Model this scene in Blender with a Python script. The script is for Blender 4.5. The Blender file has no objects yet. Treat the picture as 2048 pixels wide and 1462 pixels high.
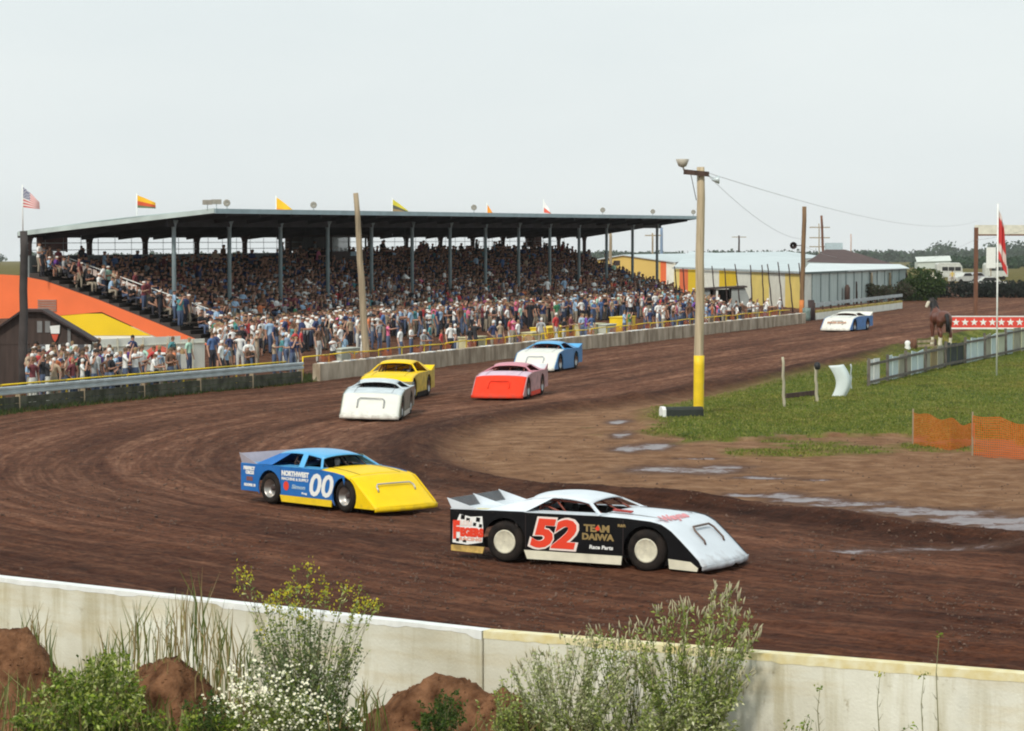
import bpy, math, random
import numpy as np
from math import radians, sin, cos, pi, sqrt, atan2
from mathutils import Vector, Matrix, Euler
random.seed(7); RNG = np.random.default_rng(11)
scene = bpy.context.scene
COL = scene.collection

# ------------------------------------------------------------ camera
H = 5.8; F = 5400.0; TH = math.atan(256.0 / F)
cam_d = bpy.data.cameras.new('camera'); cam = bpy.data.objects.new('camera', cam_d); COL.objects.link(cam)
cam.location = (0, 0, H); cam.rotation_euler = (pi / 2 - TH, 0, 0)
cam_d.sensor_width = 36.0; cam_d.lens = 36.0 * F / 2048.0
cam_d.clip_start = 0.5; cam_d.clip_end = 9000
scene.camera = cam
scene.render.resolution_x = 1024; scene.render.resolution_y = 731

# ------------------------------------------------------------ sky, sun, exposure
SUN_EL, SUN_AZ = 44.0, 206.0          # azimuth clockwise from +Y: behind the camera, to the left
world = bpy.data.worlds.new('World'); scene.world = world; world.use_nodes = True
wn = world.node_tree; wn.nodes.clear()
wo = wn.nodes.new('ShaderNodeOutputWorld'); wb = wn.nodes.new('ShaderNodeBackground')
sky = wn.nodes.new('ShaderNodeTexSky'); sky.sky_type = 'NISHITA'; sky.sun_disc = False
sky.sun_elevation = radians(SUN_EL); sky.sun_rotation = radians(SUN_AZ); sky.air_density = 1.2; sky.dust_density = 4.0
mx = wn.nodes.new('ShaderNodeMixRGB'); mx.inputs[0].default_value = 0.9
tc = wn.nodes.new('ShaderNodeTexCoord'); sep = wn.nodes.new('ShaderNodeSeparateXYZ')
ramp = wn.nodes.new('ShaderNodeValToRGB')       # even high cloud, a touch brighter towards the horizon
ramp.color_ramp.elements[0].position = 0.0; ramp.color_ramp.elements[0].color = (8.9, 9.4, 9.4, 1)
ramp.color_ramp.elements[1].position = 0.5; ramp.color_ramp.elements[1].color = (7.1, 8.2, 8.4, 1)
wn.links.new(tc.outputs['Generated'], sep.inputs[0]); wn.links.new(sep.outputs[2], ramp.inputs[0])
wn.links.new(sky.outputs[0], mx.inputs[1]); wn.links.new(ramp.outputs[0], mx.inputs[2])
cn_ = wn.nodes.new('ShaderNodeTexNoise'); cn_.inputs['Scale'].default_value = 3.0; cn_.inputs['Detail'].default_value = 5      # faint unevenness of the high cloud
cmap = wn.nodes.new('ShaderNodeMapping'); cmap.inputs['Scale'].default_value = (1, 1, 3.5); wn.links.new(tc.outputs['Generated'], cmap.inputs[0]); wn.links.new(cmap.outputs[0], cn_.inputs['Vector'])
cr_ = wn.nodes.new('ShaderNodeValToRGB'); cr_.color_ramp.elements[0].position = .35; cr_.color_ramp.elements[0].color = (.94, .955, .965, 1); cr_.color_ramp.elements[1].position = .65; cr_.color_ramp.elements[1].color = (1.02, 1.02, 1.015, 1)
cm_ = wn.nodes.new('ShaderNodeMixRGB'); cm_.blend_type = 'MULTIPLY'; cm_.inputs[0].default_value = 1.0
wn.links.new(cn_.outputs[0], cr_.inputs[0]); wn.links.new(mx.outputs[0], cm_.inputs[1]); wn.links.new(cr_.outputs[0], cm_.inputs[2]); wn.links.new(cm_.outputs[0], wb.inputs[0]); wb.inputs[1].default_value = 0.1
wn.links.new(wb.outputs[0], wo.inputs[0])
sd = bpy.data.lights.new('sun', 'SUN'); sd.energy = 2.4; sd.angle = radians(7); sd.color = (1.0, 0.93, 0.82)
so = bpy.data.objects.new('sun', sd); COL.objects.link(so)
so.rotation_euler = Euler((radians(90 - SUN_EL), 0, radians(180 - SUN_AZ)), 'XYZ')
so.location = (-20, -20, 60)
vs = scene.view_settings; vs.view_transform = 'Standard'; vs.look = 'None'; vs.gamma = 1.0; vs.exposure = 0.06
vs.use_curve_mapping = False
scene.cycles.filter_width = 2.0      # the soft grainless look of an old print

# ------------------------------------------------------------ helpers
def ray(px, py):
    cx, cy = (px - 1024) / F, (731 - py) / F
    return Vector((cx, cos(TH) + cy * sin(TH), -sin(TH) + cy * cos(TH)))
def G(px, py, z=0.0):            # point on the level z seen at that place of the photograph
    d = ray(px, py); k = (z - H) / d.z
    return Vector((d.x * k, d.y * k, z))
def AT(px, py, D):               # point at depth D
    d = ray(px, py); k = D / d.y
    return Vector((d.x * k, D, H + d.z * k))
def tag(o, label=None, cat=None, group=None, kind=None):
    if label: o['label'] = label
    if cat: o['category'] = cat
    if group: o['group'] = group
    if kind: o['kind'] = kind
    return o
def empty(name, loc=(0, 0, 0), rz=0.0):
    o = bpy.data.objects.new(name, None); COL.objects.link(o); o.location = loc; o.rotation_euler = (0, 0, rz)
    o.empty_display_size = 0.2
    return o

_m = {}
def rgb(c): return (c[0], c[1], c[2], 1)
def mat(name, col, rough=0.7, var=0.12, scale=4.0, bump=0.0, bscale=None, metal=0.0, col2=None, stretch=None, alpha=None, detail=4, coat=0.0, spec=None, dirt=0.0, stain=None):
    if name in _m: return _m[name]
    m = bpy.data.materials.new(name); m.use_nodes = True; nt = m.node_tree; nt.nodes.clear()
    out = nt.nodes.new('ShaderNodeOutputMaterial'); b = nt.nodes.new('ShaderNodeBsdfPrincipled')
    nt.links.new(b.outputs[0], out.inputs[0])
    b.inputs['Roughness'].default_value = rough; b.inputs['Metallic'].default_value = metal
    if spec is not None: b.inputs['Specular IOR Level'].default_value = spec
    if coat: b.inputs['Coat Weight'].default_value = coat
    if alpha is not None: b.inputs['Alpha'].default_value = alpha
    t = nt.nodes.new('ShaderNodeTexCoord'); src = t.outputs['Object']
    if stretch:
        mp = nt.nodes.new('ShaderNodeMapping'); mp.inputs['Scale'].default_value = stretch
        nt.links.new(src, mp.inputs[0]); src = mp.outputs[0]
    nz = nt.nodes.new('ShaderNodeTexNoise'); nz.inputs['Scale'].default_value = scale; nz.inputs['Detail'].default_value = detail
    nt.links.new(src, nz.inputs['Vector'])
    r = nt.nodes.new('ShaderNodeValToRGB')
    c2 = col2 if col2 else tuple(min(1, c * (1 + var)) for c in col)
    c1 = tuple(c * (1 - var) for c in col)
    r.color_ramp.elements[0].position = 0.32; r.color_ramp.elements[0].color = rgb(c1)
    r.color_ramp.elements[1].position = 0.68; r.color_ramp.elements[1].color = rgb(c2)
    nt.links.new(nz.outputs[0], r.inputs[0])
    last = r.outputs[0]
    if dirt:                      # dust and mud low on the body, in local height with ragged edge
        nz3 = nt.nodes.new('ShaderNodeTexNoise'); nz3.inputs['Scale'].default_value = 6.0; nz3.inputs['Detail'].default_value = 6
        nt.links.new(t.outputs['Object'], nz3.inputs['Vector'])
        sp = nt.nodes.new('ShaderNodeSeparateXYZ'); nt.links.new(t.outputs['Object'], sp.inputs[0])
        a1 = nt.nodes.new('ShaderNodeMath'); a1.operation = 'MULTIPLY_ADD'; a1.inputs[1].default_value = -1.6; a1.inputs[2].default_value = 0.35 + dirt
        nt.links.new(sp.outputs[2], a1.inputs[0])
        a2 = nt.nodes.new('ShaderNodeMath'); a2.operation = 'ADD'; nt.links.new(a1.outputs[0], a2.inputs[0]); nt.links.new(nz3.outputs[0], a2.inputs[1])
        a3 = nt.nodes.new('ShaderNodeMapRange'); a3.inputs[1].default_value = 0.55; a3.inputs[2].default_value = 1.1; a3.inputs[4].default_value = 0.75
        nt.links.new(a2.outputs[0], a3.inputs[0])
        mm = nt.nodes.new('ShaderNodeMixRGB'); nt.links.new(a3.outputs[0], mm.inputs[0]); nt.links.new(last, mm.inputs[1])
        mm.inputs[2].default_value = (0.14, 0.085, 0.06, 1); last = mm.outputs[0]
    if stain:                     # old water runs and scuffs
        for (st, sc, lo, hi, dark) in stain:
            mp2 = nt.nodes.new('ShaderNodeMapping'); mp2.inputs['Scale'].default_value = st; nt.links.new(t.outputs['Object'], mp2.inputs[0])
            n4 = nt.nodes.new('ShaderNodeTexNoise'); n4.inputs['Scale'].default_value = sc; n4.inputs['Detail'].default_value = 8; n4.inputs['Roughness'].default_value = .65; nt.links.new(mp2.outputs[0], n4.inputs['Vector'])
            r4 = nt.nodes.new('ShaderNodeValToRGB'); r4.color_ramp.elements[0].position = lo; r4.color_ramp.elements[0].color = rgb(dark); r4.color_ramp.elements[1].position = hi; r4.color_ramp.elements[1].color = (1, 1, 1, 1)
            nt.links.new(n4.outputs[0], r4.inputs[0]); m4 = nt.nodes.new('ShaderNodeMixRGB'); m4.blend_type = 'MULTIPLY'; m4.inputs[0].default_value = 1.0
            nt.links.new(last, m4.inputs[1]); nt.links.new(r4.outputs[0], m4.inputs[2]); last = m4.outputs[0]
    nt.links.new(last, b.inputs['Base Color'])
    if bump:
        nz2 = nt.nodes.new('ShaderNodeTexNoise'); nz2.inputs['Scale'].default_value = bscale or scale * 4; nz2.inputs['Detail'].default_value = 5
        nt.links.new(src, nz2.inputs['Vector'])
        bp = nt.nodes.new('ShaderNodeBump'); bp.inputs['Strength'].default_value = bump; bp.inputs['Distance'].default_value = 0.03
        nt.links.new(nz2.outputs[0], bp.inputs['Height']); nt.links.new(bp.outputs[0], b.inputs['Normal'])
    _m[name] = m
    return m
def attr_mat(name, attr='Col', rough=0.8, trans=0.0, spec=0.3, noise=0.0):
    m = bpy.data.materials.new(name); m.use_nodes = True; nt = m.node_tree
    b = nt.nodes['Principled BSDF']; a = nt.nodes.new('ShaderNodeAttribute'); a.attribute_name = attr
    b.inputs['Roughness'].default_value = rough; b.inputs['Specular IOR Level'].default_value = spec
    nt.links.new(a.outputs['Color'], b.inputs['Base Color'])
    if trans:
        tr = nt.nodes.new('ShaderNodeBsdfTranslucent'); nt.links.new(a.outputs['Color'], tr.inputs[0])
        mxs = nt.nodes.new('ShaderNodeMixShader'); mxs.inputs[0].default_value = trans
        out = nt.nodes['Material Output']; nt.links.new(b.outputs[0], mxs.inputs[1]); nt.links.new(tr.outputs[0], mxs.inputs[2])
        nt.links.new(mxs.outputs[0], out.inputs[0])
    return m

class MB:
    def __init__(s): s.v = []; s.f = []; s.mi = []; s.sm = []
    def add(s, vs_, fs, mi=0, smooth=False):
        o = len(s.v); s.v += [tuple(p) for p in vs_]
        for f in fs: s.f.append(tuple(i + o for i in f)); s.mi.append(mi); s.sm.append(smooth)
        return s
    def box(s, x0, x1, y0, y1, z0, z1, mi=0):
        vs_ = [(x, y, z) for x in (x0, x1) for y in (y0, y1) for z in (z0, z1)]
        return s.add(vs_, [(0, 1, 3, 2), (4, 6, 7, 5), (0, 4, 5, 1), (2, 3, 7, 6), (0, 2, 6, 4), (1, 5, 7, 3)], mi)
    def bar(s, p, q, w, h=None, mi=0, up=(0, 0, 1)):     # box section from p to q
        h = h or w; p = Vector(p); q = Vector(q); d = (q - p).normalized(); u = Vector(up)
        if abs(d.dot(u)) > .98: u = Vector((0, 1, 0))
        a = d.cross(u).normalized() * w / 2; b = a.cross(d).normalized() * h / 2
        vs_ = [p - a - b, p + a - b, p + a + b, p - a + b, q - a - b, q + a - b, q + a + b, q - a + b]
        return s.add(vs_, [(0, 3, 2, 1), (4, 5, 6, 7), (0, 1, 5, 4), (1, 2, 6, 5), (2, 3, 7, 6), (3, 0, 4, 7)], mi)
    def tube(s, pts, r, n=8, mi=0, caps=True):
        pts = [Vector(p) for p in pts]; k = len(pts)
        rs = r if isinstance(r, (list, tuple)) else [r] * k
        o = len(s.v); prev = None
        for i, p in enumerate(pts):
            d = (pts[min(i + 1, k - 1)] - pts[max(i - 1, 0)]).normalized()
            if prev is None:
                u = Vector((0, 0, 1)) if abs(d.z) < .9 else Vector((1, 0, 0))
            else: u = prev
            a = d.cross(u); a.normalize(); b = a.cross(d); prev = b
            for j in range(n):
                t = 2 * pi * j / n; s.v.append(tuple(p + (a * cos(t) + b * sin(t)) * rs[i]))
        for i in range(k - 1):
            for j in range(n):
                s.f.append((o + i * n + j, o + i * n + (j + 1) % n, o + (i + 1) * n + (j + 1) % n, o + (i + 1) * n + j)); s.mi.append(mi); s.sm.append(True)
        if caps:
            s.f.append(tuple(o + j for j in range(n))[::-1]); s.mi.append(mi); s.sm.append(False)
            s.f.append(tuple(o + (k - 1) * n + j for j in range(n))); s.mi.append(mi); s.sm.append(False)
        return s
    def prism(s, pts, d, mi=0):          # polygon (3D points) extruded by vector d
        n = len(pts); d = Vector(d); a = [Vector(p) for p in pts]; b = [p + d for p in a]
        return s.add(a + b, [tuple(range(n))[::-1], tuple(range(n, 2 * n))] + [(i, (i + 1) % n, n + (i + 1) % n, n + i) for i in range(n)], mi)
    def grid(s, P, mi=0, smooth=True, thick=None):         # P[i][j] points
        n, m_ = len(P), len(P[0]); o = len(s.v)
        for r in P:
            for p in r: s.v.append(tuple(p))
        for i in range(n - 1):
            for j in range(m_ - 1):
                s.f.append((o + i * m_ + j, o + (i + 1) * m_ + j, o + (i + 1) * m_ + j + 1, o + i * m_ + j + 1)); s.mi.append(mi); s.sm.append(smooth)
        return s
    def lathe(s, prof, n=24, axis='y', c=(0, 0, 0), mi=0, smooth=True):   # prof: (radius, along)
        o = len(s.v); k = len(prof)
        for (r, h) in prof:
            for j in range(n):
                t = 2 * pi * j / n; a, b = r * cos(t), r * sin(t)
                p = (a, h, b) if axis == 'y' else (a, b, h) if axis == 'z' else (h, a, b)
                s.v.append((p[0] + c[0], p[1] + c[1], p[2] + c[2]))
        for i in range(k - 1):
            for j in range(n):
                s.f.append((o + i * n + j, o + i * n + (j + 1) % n, o + (i + 1) * n + (j + 1) % n, o + (i + 1) * n + j)); s.mi.append(mi); s.sm.append(smooth)
        return s
    def mesh(s, name, mats):
        me = bpy.data.meshes.new(name); me.from_pydata(s.v, [], s.f)
        for m in (mats if isinstance(mats, (list, tuple)) else [mats]): me.materials.append(m)
        me.polygons.foreach_set('material_index', s.mi); me.polygons.foreach_set('use_smooth', s.sm)
        me.update(); return me
    def build(s, name, mats, parent=None, fix=True, solid=0, bevel=0):
        me = s.mesh(name, mats)
        if fix:
            import bmesh
            bm = bmesh.new(); bm.from_mesh(me); bmesh.ops.recalc_face_normals(bm, faces=bm.faces); bm.to_mesh(me); bm.free()
        o = bpy.data.objects.new(name, me); COL.objects.link(o)
        if parent: o.parent = parent
        if solid:
            md = o.modifiers.new('solid', 'SOLIDIFY'); md.thickness = solid; md.offset = -1
        if bevel:
            md = o.modifiers.new('bevel', 'BEVEL'); md.width = bevel; md.segments = 2; md.limit_method = 'ANGLE'
        return o
def np_mesh(name, V, Fq, mats, col=None, smooth=False, dom='POINT'):
    me = bpy.data.meshes.new(name); V = np.asarray(V, dtype=np.float32); Fq = np.asarray(Fq, dtype=np.int32)
    k = Fq.shape[1]; n = len(Fq)
    me.vertices.add(len(V)); me.vertices.foreach_set('co', V.ravel())
    me.loops.add(n * k); me.loops.foreach_set('vertex_index', Fq.ravel())
    me.polygons.add(n); me.polygons.foreach_set('loop_start', np.arange(n, dtype=np.int32) * k)
    me.polygons.foreach_set('loop_total', np.full(n, k, dtype=np.int32))
    if smooth: me.polygons.foreach_set('use_smooth', np.ones(n, dtype=bool))
    me.update(calc_edges=True); me.validate()
    for m in (mats if isinstance(mats, (list, tuple)) else [mats]): me.materials.append(m)
    if col is not None:
        a = me.color_attributes.new('Col', 'FLOAT_COLOR', dom); c = np.ones((len(col), 4), dtype=np.float32); c[:, :3] = col
        a.data.foreach_set('color', c.ravel())
    return me
def link(name, me, parent=None):
    o = bpy.data.objects.new(name, me); COL.objects.link(o)
    if parent: o.parent = parent
    return o
def copy_tree(o, parent=None):
    c = o.copy(); COL.objects.link(c)
    if parent: c.parent = parent
    for ch in list(o.children): copy_tree(ch, c)
    return c
def h2(ix, iy, seed=0):
    h = (ix.astype(np.int64) * 374761393 + iy.astype(np.int64) * 668265263 + seed * 974634777) & 0x7fffffff
    h = ((h ^ (h >> 13)) * 1274126177) & 0x7fffffff
    return ((h ^ (h >> 16)) & 0xffff) / 65535.0
def vnoise(x, y, seed=0):
    x = np.asarray(x, float); y = np.asarray(y, float)
    ix = np.floor(x); iy = np.floor(y); fx = x - ix; fy = y - iy
    fx = fx * fx * (3 - 2 * fx); fy = fy * fy * (3 - 2 * fy)
    a = h2(ix, iy, seed); b = h2(ix + 1, iy, seed); c = h2(ix, iy + 1, seed); d = h2(ix + 1, iy + 1, seed)
    return (a * (1 - fx) + b * fx) * (1 - fy) + (c * (1 - fx) + d * fx) * fy
def fbm(x, y, seed=0, o=4):
    s = 0; a = .5
    for i in range(o): s = s + a * vnoise(x * 2 ** i, y * 2 ** i, seed + i); a *= .5
    return s
def text_mesh(name, txt, size, m, shear=0.0, offset=0.0, extrude=0.004, sx=1.0, align='CENTER', res=3):
    cu = bpy.data.curves.new(name, 'FONT'); cu.body = txt; cu.size = size; cu.shear = shear; cu.offset = offset
    cu.extrude = extrude; cu.align_x = align; cu.align_y = 'CENTER'; cu.resolution_u = res
    ob = bpy.data.objects.new(name, cu); me = bpy.data.meshes.new_from_object(ob)
    bpy.data.objects.remove(ob)
    me.transform(Matrix.Diagonal((sx, 1, 1, 1))); me.materials.clear(); me.materials.append(m); me.name = name
    return me

# palette (real base colours)
M = {}
M['concrete'] = mat('concrete_pale', (0.66, 0.62, 0.48), 0.9, .2, .55, .18, 26, col2=(0.82, 0.81, 0.70), detail=12, stain=[((1.6, 1.6, .16), 2.2, .36, .52, (.80, .77, .68)), ((1, 1, 1), 5.0, .28, .36, (.66, .62, .54)), ((.3, .3, 2.2), 1.2, .34, .5, (.90, .84, .74))])
M['concrete_far'] = mat('concrete_tan', (0.42, 0.33, 0.23), 0.9, .3, 1.6, .3, 20, stretch=(1, 1, .5), col2=(0.60, 0.50, 0.38), detail=8, stain=[((1.2, 1.2, .2), 1.6, .34, .52, (.5, .44, .38))])
M['paint_white'] = mat('paint_white', (0.82, 0.83, 0.80), .6, .08, 5, .1)
M['paint_yel_pale'] = mat('paint_pale_yellow', (0.80, 0.66, 0.30), .6, .12, 6, .1, col2=(0.82, 0.76, 0.52))
M['paint_yel'] = mat('paint_yellow', (0.82, 0.56, 0.01), .55, .1, 3)
M['wood'] = mat('weathered_wood', (0.34, 0.27, 0.18), .85, .3, 2.5, .4, 14, stretch=(4, 4, .35))
M['wood_dark'] = mat('dark_wood', (0.07, 0.04, 0.03), .85, .3, 3, .3, stretch=(3, 3, .4))
M['wood_red'] = mat('red_brown_wood', (0.16, 0.07, 0.04), .85, .3, 3, .3, stretch=(3, 3, .4))
M['grey_metal'] = mat('galvanised_steel', (0.46, 0.52, 0.53), .5, .18, 2.0, .05, metal=.3)
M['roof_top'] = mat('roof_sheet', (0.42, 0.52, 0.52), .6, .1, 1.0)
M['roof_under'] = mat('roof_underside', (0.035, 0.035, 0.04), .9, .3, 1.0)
M['steel_green'] = mat('column_paint', (0.28, 0.36, 0.38), .6, .12, 1.5)
M['steel_dark'] = mat('dark_steel', (0.045, 0.028, 0.026), .8, .2, 2)
M['orange'] = mat('orange_paint', (0.85, 0.17, 0.05), .7, .07, .5)
M['yellow'] = mat('yellow_paint', (0.85, 0.58, 0.01), .7, .06, .5)
M['pale_yellow'] = mat('faded_yellow_paint', (0.90, 0.70, 0.20), .7, .08, .7)
M['board_white'] = mat('whitewashed_board', (0.84, 0.84, 0.74), .8, .08, 1.5)
M['rubber'] = mat('rubber', (0.012, 0.011, 0.011), .85, .3, 6, .2, col2=(0.03, 0.022, 0.018), spec=.2)
M['black'] = mat('matt_black', (0.015, 0.015, 0.017), .6, .2, 3)
M['cage'] = mat('cage_red_brown', (0.22, 0.05, 0.03), .5, .1, 5)
M['chrome'] = mat('dull_chrome', (0.4, 0.38, 0.36), .35, .1, 5, metal=.8)
M['rim_cream'] = mat('rim_cream', (0.66, 0.62, 0.48), .6, .15, 9)
M['soil'] = mat('mound_soil', (0.11, 0.046, 0.022), .95, .45, 5.0, 1.0, 22, col2=(0.235, 0.115, 0.06), detail=14, spec=.1)
M['silver'] = mat('bare_aluminium', (0.5, 0.5, 0.52), .4, .1, 3, metal=.5)
# ------------------------------------------------------------ stand and track frame of reference
W0 = Vector((G(640, 762).x, G(640, 762).y, 0))
_vp = Vector((3050 - 1024, F)).normalized(); U = Vector((_vp.x, _vp.y, 0)); V_ = Vector((-_vp.y, _vp.x, 0))
UANG = atan2(U.y, U.x)
def S(s, t, z=0.0): return W0 + U * s + V_ * t + Vector((0, 0, z))
def s_of(px, t):      # distance along the wall at which column px is crossed on the line t
    B = W0 + V_ * t; k = (px - 1024) / F
    return (-B.x + k * B.y) / (U.x - k * U.y)

# ------------------------------------------------------------ terrain
def geo(a, b, n): return list(a * (b / a) ** (np.arange(n) / (n - 1)))
xs = np.array(sorted(set([-1600., -800., -400., -200., -120., -80., -55., -40., -32., -27.] + list(np.arange(-24, 30, .14)) + [31., 33, 36, 40, 46, 55, 70, 90, 120, 160, 220, 300, 400, 600, 900, 1500, 2200])))
ys = np.array([-60., -20., 0., 10., 18., 22., 24., 26.] + geo(27, 300, 900) + geo(310, 4200, 50))
X, Y = np.meshgrid(xs, ys, indexing='xy')
def poly_sd(X, Y, P):      # signed distance, positive inside
    P = np.array([(p[0], p[1]) for p in P]); n = len(P); d = np.full(X.shape, 1e9); ins = np.zeros(X.shape, bool)
    for i in range(n):
        a = P[i]; b = P[(i + 1) % n]; e = b - a
        t = np.clip(((X - a[0]) * e[0] + (Y - a[1]) * e[1]) / (e @ e), 0, 1)
        d = np.minimum(d, np.hypot(X - a[0] - t * e[0], Y - a[1] - t * e[1]))
        c = ((a[1] > Y) != (b[1] > Y)) & (X < (b[0] - a[0]) * (Y - a[1]) / (b[1] - a[1] + 1e-12) + a[0])
        ins ^= c
    return np.where(ins, d, -d)
def line_sd(X, Y, P):      # distance and arc length to a polyline
    P = np.array([(p[0], p[1]) for p in P]); d = np.full(X.shape, 1e9); s = np.zeros(X.shape); L = 0
    for i in range(len(P) - 1):
        a = P[i]; e = P[i + 1] - a; l = sqrt(e @ e)
        t = np.clip(((X - a[0]) * e[0] + (Y - a[1]) * e[1]) / (l * l), 0, 1)
        q = np.hypot(X - a[0] - t * e[0], Y - a[1] - t * e[1])
        m = q < d; d = np.where(m, q, d); s = np.where(m, L + t * l, s); L += l
    return d, s
def smooth(P, k=3):
    P = [Vector(p) for p in P]
    for _ in range(k):
        Q = [P[0]]
        for a, b in zip(P, P[1:]): Q += [a * .75 + b * .25, a * .25 + b * .75]
        P = Q + [P[-1]]
    return P
inner_px = [(2600, 1130), (2015, 1082), (1500, 1016), (1180, 985), (960, 955), (880, 925), (868, 890), (930, 856), (1080, 826), (1250, 808), (1400, 788), (1560, 755), (1720, 722), (1860, 690)]
inner = smooth([G(*p) for p in inner_px]); inner = inner + [inner[-1] + U * 40, inner[-1] + U * 200]
inner[0] = inner[0]; 
sd_in = poly_sd(X, Y, [p for p in inner] + [inner[-1] + Vector((200, 0, 0)), inner[0] + Vector((200, -20, 0))])
dline, sline = line_sd(X, Y, inner)
sd = np.where(sd_in > 0, -dline, dline)          # > 0 on the racing surface
grass_px = [(1278, 836), (1300, 818), (1400, 797), (1560, 757), (1720, 722), (1815, 695), (1900, 676), (2060, 640), (2500, 600), (2700, 905), (2048, 888), (1900, 885), (1820, 872), (1640, 872), (1560, 880), (1430, 880), (1330, 872), (1285, 856)]
grass = poly_sd(X, Y, [G(*p) for p in grass_px])
strip = poly_sd(X, Y, [G(*p) for p in [(-400, 850), (-400, 888), (30, 826), (300, 795), (600, 766), (640, 758), (640, 750), (300, 770)]])
back_u = (X - W0.x) * V_.x + (Y - W0.y) * V_.y; along = (X - W0.x) * U.x + (Y - W0.y) * U.y
FW = [AT(-1400, 1075, 44.0), AT(30, 1160, 38.6), AT(965, 1263, 33.6), AT(2015, 1347, 30.3), AT(3500, 1452, 26.8)]
FWL = [Vector((G(30, 1160, .9).x, G(30, 1160, .9).y, 0)), Vector((G(965, 1263, .9).x, G(965, 1263, .9).y, 0)), Vector((G(2015, 1347, .9).x, G(2015, 1347, .9).y, 0))]
dirL = (FWL[0] - FWL[1]).normalized(); dirR = (FWL[2] - FWL[1]).normalized()
FWP = [FWL[1] + dirL * 26 + Vector((0, 3, 0)), FWL[1] + dirL * 9.0, FWL[1], FWL[1] + dirR * 9.0, FWL[1] + dirR * 26]
fsd = poly_sd(X, Y, FWP + [Vector((60, -80, 0)), Vector((-60, -80, 0))])
# heights
Z = np.zeros_like(X)
near = np.clip((300 - Y) / 100, 0, 1)
groove = np.clip(sd, 0, 40)
trk = (sd > -.2) & (back_u < .2) & (fsd < 0)
streak = vnoise(sline * .16, sd * 2.6, 3) - .5 + .6 * (vnoise(sline * .5, sd * 7, 5) - .5)
Z += near * np.where(sd > 0, .06 * streak, 0)
clod = fbm(X * 3.3, Y * 3.3, 9, 3) - .45
Z += near * (clod * .06 + .035 * (fbm(X * 9, Y * 6, 19, 2) - .4) * (Y < 80))
cush = np.exp(-((sd - .55) / .55) ** 2) * .26 - np.exp(-((sd + .9) / .8) ** 2) * .05     # inside cushion berm and the gutter behind it
Z += near * cush * (.6 + .8 * vnoise(sline * .4, sd * 0 + 1, 8))
outer = np.exp(-((fsd + 1.6) / 1.3) ** 2) * .10 * (.4 + 1.2 * fbm(X * 1.1, Y * 1.1, 21, 3))
Z += outer
Z += near * np.where(grass > 0, .05 + .05 * fbm(X * .6, Y * .6, 4, 3), 0)
Z += np.where((sd < 0) & (grass < 0), .09 * (fbm(X * .9, Y * .9, 31, 4) - .5), 0) * near
# behind the near wall the ground is lower
low = np.clip((fsd + .19) / .12, 0, 1); Z = np.where(fsd > -.19, -.42 * low + .06 * (fbm(X, Y, 2, 3) - .5), Z)
# valley beyond
far = np.clip((Y - 330) / 2200, 0, 1); Z -= far * 17.0
Z += np.clip((Y - 2600) / 1600, 0, 1) * -40
Z += np.where(Y > 420, 1.3 * (fbm(X * .004, Y * .004, 6, 3) - .5), 0)
# colour masks
A = np.zeros(X.shape + (4,), np.float32); A[..., 3] = 1
gn = grass + 7.5 * (fbm(X * .9, Y * .45, 12, 5) - .47) * np.clip((90 - Y) / 14, .08, 1.0)
gm = np.clip(gn * .7 + .35, 0, 1)
gm = np.maximum(gm, np.clip(strip * 2.2 + .6 + 1.5 * (fbm(X * 1.2, Y * .7, 15, 3) - .5), 0, 1))
gm = np.maximum(gm, np.clip((Y - 330) / 60, 0, 1) * .55)
infront = (fsd > 0)
gm = np.where(infront, np.clip((fbm(X * 1.1, Y * 1.1, 17, 3) - .45) * 6, 0, 1), gm)
patches = [((1560, 905), 1.9, .35), ((1700, 900), 1.5, .3), ((1640, 893), 1.4, .4), ((1880, 893), 1.6, .3)]
for (p, a, b) in patches:
    c = G(*p); gm = np.maximum(gm, np.clip(1.2 - ((X - c.x) / a) ** 2 - ((Y - c.y) / (b * 6)) ** 2 + 1.5 * (fbm(X * 2, Y * 2, 40, 3) - .5), 0, 1) * .8 * (sd < -.5))
A[..., 0] = gm
A[..., 1] = np.clip(-sd * .8 + .2, 0, 1)
wet = np.zeros(X.shape)
puds = [((1238, 843), .35, 1.5), ((1243, 868), .3, 1.8), ((1262, 897), .55, 1.5), ((1310, 893), .5, 1.6), ((1330, 938), 1.0, 1.5), ((1400, 940), .9, 1.6), ((1450, 932), .7, .8), ((1520, 955), .7, .5),
        ((1500, 988), .6, .5), ((1565, 990), .55, .8), ((1620, 998), .9, .7), ((1700, 1006), .9, .7), ((1790, 1018), 1.1, .7), ((1880, 1024), 1.2, 1.0), ((1970, 1038), 1.3, 1.2), ((2060, 1050), 1.3, 1.2),
        ((1700, 1100), 1.3, .4), ((1900, 1096), 1.6, .35), ((1640, 958), .5, .25), ((1400, 915), .6, .3)]
for (p, a, b) in puds:
    c = G(*p); amp = .65 if p[1] > 1060 else 1.0
    wet = np.maximum(wet, amp * np.exp(-((X - c.x - .12 * (Y - c.y)) / (a * 1.05)) ** 2 - ((Y - c.y) / (b * .8)) ** 2))
wet2 = wet * (.45 + 1.1 * fbm(X * 1.7, Y * .9, 50, 4))
A[..., 2] = np.clip(wet2, 0, 1)
Z -= wet * .03
nx, ny = len(xs), len(ys)
Vt = np.stack([X, Y, Z], -1).reshape(-1, 3)
ii = np.arange(nx * ny).reshape(ny, nx)
Fq = np.stack([ii[:-1, :-1], ii[:-1, 1:], ii[1:, 1:], ii[1:, :-1]], -1).reshape(-1, 4)
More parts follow.
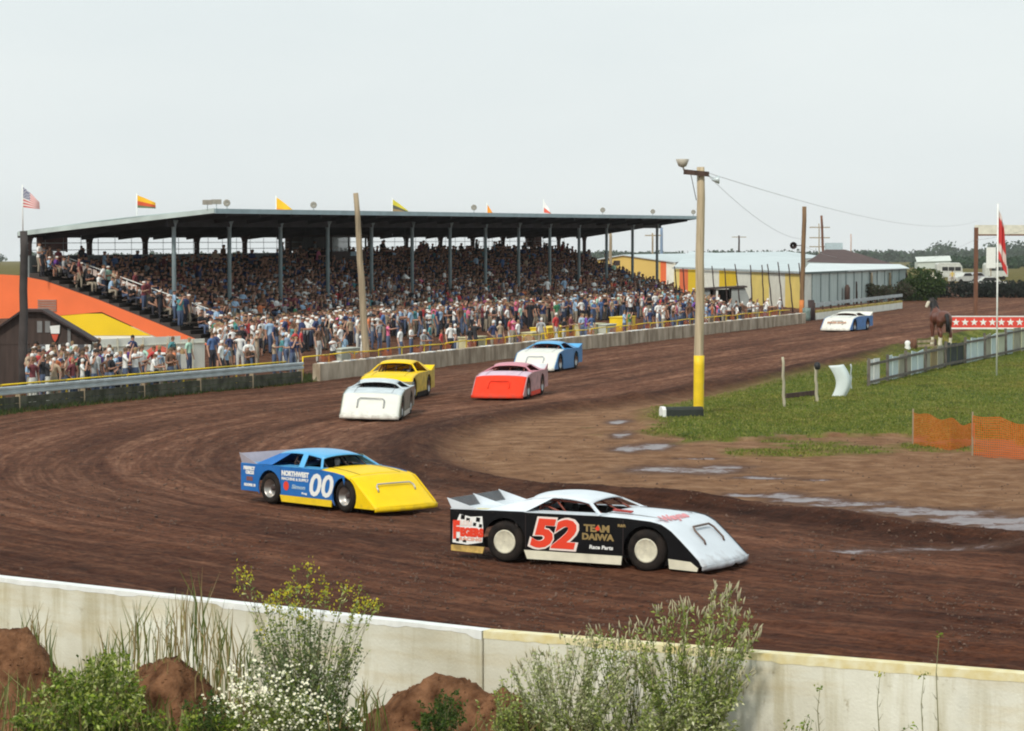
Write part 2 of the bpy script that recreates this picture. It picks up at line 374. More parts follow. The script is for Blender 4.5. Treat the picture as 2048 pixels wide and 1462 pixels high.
def ground_mat():
    m = bpy.data.materials.new('ground_earth'); m.use_nodes = True; nt = m.node_tree; N = nt.nodes; L = nt.links
    b = N['Principled BSDF']
    at = N.new('ShaderNodeAttribute'); at.attribute_name = 'Col'; sp = N.new('ShaderNodeSeparateColor'); L.new(at.outputs['Color'], sp.inputs[0])
    tk = N.new('ShaderNodeAttribute'); tk.attribute_name = 'track_uv'
    tcn = N.new('ShaderNodeTexCoord')
    def noise(src, sc, det=5, st=None, rough=.6):
        if st:
            mp = N.new('ShaderNodeMapping'); mp.inputs['Scale'].default_value = st; L.new(src, mp.inputs[0]); src = mp.outputs[0]
        n = N.new('ShaderNodeTexNoise'); n.inputs['Scale'].default_value = sc; n.inputs['Detail'].default_value = det; n.inputs['Roughness'].default_value = rough
        L.new(src, n.inputs['Vector']); return n.outputs[0]
    def rampn(src, stops):
        r = N.new('ShaderNodeValToRGB'); e = r.color_ramp.elements
        while len(e) < len(stops): e.new(.5)
        for k, (p, c) in enumerate(stops): e[k].position = p; e[k].color = rgb(c)
        L.new(src, r.inputs[0]); return r.outputs[0]
    def mix(f, a, c, mode='MIX'):
        n = N.new('ShaderNodeMixRGB'); n.blend_type = mode
        if isinstance(f, float): n.inputs[0].default_value = f
        else: L.new(f, n.inputs[0])
        for k, q in ((1, a), (2, c)):
            if isinstance(q, tuple): n.inputs[k].default_value = rgb(q)
            else: L.new(q, n.inputs[k])
        return n.outputs[0]
    obj = tcn.outputs['Object']; tuv = tk.outputs['Vector']
    s1 = noise(tuv, 1.0, 6, (.10, 1.5, 0)); s2 = noise(tuv, 1.0, 8, (.7, 6.0, 0)); n1 = noise(obj, 7.0, 9, None, .75); nb = noise(obj, .11, 3)
    bands = N.new('ShaderNodeMath'); bands.operation = 'MULTIPLY_ADD'; bands.inputs[1].default_value = .55; L.new(s1, bands.inputs[0])
    b2 = N.new('ShaderNodeMath'); b2.operation = 'MULTIPLY'; b2.inputs[1].default_value = .45; L.new(s2, b2.inputs[0]); L.new(b2.outputs[0], bands.inputs[2])
    dirt = rampn(bands.outputs[0], [(.36, (0.070, 0.026, 0.013)), (.5, (0.140, 0.062, 0.034)), (.64, (0.265, 0.140, 0.084))])
    dirt = mix(.8, dirt, rampn(n1, [(.32, (.34, .32, .32)), (.5, (.9, .9, .9)), (.72, (1.35, 1.35, 1.35))]), 'MULTIPLY')
    dirt = mix(.7, dirt, rampn(noise(obj, 1.9, 6, None, .7), [(.36, (.5, .48, .48)), (.52, (1., 1., 1.)), (.7, (1.25, 1.25, 1.25))]), 'MULTIPLY')
    dirt = mix(.5, dirt, rampn(nb, [(.35, (.75, .72, .72)), (.65, (1., 1., 1.))]), 'MULTIPLY')
    # near the outer wall the tilled earth is darker and moister, the middle of the far straight is dusty and paler
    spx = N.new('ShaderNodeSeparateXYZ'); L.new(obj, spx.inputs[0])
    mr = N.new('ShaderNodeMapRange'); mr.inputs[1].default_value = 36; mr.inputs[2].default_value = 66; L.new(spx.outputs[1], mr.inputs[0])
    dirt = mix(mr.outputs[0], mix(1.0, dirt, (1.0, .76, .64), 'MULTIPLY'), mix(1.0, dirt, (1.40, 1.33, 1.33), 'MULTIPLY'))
    suv = N.new('ShaderNodeSeparateXYZ'); L.new(tuv, suv.inputs[0])
    edge_n = N.new('ShaderNodeMath'); edge_n.operation = 'MULTIPLY_ADD'; edge_n.inputs[1].default_value = 2.4; L.new(noise(obj, .8, 5), edge_n.inputs[0]); L.new(suv.outputs[1], edge_n.inputs[2])
    edm = N.new('ShaderNodeMapRange'); edm.inputs[1].default_value = 1.5; edm.inputs[2].default_value = 18.0; L.new(edge_n.outputs[0], edm.inputs[0])
    dirt = mix(1.0, dirt, rampn(edm.outputs[0], [(.0, (.55, .50, .46)), (.06, (.42, .37, .35)), (.13, (.95, .95, .95)), (.24, (1.28, 1.3, 1.32)), (.33, (.72, .68, .66)), (.46, (1.12, 1.12, 1.12)), (.56, (.74, .70, .68)), (.72, (1.12, 1.12, 1.12)), (.9, (.8, .78, .76))]), 'MULTIPLY')
    tan = rampn(noise(obj, 1.3, 9), [(.3, (0.19, 0.088, 0.042)), (.5, (0.32, 0.165, 0.085)), (.7, (0.46, 0.27, 0.155))])
    tan = mix(.5, tan, rampn(n1, [(.3, (.5, .5, .5)), (.7, (1., 1., 1.))]), 'MULTIPLY')
    col = mix(sp.outputs[1], dirt, tan)
    gr = rampn(noise(obj, 1.1, 9, (1, .5, 1)), [(.3, (0.06, 0.085, 0.012)), (.5, (0.13, 0.165, 0.022)), (.72, (0.27, 0.27, 0.06))])
    gr = mix(.5, gr, rampn(n1, [(.3, (.5, .5, .5)), (.7, (1.15, 1.15, 1.15))]), 'MULTIPLY')
    gr = mix(.8, gr, rampn(noise(obj, .22, 6, (1, .5, 1)), [(.38, (1.5, 1.0, .9)), (.5, (1.1, 1.05, 1.)), (.62, (.78, .88, .9))]), 'MULTIPLY')
    col = mix(sp.outputs[0], col, gr)
    damp = N.new('ShaderNodeMapRange'); damp.inputs[1].default_value = .03; damp.inputs[2].default_value = .35; damp.inputs[4].default_value = .75; L.new(sp.outputs[2], damp.inputs[0])
    col = mix(damp.outputs[0], col, mix(.7, (0.105, 0.055, 0.035), rampn(n1, [(.3, (.04, .02, .015)), (.7, (.2, .11, .08))])))
    wetf = N.new('ShaderNodeMapRange'); wetf.inputs[1].default_value = .44; wetf.inputs[2].default_value = .80
    wn_ = N.new('ShaderNodeMath'); wn_.operation = 'MULTIPLY_ADD'; wn_.inputs[1].default_value = 2.3; L.new(noise(obj, 3.4, 11, (.8, 1.0, 1), .8), wn_.inputs[0]); 
    wsub = N.new('ShaderNodeMath'); wsub.operation = 'SUBTRACT'; L.new(sp.outputs[2], wsub.inputs[0]); wsub.inputs[1].default_value = 1.12; L.new(wsub.outputs[0], wn_.inputs[2])
    L.new(wn_.outputs[0], wetf.inputs[0])
    col = mix(wetf.outputs[0], col, (0.17, 0.125, 0.125))
    L.new(col, b.inputs['Base Color'])
    rr = N.new('ShaderNodeMapRange'); rr.inputs[3].default_value = .93; rr.inputs[4].default_value = .3; L.new(wetf.outputs[0], rr.inputs[0]); L.new(rr.outputs[0], b.inputs['Roughness'])
    ss = N.new('ShaderNodeMapRange'); ss.inputs[3].default_value = .15; ss.inputs[4].default_value = .34; L.new(wetf.outputs[0], ss.inputs[0]); L.new(ss.outputs[0], b.inputs['Specular IOR Level'])
    hb = N.new('ShaderNodeMath'); hb.operation = 'ADD'; L.new(n1, hb.inputs[0]); L.new(s2, hb.inputs[1])
    inv = N.new('ShaderNodeMapRange'); inv.inputs[3].default_value = .9; inv.inputs[4].default_value = .03; L.new(wetf.outputs[0], inv.inputs[0])
    bp = N.new('ShaderNodeBump'); bp.inputs['Distance'].default_value = .14; L.new(hb.outputs[0], bp.inputs['Height']); L.new(inv.outputs[0], bp.inputs['Strength']); L.new(bp.outputs[0], b.inputs['Normal'])
    return m
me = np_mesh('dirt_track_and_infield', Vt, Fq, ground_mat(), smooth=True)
ca = me.color_attributes.new('Col', 'FLOAT_COLOR', 'POINT'); ca.data.foreach_set('color', A.reshape(-1))
tu = me.attributes.new('track_uv', 'FLOAT_VECTOR', 'POINT'); tv = np.zeros((nx * ny, 3), np.float32); tv[:, 0] = sline.reshape(-1); tv[:, 1] = sd.reshape(-1)
tu.data.foreach_set('vector', tv.reshape(-1))
tag(link('ground', me), kind='structure')
_ix = lambda x: int(np.clip(np.searchsorted(xs, x), 1, nx - 1)); _iy = lambda y: int(np.clip(np.searchsorted(ys, y), 1, ny - 1))
def gz(x, y):
    i, j = _ix(x), _iy(y); fx = (x - xs[i - 1]) / (xs[i] - xs[i - 1]); fy = (y - ys[j - 1]) / (ys[j] - ys[j - 1])
    fx = min(max(fx, 0), 1); fy = min(max(fy, 0), 1)
    return float((Z[j - 1, i - 1] * (1 - fx) + Z[j - 1, i] * fx) * (1 - fy) + (Z[j, i - 1] * (1 - fx) + Z[j, i] * fx) * fy)
def GG(px, py):
    p = G(px, py); p.z = gz(p.x, p.y); return p
def samp(Arr, x, y):
    i = np.clip(np.searchsorted(xs, x), 0, nx - 1); j = np.clip(np.searchsorted(ys, y), 0, ny - 1); return Arr[j, i]

# clods and thrown crumbs of earth lying on the near racing surface (uncountable)
def scatter_lumps(name, P, sizes, m, label=None, seed=1):
    r = np.random.default_rng(seed); base = np.array([(1, 0, 0), (-1, 0, 0), (0, 1, 0), (0, -1, 0), (0, 0, 1), (0, 0, -.6)], float)
    tri = np.array([(0, 2, 4), (2, 1, 4), (1, 3, 4), (3, 0, 4), (2, 0, 5), (1, 2, 5), (3, 1, 5), (0, 3, 5)])
    n = len(P); Vv = base[None] * sizes[:, None, None] * r.uniform(.6, 1.3, (n, 6, 3)); a = r.uniform(0, 2 * pi, n)
    R = np.zeros((n, 3, 3)); R[:, 0, 0] = np.cos(a); R[:, 0, 1] = -np.sin(a); R[:, 1, 0] = np.sin(a); R[:, 1, 1] = np.cos(a); R[:, 2, 2] = 1
    Vv = np.einsum('nij,nkj->nki', R, Vv) + P[:, None, :]
    Ff = (tri[None] + (np.arange(n) * 6)[:, None, None]).reshape(-1, 3)
    o = link(name, np_mesh(name, Vv.reshape(-1, 3), Ff, m)); tag(o, label, None, kind='stuff'); return o
n = 26000
cy = 31 * (95 / 31) ** RNG.random(n); cx = RNG.uniform(-.2, .2, n) * cy
sdv = samp(sd, cx, cy); fv = samp(fsd, cx, cy); keep = (fv < -.3) & ((sdv > -1) | (RNG.random(n) < .3)) & (samp(fbm(X * .7, Y * .35, 77, 3), cx, cy) > .42)
keep &= (samp(wet, cx, cy) < .2)
cx, cy = cx[keep], cy[keep]; cz = samp(Z, cx, cy)
scatter_lumps('dirt_clods', np.stack([cx, cy, cz], -1), RNG.uniform(.008, .032, len(cx)) * np.where(RNG.random(len(cx)) < .05, 1.8, 1), mat('clod_earth', (0.075, 0.035, 0.023), .95, .4, 2, col2=(0.17, 0.10, 0.07)), 'loose dark crumbs of earth strewn over the dirt track')

# grass blades of the infield and the verge
def blades(name, P, h, lean, m, label, cols, seed=3, w=.02, kind='stuff'):
    r = np.random.default_rng(seed); n = len(P); a = r.uniform(0, 2 * pi, n); hh = h * r.uniform(.5, 1.3, n)
    dx, dy = np.cos(a) * w, np.sin(a) * w; lx, ly = r.normal(0, lean, n) * hh, r.normal(0, lean, n) * hh
    z0 = P[:, 2] - .02
    Vv = np.stack([np.stack([P[:, 0] - dx, P[:, 1] - dy, z0], -1), np.stack([P[:, 0] + dx, P[:, 1] + dy, z0], -1), np.stack([P[:, 0] + lx, P[:, 1] + ly, P[:, 2] + hh], -1)], 1)
    Ff = np.arange(n * 3).reshape(n, 3); c = np.array(cols)[r.integers(0, len(cols), n)] * r.uniform(.75, 1.25, (n, 1))
    return tag(link(name, np_mesh(name, Vv.reshape(-1, 3), Ff, m, np.repeat(c, 3, 0))), label, None, None, kind)
leafm = attr_mat('leaf_tissue', 'Col', .75, .3, .25)
n = 150000
gy = 62 * (170 / 62) ** RNG.random(n); gx = RNG.uniform(.02, .21, n) * gy
g_ = samp(A[..., 0], gx, gy); keep = (g_ > .5) & (RNG.random(n) < g_) & (samp(sd, gx, gy) < .2)
gx, gy = gx[keep], gy[keep]
blades('infield_grass', np.stack([gx, gy, samp(Z, gx, gy)], -1), .055, .6, leafm, 'short green grass covering the infield inside the track', [(0.11, 0.155, 0.02), (0.14, 0.18, 0.025), (0.19, 0.21, 0.04), (0.27, 0.26, 0.07)], w=.03)
n = 60000
q = RNG.random(n); gy = 88 + 30 * q; gx = RNG.uniform(-.24, -.06, n) * gy
keep = samp(strip, gx, gy) > -.3
gx, gy = gx[keep], gy[keep]
blades('verge_grass', np.stack([gx, gy, samp(Z, gx, gy)], -1), .16, .4, leafm, 'dark green grass strip below the steel guardrail', [(0.035, 0.06, 0.014), (0.05, 0.075, 0.02), (0.08, 0.07, 0.03)], 5, w=.03)

# ------------------------------------------------------------ near concrete wall
nw = empty('concrete_wall', FWL[1]); tag(nw, 'long pale concrete wall across the foreground with a white and yellow painted top edge', 'wall')
def wall_piece(a, b, top=.9, bot=-.7, th=.2):
    a = Vector(a) - FWL[1]; b = Vector(b) - FWL[1]; d = (b - a).normalized(); nrm = Vector((-d.y, d.x, 0))
    if nrm.y < 0: nrm = -nrm
    g = .012
    a = a + d * g; b = b - d * g
    m = MB(); L = (b - a).length; k = int(L / .35)
    for sgn in (0, 1):
        pass
    front = []; 
    m.prism([a + Vector((0, 0, bot)), b + Vector((0, 0, bot)), b + Vector((0, 0, top)), a + Vector((0, 0, top))], nrm * th)
    return m.build('wall_panel', M['concrete'], nw, bevel=.018), a, b, nrm
def cap(a, b, nrm, m_, th=.2, top=.9, seed=0, depth=.10, rag=.06, nm='painted_edge'):
    r = random.Random(seed); d = (b - a).normalized(); L = (b - a).length; k = int(L / .12); mb = MB(); row0 = []; row1 = []; row2 = []; row3 = []
    low = depth; run = 0
    for i in range(k + 1):
        p = a + d * (L * i / k)
        if run <= 0: low = depth + r.uniform(-rag, rag) * (1.0 if r.random() < .7 else 1.5); run = r.randint(3, 16)
        run -= 1
        l2 = max(.02, low + r.uniform(-.008, .008))
        row0.append(p - nrm * .004 + Vector((0, 0, top - l2))); jz = r.uniform(-.007, .004); row1.append(p - nrm * .004 + Vector((0, 0, top + .012 + jz)))
        row2.append(p + nrm * (th + .004) + Vector((0, 0, top + .012))); row3.append(p + nrm * (th + .004) + Vector((0, 0, top - .1)))
    mb.grid([row0, row1, row2, row3], smooth=False); return mb.build(nm, m_, nw, fix=False)
for i in range(4):
    p, a, b, nr = wall_piece(FWP[i], FWP[i + 1])
    if i <= 1: cap(a, b, nr, M['paint_white'], seed=i + 3, depth=.085, rag=.05)
    else: cap(a, b, nr, M['paint_yel_pale'], seed=i + 9, depth=.085, rag=.012)

# mounds of earth behind the near wall (a sheet of their own each)
def mound(px, pytop, D, rx, ry, label, seed, flat=False):
    c = AT(px, pytop, D); base = -.32; h = (c.z - base); mb = MB(); n = 80; P = []
    for i in range(n + 1):
        row = []
        for j in range(n + 1):
            u, v = (i / n * 2 - 1) * 1.25, (j / n * 2 - 1) * 1.25
            r = sqrt(u * u + v * v) * (1 + .25 * (vnoise(np.array(atan2(v, u) * 1.2 + 10), np.array(seed * 1.0), seed) - .5))
            k = max(0, 1 - r * r); k = (max(0, 1 - r ** 1.9) ** 1.4 if flat else .55 * max(0, 1 - r) + .45 * max(0, 1 - r * r) ** 1.3) if k > 0 else 0
            x, y = u * rx, v * ry
            nz = float(fbm(np.array(x * 2.2 + seed * 7), np.array(y * 2.2), seed, 5)) - .47
            row.append((x, y, h * k * (1 + .25 * nz) + .30 * nz * min(1, k * 4) + .05 * (float(vnoise(np.array(x * 16.), np.array(y * 16.), seed + 5)) - .5) * min(1, k * 4) - (.12 if k == 0 else 0)))
        P.append(row)
    mb.grid(P); rq = random.Random(seed)
    for _ in range(260):
        i = rq.randrange(4, n - 4); j = rq.randrange(4, n - 4); q = Vector(P[i][j]); s_ = rq.uniform(.008, .028)
        if q.z > .05: mb.add([q + Vector(v) * s_ * rq.uniform(.7, 1.3) for v in ((1, 0, 0), (-1, 0, 0), (0, 1, 0), (0, -1, 0), (0, 0, 1), (0, 0, -1))], [(0, 2, 4), (2, 1, 4), (1, 3, 4), (3, 0, 4), (2, 0, 5), (1, 2, 5), (3, 1, 5), (0, 3, 5)])
    o = mb.build('dirt_mound', M['soil'], None); o.location = (c.x, c.y, base); tag(o, label, 'dirt pile', 'dirt piles behind the near wall'); return o
mound(25, 1254, 33.2, 1.0, .9, 'brown dirt pile overgrown with weeds in the lower left corner', 3, True)
mound(345, 1318, 32.6, 1.0, .9, 'brown dirt pile between the green weeds and the white flowers', 5, True)
mound(900, 1346, 32.2, 1.45, .9, 'bare reddish dirt pile in front of the wall joint', 8)
mound(1010, 1370, 31.8, .8, .5, 'low reddish dirt pile beside the pale grey shrub', 12)

# ------------------------------------------------------------ far concrete wall, guardrail
fw = empty('track_wall', W0); tag(fw, 'tan concrete track wall below the grandstand on the far straight', 'wall')
S_END = s_of(1612, 0)
NP = 11
for i in range(NP):
    a = S_END * i / NP; b = S_END * (i + 1) / NP
    m = MB(); p0 = U * (a + .02); p1 = U * (b - .02); hh = .70
    m.prism([p0 + Vector((0, 0, -.1)), p1 + Vector((0, 0, -.1)), p1 + Vector((0, 0, hh)), p0 + Vector((0, 0, hh))], V_ * .35)
    m.build('wall_panel', M['concrete_far'], fw, bevel=.03)
capw = MB()
for i in range(60):
    a = S_END * random.random(); capw.bar(U * a + V_ * .12 + Vector((0, 0, .70)), U * (a + random.uniform(.2, .9)) + V_ * .17 + Vector((0, 0, .70)), .30, .03)
capw.build('white_paint_patch', M['paint_white'], fw)
# guardrail on the left
ga = G(30, 822); gb = G(604, 766); gd = (gb - ga).normalized(); gn_ = Vector((-gd.y, gd.x, 0)); GL0 = ga - gd * 34; glen = (gb - GL0).length
gr = empty('guardrail', GL0); tag(gr, 'galvanised steel guardrail on a low dark board wall along the left crowd', 'guardrail')
def wbeam(L, z0=.52, k=1.0):
    prof = [(0, 0), (.05, .03), (.05, .09), (0, .13), (0, .17), (.05, .21), (.05, .27), (0, .30)]
    P = [[gd * x - gn_ * (q[0] + .02) + Vector((0, 0, z0 + q[1] * k)) for q in prof] for x in np.linspace(0, L, 2)]
    return P
step = 3.8; ng = int(glen / step)
for i in range(ng + 1):
    L0 = i * step; L1 = min(glen, L0 + step + .06)
    mb = MB(); P = []
    for x in (L0, L1):
        row = [gd * x - gn_ * (q[0] + .03 + .004 * (i % 2)) + Vector((0, 0, .56 + q[1])) for q in [(0, 0), (.06, .02), (.06, .09), (0, .12), (0, .16), (.06, .19), (.06, .26), (0, .28)]]
        P.append(row)
    mb.grid(P, smooth=False); mb.build('rail_beam', M['grey_metal'], gr, solid=.01)
    mb = MB(); mb.bar(gd * (L0 + .1) + gn_ * .08 + Vector((0, 0, -.1)), gd * (L0 + .1) + gn_ * .08 + Vector((0, 0, .82)), .16, .18); mb.build('post', M['wood'], gr)
    for k in range(2):
        mb = MB(); z = .03 + k * .23; mb.prism([gd * (L0 + .03) + Vector((0, 0, z)), gd * (L1 - .05) + Vector((0, 0, z)), gd * (L1 - .05) + Vector((0, 0, z + .21)), gd * (L0 + .03) + Vector((0, 0, z + .21))], gn_ * .06)
        mb.build('board', mat('mossy_board', (0.085, 0.085, 0.06), .9, .5, 2, .3, stain=[((1, 1, .3), 2.5, .35, .55, (.45, .5, .35))]), gr)
# yellow pipe rail behind the guardrail and the wall
yr = empty('yellow_rail', S(0, 0)); tag(yr, 'yellow pipe rail with orange netting running behind the concrete track wall', 'railing')
for i in range(0, 30):
    a = .5 + i * (S_END - 1) / 30; b = .5 + (i + 1) * (S_END - 1) / 30
    mb = MB(); mb.tube([U * a + V_ * 1.0 + Vector((0, 0, .93)), U * b + V_ * 1.0 + Vector((0, 0, .93 + .04 * sin(i * 2.3)))], .03, 6); mb.build('pipe', M['paint_yel'], yr)
    mb = MB(); mb.tube([U * a + V_ * 1.0, U * a + V_ * 1.0 + Vector((0, 0, .93))], .03, 6); mb.build('post', M['paint_yel'], yr)
netm = mat('orange_netting', (0.62, 0.14, 0.03), .8, .35, 1.5, alpha=.55)
for i in range(22):
    a = 2 + i * (S_END - 4) / 22 + random.uniform(-.5, .5); L = random.uniform(1.0, 2.6)
    P = []
    for k in range(9):
        x = a + L * k / 8; w = .06 * sin(k * 1.7 + i); P.append([U * x + V_ * (.9 + w) + Vector((0, 0, .45)), U * x + V_ * (.9 - w) + Vector((0, 0, .72 + .05 * sin(k * 2.1 + i))), U * x + V_ * (.9 + w * .5) + Vector((0, 0, .9 + .07 * sin(k * 1.3 + i * 2)))])
    mb = MB(); mb.grid(P); mb.build('netting', netm, yr)
yl = empty('yellow_rail', GL0 + gn_ * .7); tag(yl, 'yellow pipe rail just above the steel guardrail on the left', 'railing')
for i in range(ng):
    a = i * step; mb = MB(); mb.tube([gd * a + Vector((0, 0, .84)), gd * (a + step) + Vector((0, 0, .84))], .032, 6); mb.build('pipe', M['paint_yel'], yl)
    mb = MB(); mb.tube([gd * a, gd * a + Vector((0, 0, .84))], .03, 6); mb.build('post', M['paint_yel'], yl)
# boards and bins seen behind the far wall
def panel_box(px, w, h, t, m, label, cat, nm, thick=.5):
    s = s_of(px, t); o = MB(); o.box(-w / 2, w / 2, -thick / 2, thick / 2, 0, h); o.box(-w / 2 - .04, w / 2 + .04, -thick / 2 - .04, thick / 2 + .04, h, h + .06)
    o.box(-w / 2 - .02, w / 2 + .02, -thick / 2 - .02, thick / 2 + .02, .0, .1)
    ob = o.build(nm, m, None, bevel=.02); ob.location = S(s, t); ob.rotation_euler.z = UANG; return tag(ob, label, cat)
cream = mat('cream_sheet', (0.55, 0.50, 0.30), .8, .2, 2)
panel_box(1105, 4.2, .95, 3.5, M['paint_yel'], 'large yellow crate behind the track wall right of centre', 'crate', 'crate', 1.0)
panel_box(1180, 3.0, .95, 3.2, cream, 'cream crate between the yellow crates behind the track wall', 'crate', 'crate', .8)
panel_box(1245, 2.4, 1.15, 3.6, M['paint_yel'], 'narrow tall yellow crate near the right end of the crate row', 'crate', 'crate', .8)
panel_box(1066, 1.8, .85, 2.6, cream, 'small cream crate next to the large yellow crate', 'crate', 'crate', .6)
panel_box(945, 2.2, .9, 2.6, cream, 'cream crate beside the woman in pink', 'crate', 'crate', .6)
panel_box(690, 1.9, .95, 2.4, mat('pale_grey_board', (.5, .52, .45), .8, .1, 2), 'pale grey crate left of the leaning pole', 'crate', 'crate', .5)
panel_box(1212, 1.8, .9, 2.6, mat('pale_grey_board', (.5, .52, .45), .8, .1, 2), 'pale grey crate right of the cream crate', 'crate', 'crate', .6)

# ------------------------------------------------------------ grandstand
S0, S1 = 31.3, 119.0; T0, T1 = 20.8, 32.0
NR = 18; DT = (T1 - T0) / NR; DZ = .205
def row_z(r): return .35 + DZ * r
gs = empty('grandstand', S(S0, T0)); gs_o = S(S0, T0)
tag(gs, 'long roofed grandstand with tiered benches on the far side of the track', 'grandstand')
L = S1 - S0; lu = lambda s, t, z: U * s + V_ * t + Vector((0, 0, z))    # local frame of the stand
tread = mat('bench_plank', (0.08, 0.06, 0.05), .85, .25, 1.0)  # planks, like the risers below, darkened to hold the roof's shade in their colour
for r in range(NR):
    mb = MB(); t = r * DT; z = row_z(r)
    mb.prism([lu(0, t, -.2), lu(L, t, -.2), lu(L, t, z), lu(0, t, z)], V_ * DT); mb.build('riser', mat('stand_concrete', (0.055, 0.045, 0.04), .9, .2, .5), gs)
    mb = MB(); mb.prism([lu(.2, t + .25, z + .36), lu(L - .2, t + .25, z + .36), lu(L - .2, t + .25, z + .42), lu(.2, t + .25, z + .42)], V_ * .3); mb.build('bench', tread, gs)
# end wall: orange band, yellow and white fields
zt = lambda t: .35 + DZ * t / DT
def endpoly(pts, m, nm, out=.03, label=None):
    mb = MB(); mb.prism([lu(-out, t, z) for t, z in pts], U * .02); o = mb.build(nm, m, gs)
    return o
TT = T1 - T0
def EP(px, py, out=.0):       # place on the end plane of the stand, as (t, z)
    d = ray(px, py); base = W0 + U * (S0 - out); k = d.x / d.y; t = (k * base.y - base.x) / (V_.x - k * V_.y); y = base.y + V_.y * t
    return (t - T0, H + d.z / d.y * y)
endpoly([(-.6, -.3), (TT + 1.2, -.3), (TT + 1.2, 2.2), (.6, .25)], M['board_white'], 'end_wall', .04)
endpoly([EP(432, 694), EP(330, 652), EP(200, 600), EP(90, 561), EP(40, 551), EP(-60, 545), EP(-60, 640), EP(110, 632), EP(205, 624), EP(300, 668), EP(400, 706)], M['orange'], 'orange_panel', .085)
endpoly([EP(205, 627), EP(303, 671), EP(60, 671), EP(60, 628)], M['yellow'], 'yellow_panel', .06)
l0, l1 = EP(115, 598), EP(78, 622)
for k in range(5):
    dz = (l0[1] - l1[1]) / 5; mb = MB(); mb.prism([lu(-.14, l0[0], l1[1] + k * dz), lu(-.14, l1[0], l1[1] + k * dz), lu(-.14, l1[0], l1[1] + (k + .7) * dz), lu(-.14, l0[0], l1[1] + (k + .7) * dz)], U * .05); mb.build('louvre_slat', mat('louvre_grey', (.35, .2, .15), .7), gs)
# aisle rail with pale boards
for k in range(26):
    t = -.3 + k * (TT / 26); z = zt(max(0, t)) + .62
    mb = MB(); mb.prism([lu(1.9, t + .04, z), lu(1.9, t + TT / 26 - .04, z + DZ * (TT / 26) / DT), lu(1.9, t + TT / 26 - .04, z + .34 + DZ * (TT / 26) / DT), lu(1.9, t + .04, z + .34)], U * .03)
    mb.build('rail_board', mat('pinkish_white_board', (.72, .6, .55), .8, .1, 2), gs)
    if k % 3 == 0:
        mb = MB(); mb.tube([lu(1.92, t, zt(max(0, t)) - .2), lu(1.92, t, z + .42)], .035, 6); mb.build('rail_post', M['paint_white'], gs)
mb = MB(); mb.tube([lu(1.92, -.4, 1.4), lu(1.92, TT, zt(TT) + 1.05)], .035, 6); mb.build('handrail', M['paint_white'], gs)
# back wall with mesh rails above
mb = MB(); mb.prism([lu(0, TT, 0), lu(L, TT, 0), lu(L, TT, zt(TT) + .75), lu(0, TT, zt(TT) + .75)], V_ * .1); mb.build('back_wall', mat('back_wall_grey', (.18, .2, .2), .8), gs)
for z in (1.05, 1.45):
    mb = MB(); mb.tube([lu(0, TT + .15, zt(TT) + z), lu(L, TT + .15, zt(TT) + z)], .02, 5); mb.build('back_rail', M['grey_metal'], gs)
for k in range(44):
    mb = MB(); mb.tube([lu(k * 2.0, TT + .15, zt(TT)), lu(k * 2.0, TT + .15, 6.0)], .018, 5); mb.build('mesh_post', M['grey_metal'], gs)
# roof
rs = lambda s, t, z: S(s, t, z) - gs_o
FLr, FRr = rs(s_of(430, 20.3), 20.3, 7.33), rs(s_of(1394, 20.3), 20.3, 7.60)
BLr, BRr = rs(s_of(38, 32.6), 32.6, 6.10), rs(126.5, 32.6, 6.15)
up = Vector((0, 0, 1))
mb = MB(); n = 26
P = []
for i in range(n + 1):
    a = FLr.lerp(FRr, i / n); b = BLr.lerp(BRr, i / n)
    P.append([a.lerp(b, j / 8) + up * .12 * sin(pi * j / 8) for j in range(9)])
mb.grid(P, 0, False); mb.build('roof', M['roof_top'], gs, solid=.05)
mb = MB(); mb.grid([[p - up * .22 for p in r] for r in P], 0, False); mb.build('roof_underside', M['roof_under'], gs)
mb = MB()
mb.prism([FLr + up * .02, FRr + up * .02, FRr - up * .24, FLr - up * .24], -V_ * .06); mb.build('front_fascia', mat('fascia_blue_grey', (.36, .47, .50), .6, .12, 1.2), gs)
mb = MB(); mb.prism([FLr + up * .04, BLr + up * .04, BLr - up * .22, FLr - up * .22], -U * .06); mb.build('side_fascia', mat('fascia_green_grey', (.48, .56, .54), .6, .12, 1.2), gs)
mb = MB(); mb.prism([FRr + up * .02, BRr + up * .02, BRr - up * .24, FRr - up * .24], U * .06); mb.build('side_fascia', M['steel_dark'], gs)
mb = MB(); mb.prism([BLr - up * .02, BRr - up * .02, BRr - up * .32, BLr - up * .32], V_ * .06); mb.build('back_fascia', M['steel_dark'], gs)
for i in range(22):          # rafters
    a = FLr.lerp(FRr, (i + .5) / 22) - up * .32 + V_ * .3; b = BLr.lerp(BRr, (i + .5) / 22) - up * .32 - V_ * .3
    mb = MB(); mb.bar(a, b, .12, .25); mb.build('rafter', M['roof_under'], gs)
def column(s, t, zb, zt_, m, r=.13, flare=True):
    mb = MB(); p = S(s, t, 0) - gs_o; mb.tube([p + up * zb, p + up * (zt_ - .5), p + up * (zt_ - .25), p + up * zt_], [r, r, r * (1.3 if flare else 1), r * (2.3 if flare else 1)], 10)
    return mb.build('column', m, gs)
tc_ = 23.6
def roof_z(s, t):
    a = FLr.lerp(FRr, max(0, min(1, (s - S0) / (121.5 - S0)))); b = BLr.lerp(BRr, max(0, min(1, (s - S0) / (126.5 - S0)))); return a.lerp(b, (t - 20.3) / 12.3).z + gs_o.z
for k in range(14):
    s = 32.4 + 6.75 * k
    column(s, tc_, .2, roof_z(s, tc_) - .25, M['steel_green'], .12)
    if k == 1:
        mb = MB(); p = S(s, tc_, 0) - gs_o; mb.tube([p + up * 1.35, p + up * 2.25], .13, 10); mb.build('column_band', M['paint_yel'], gs)
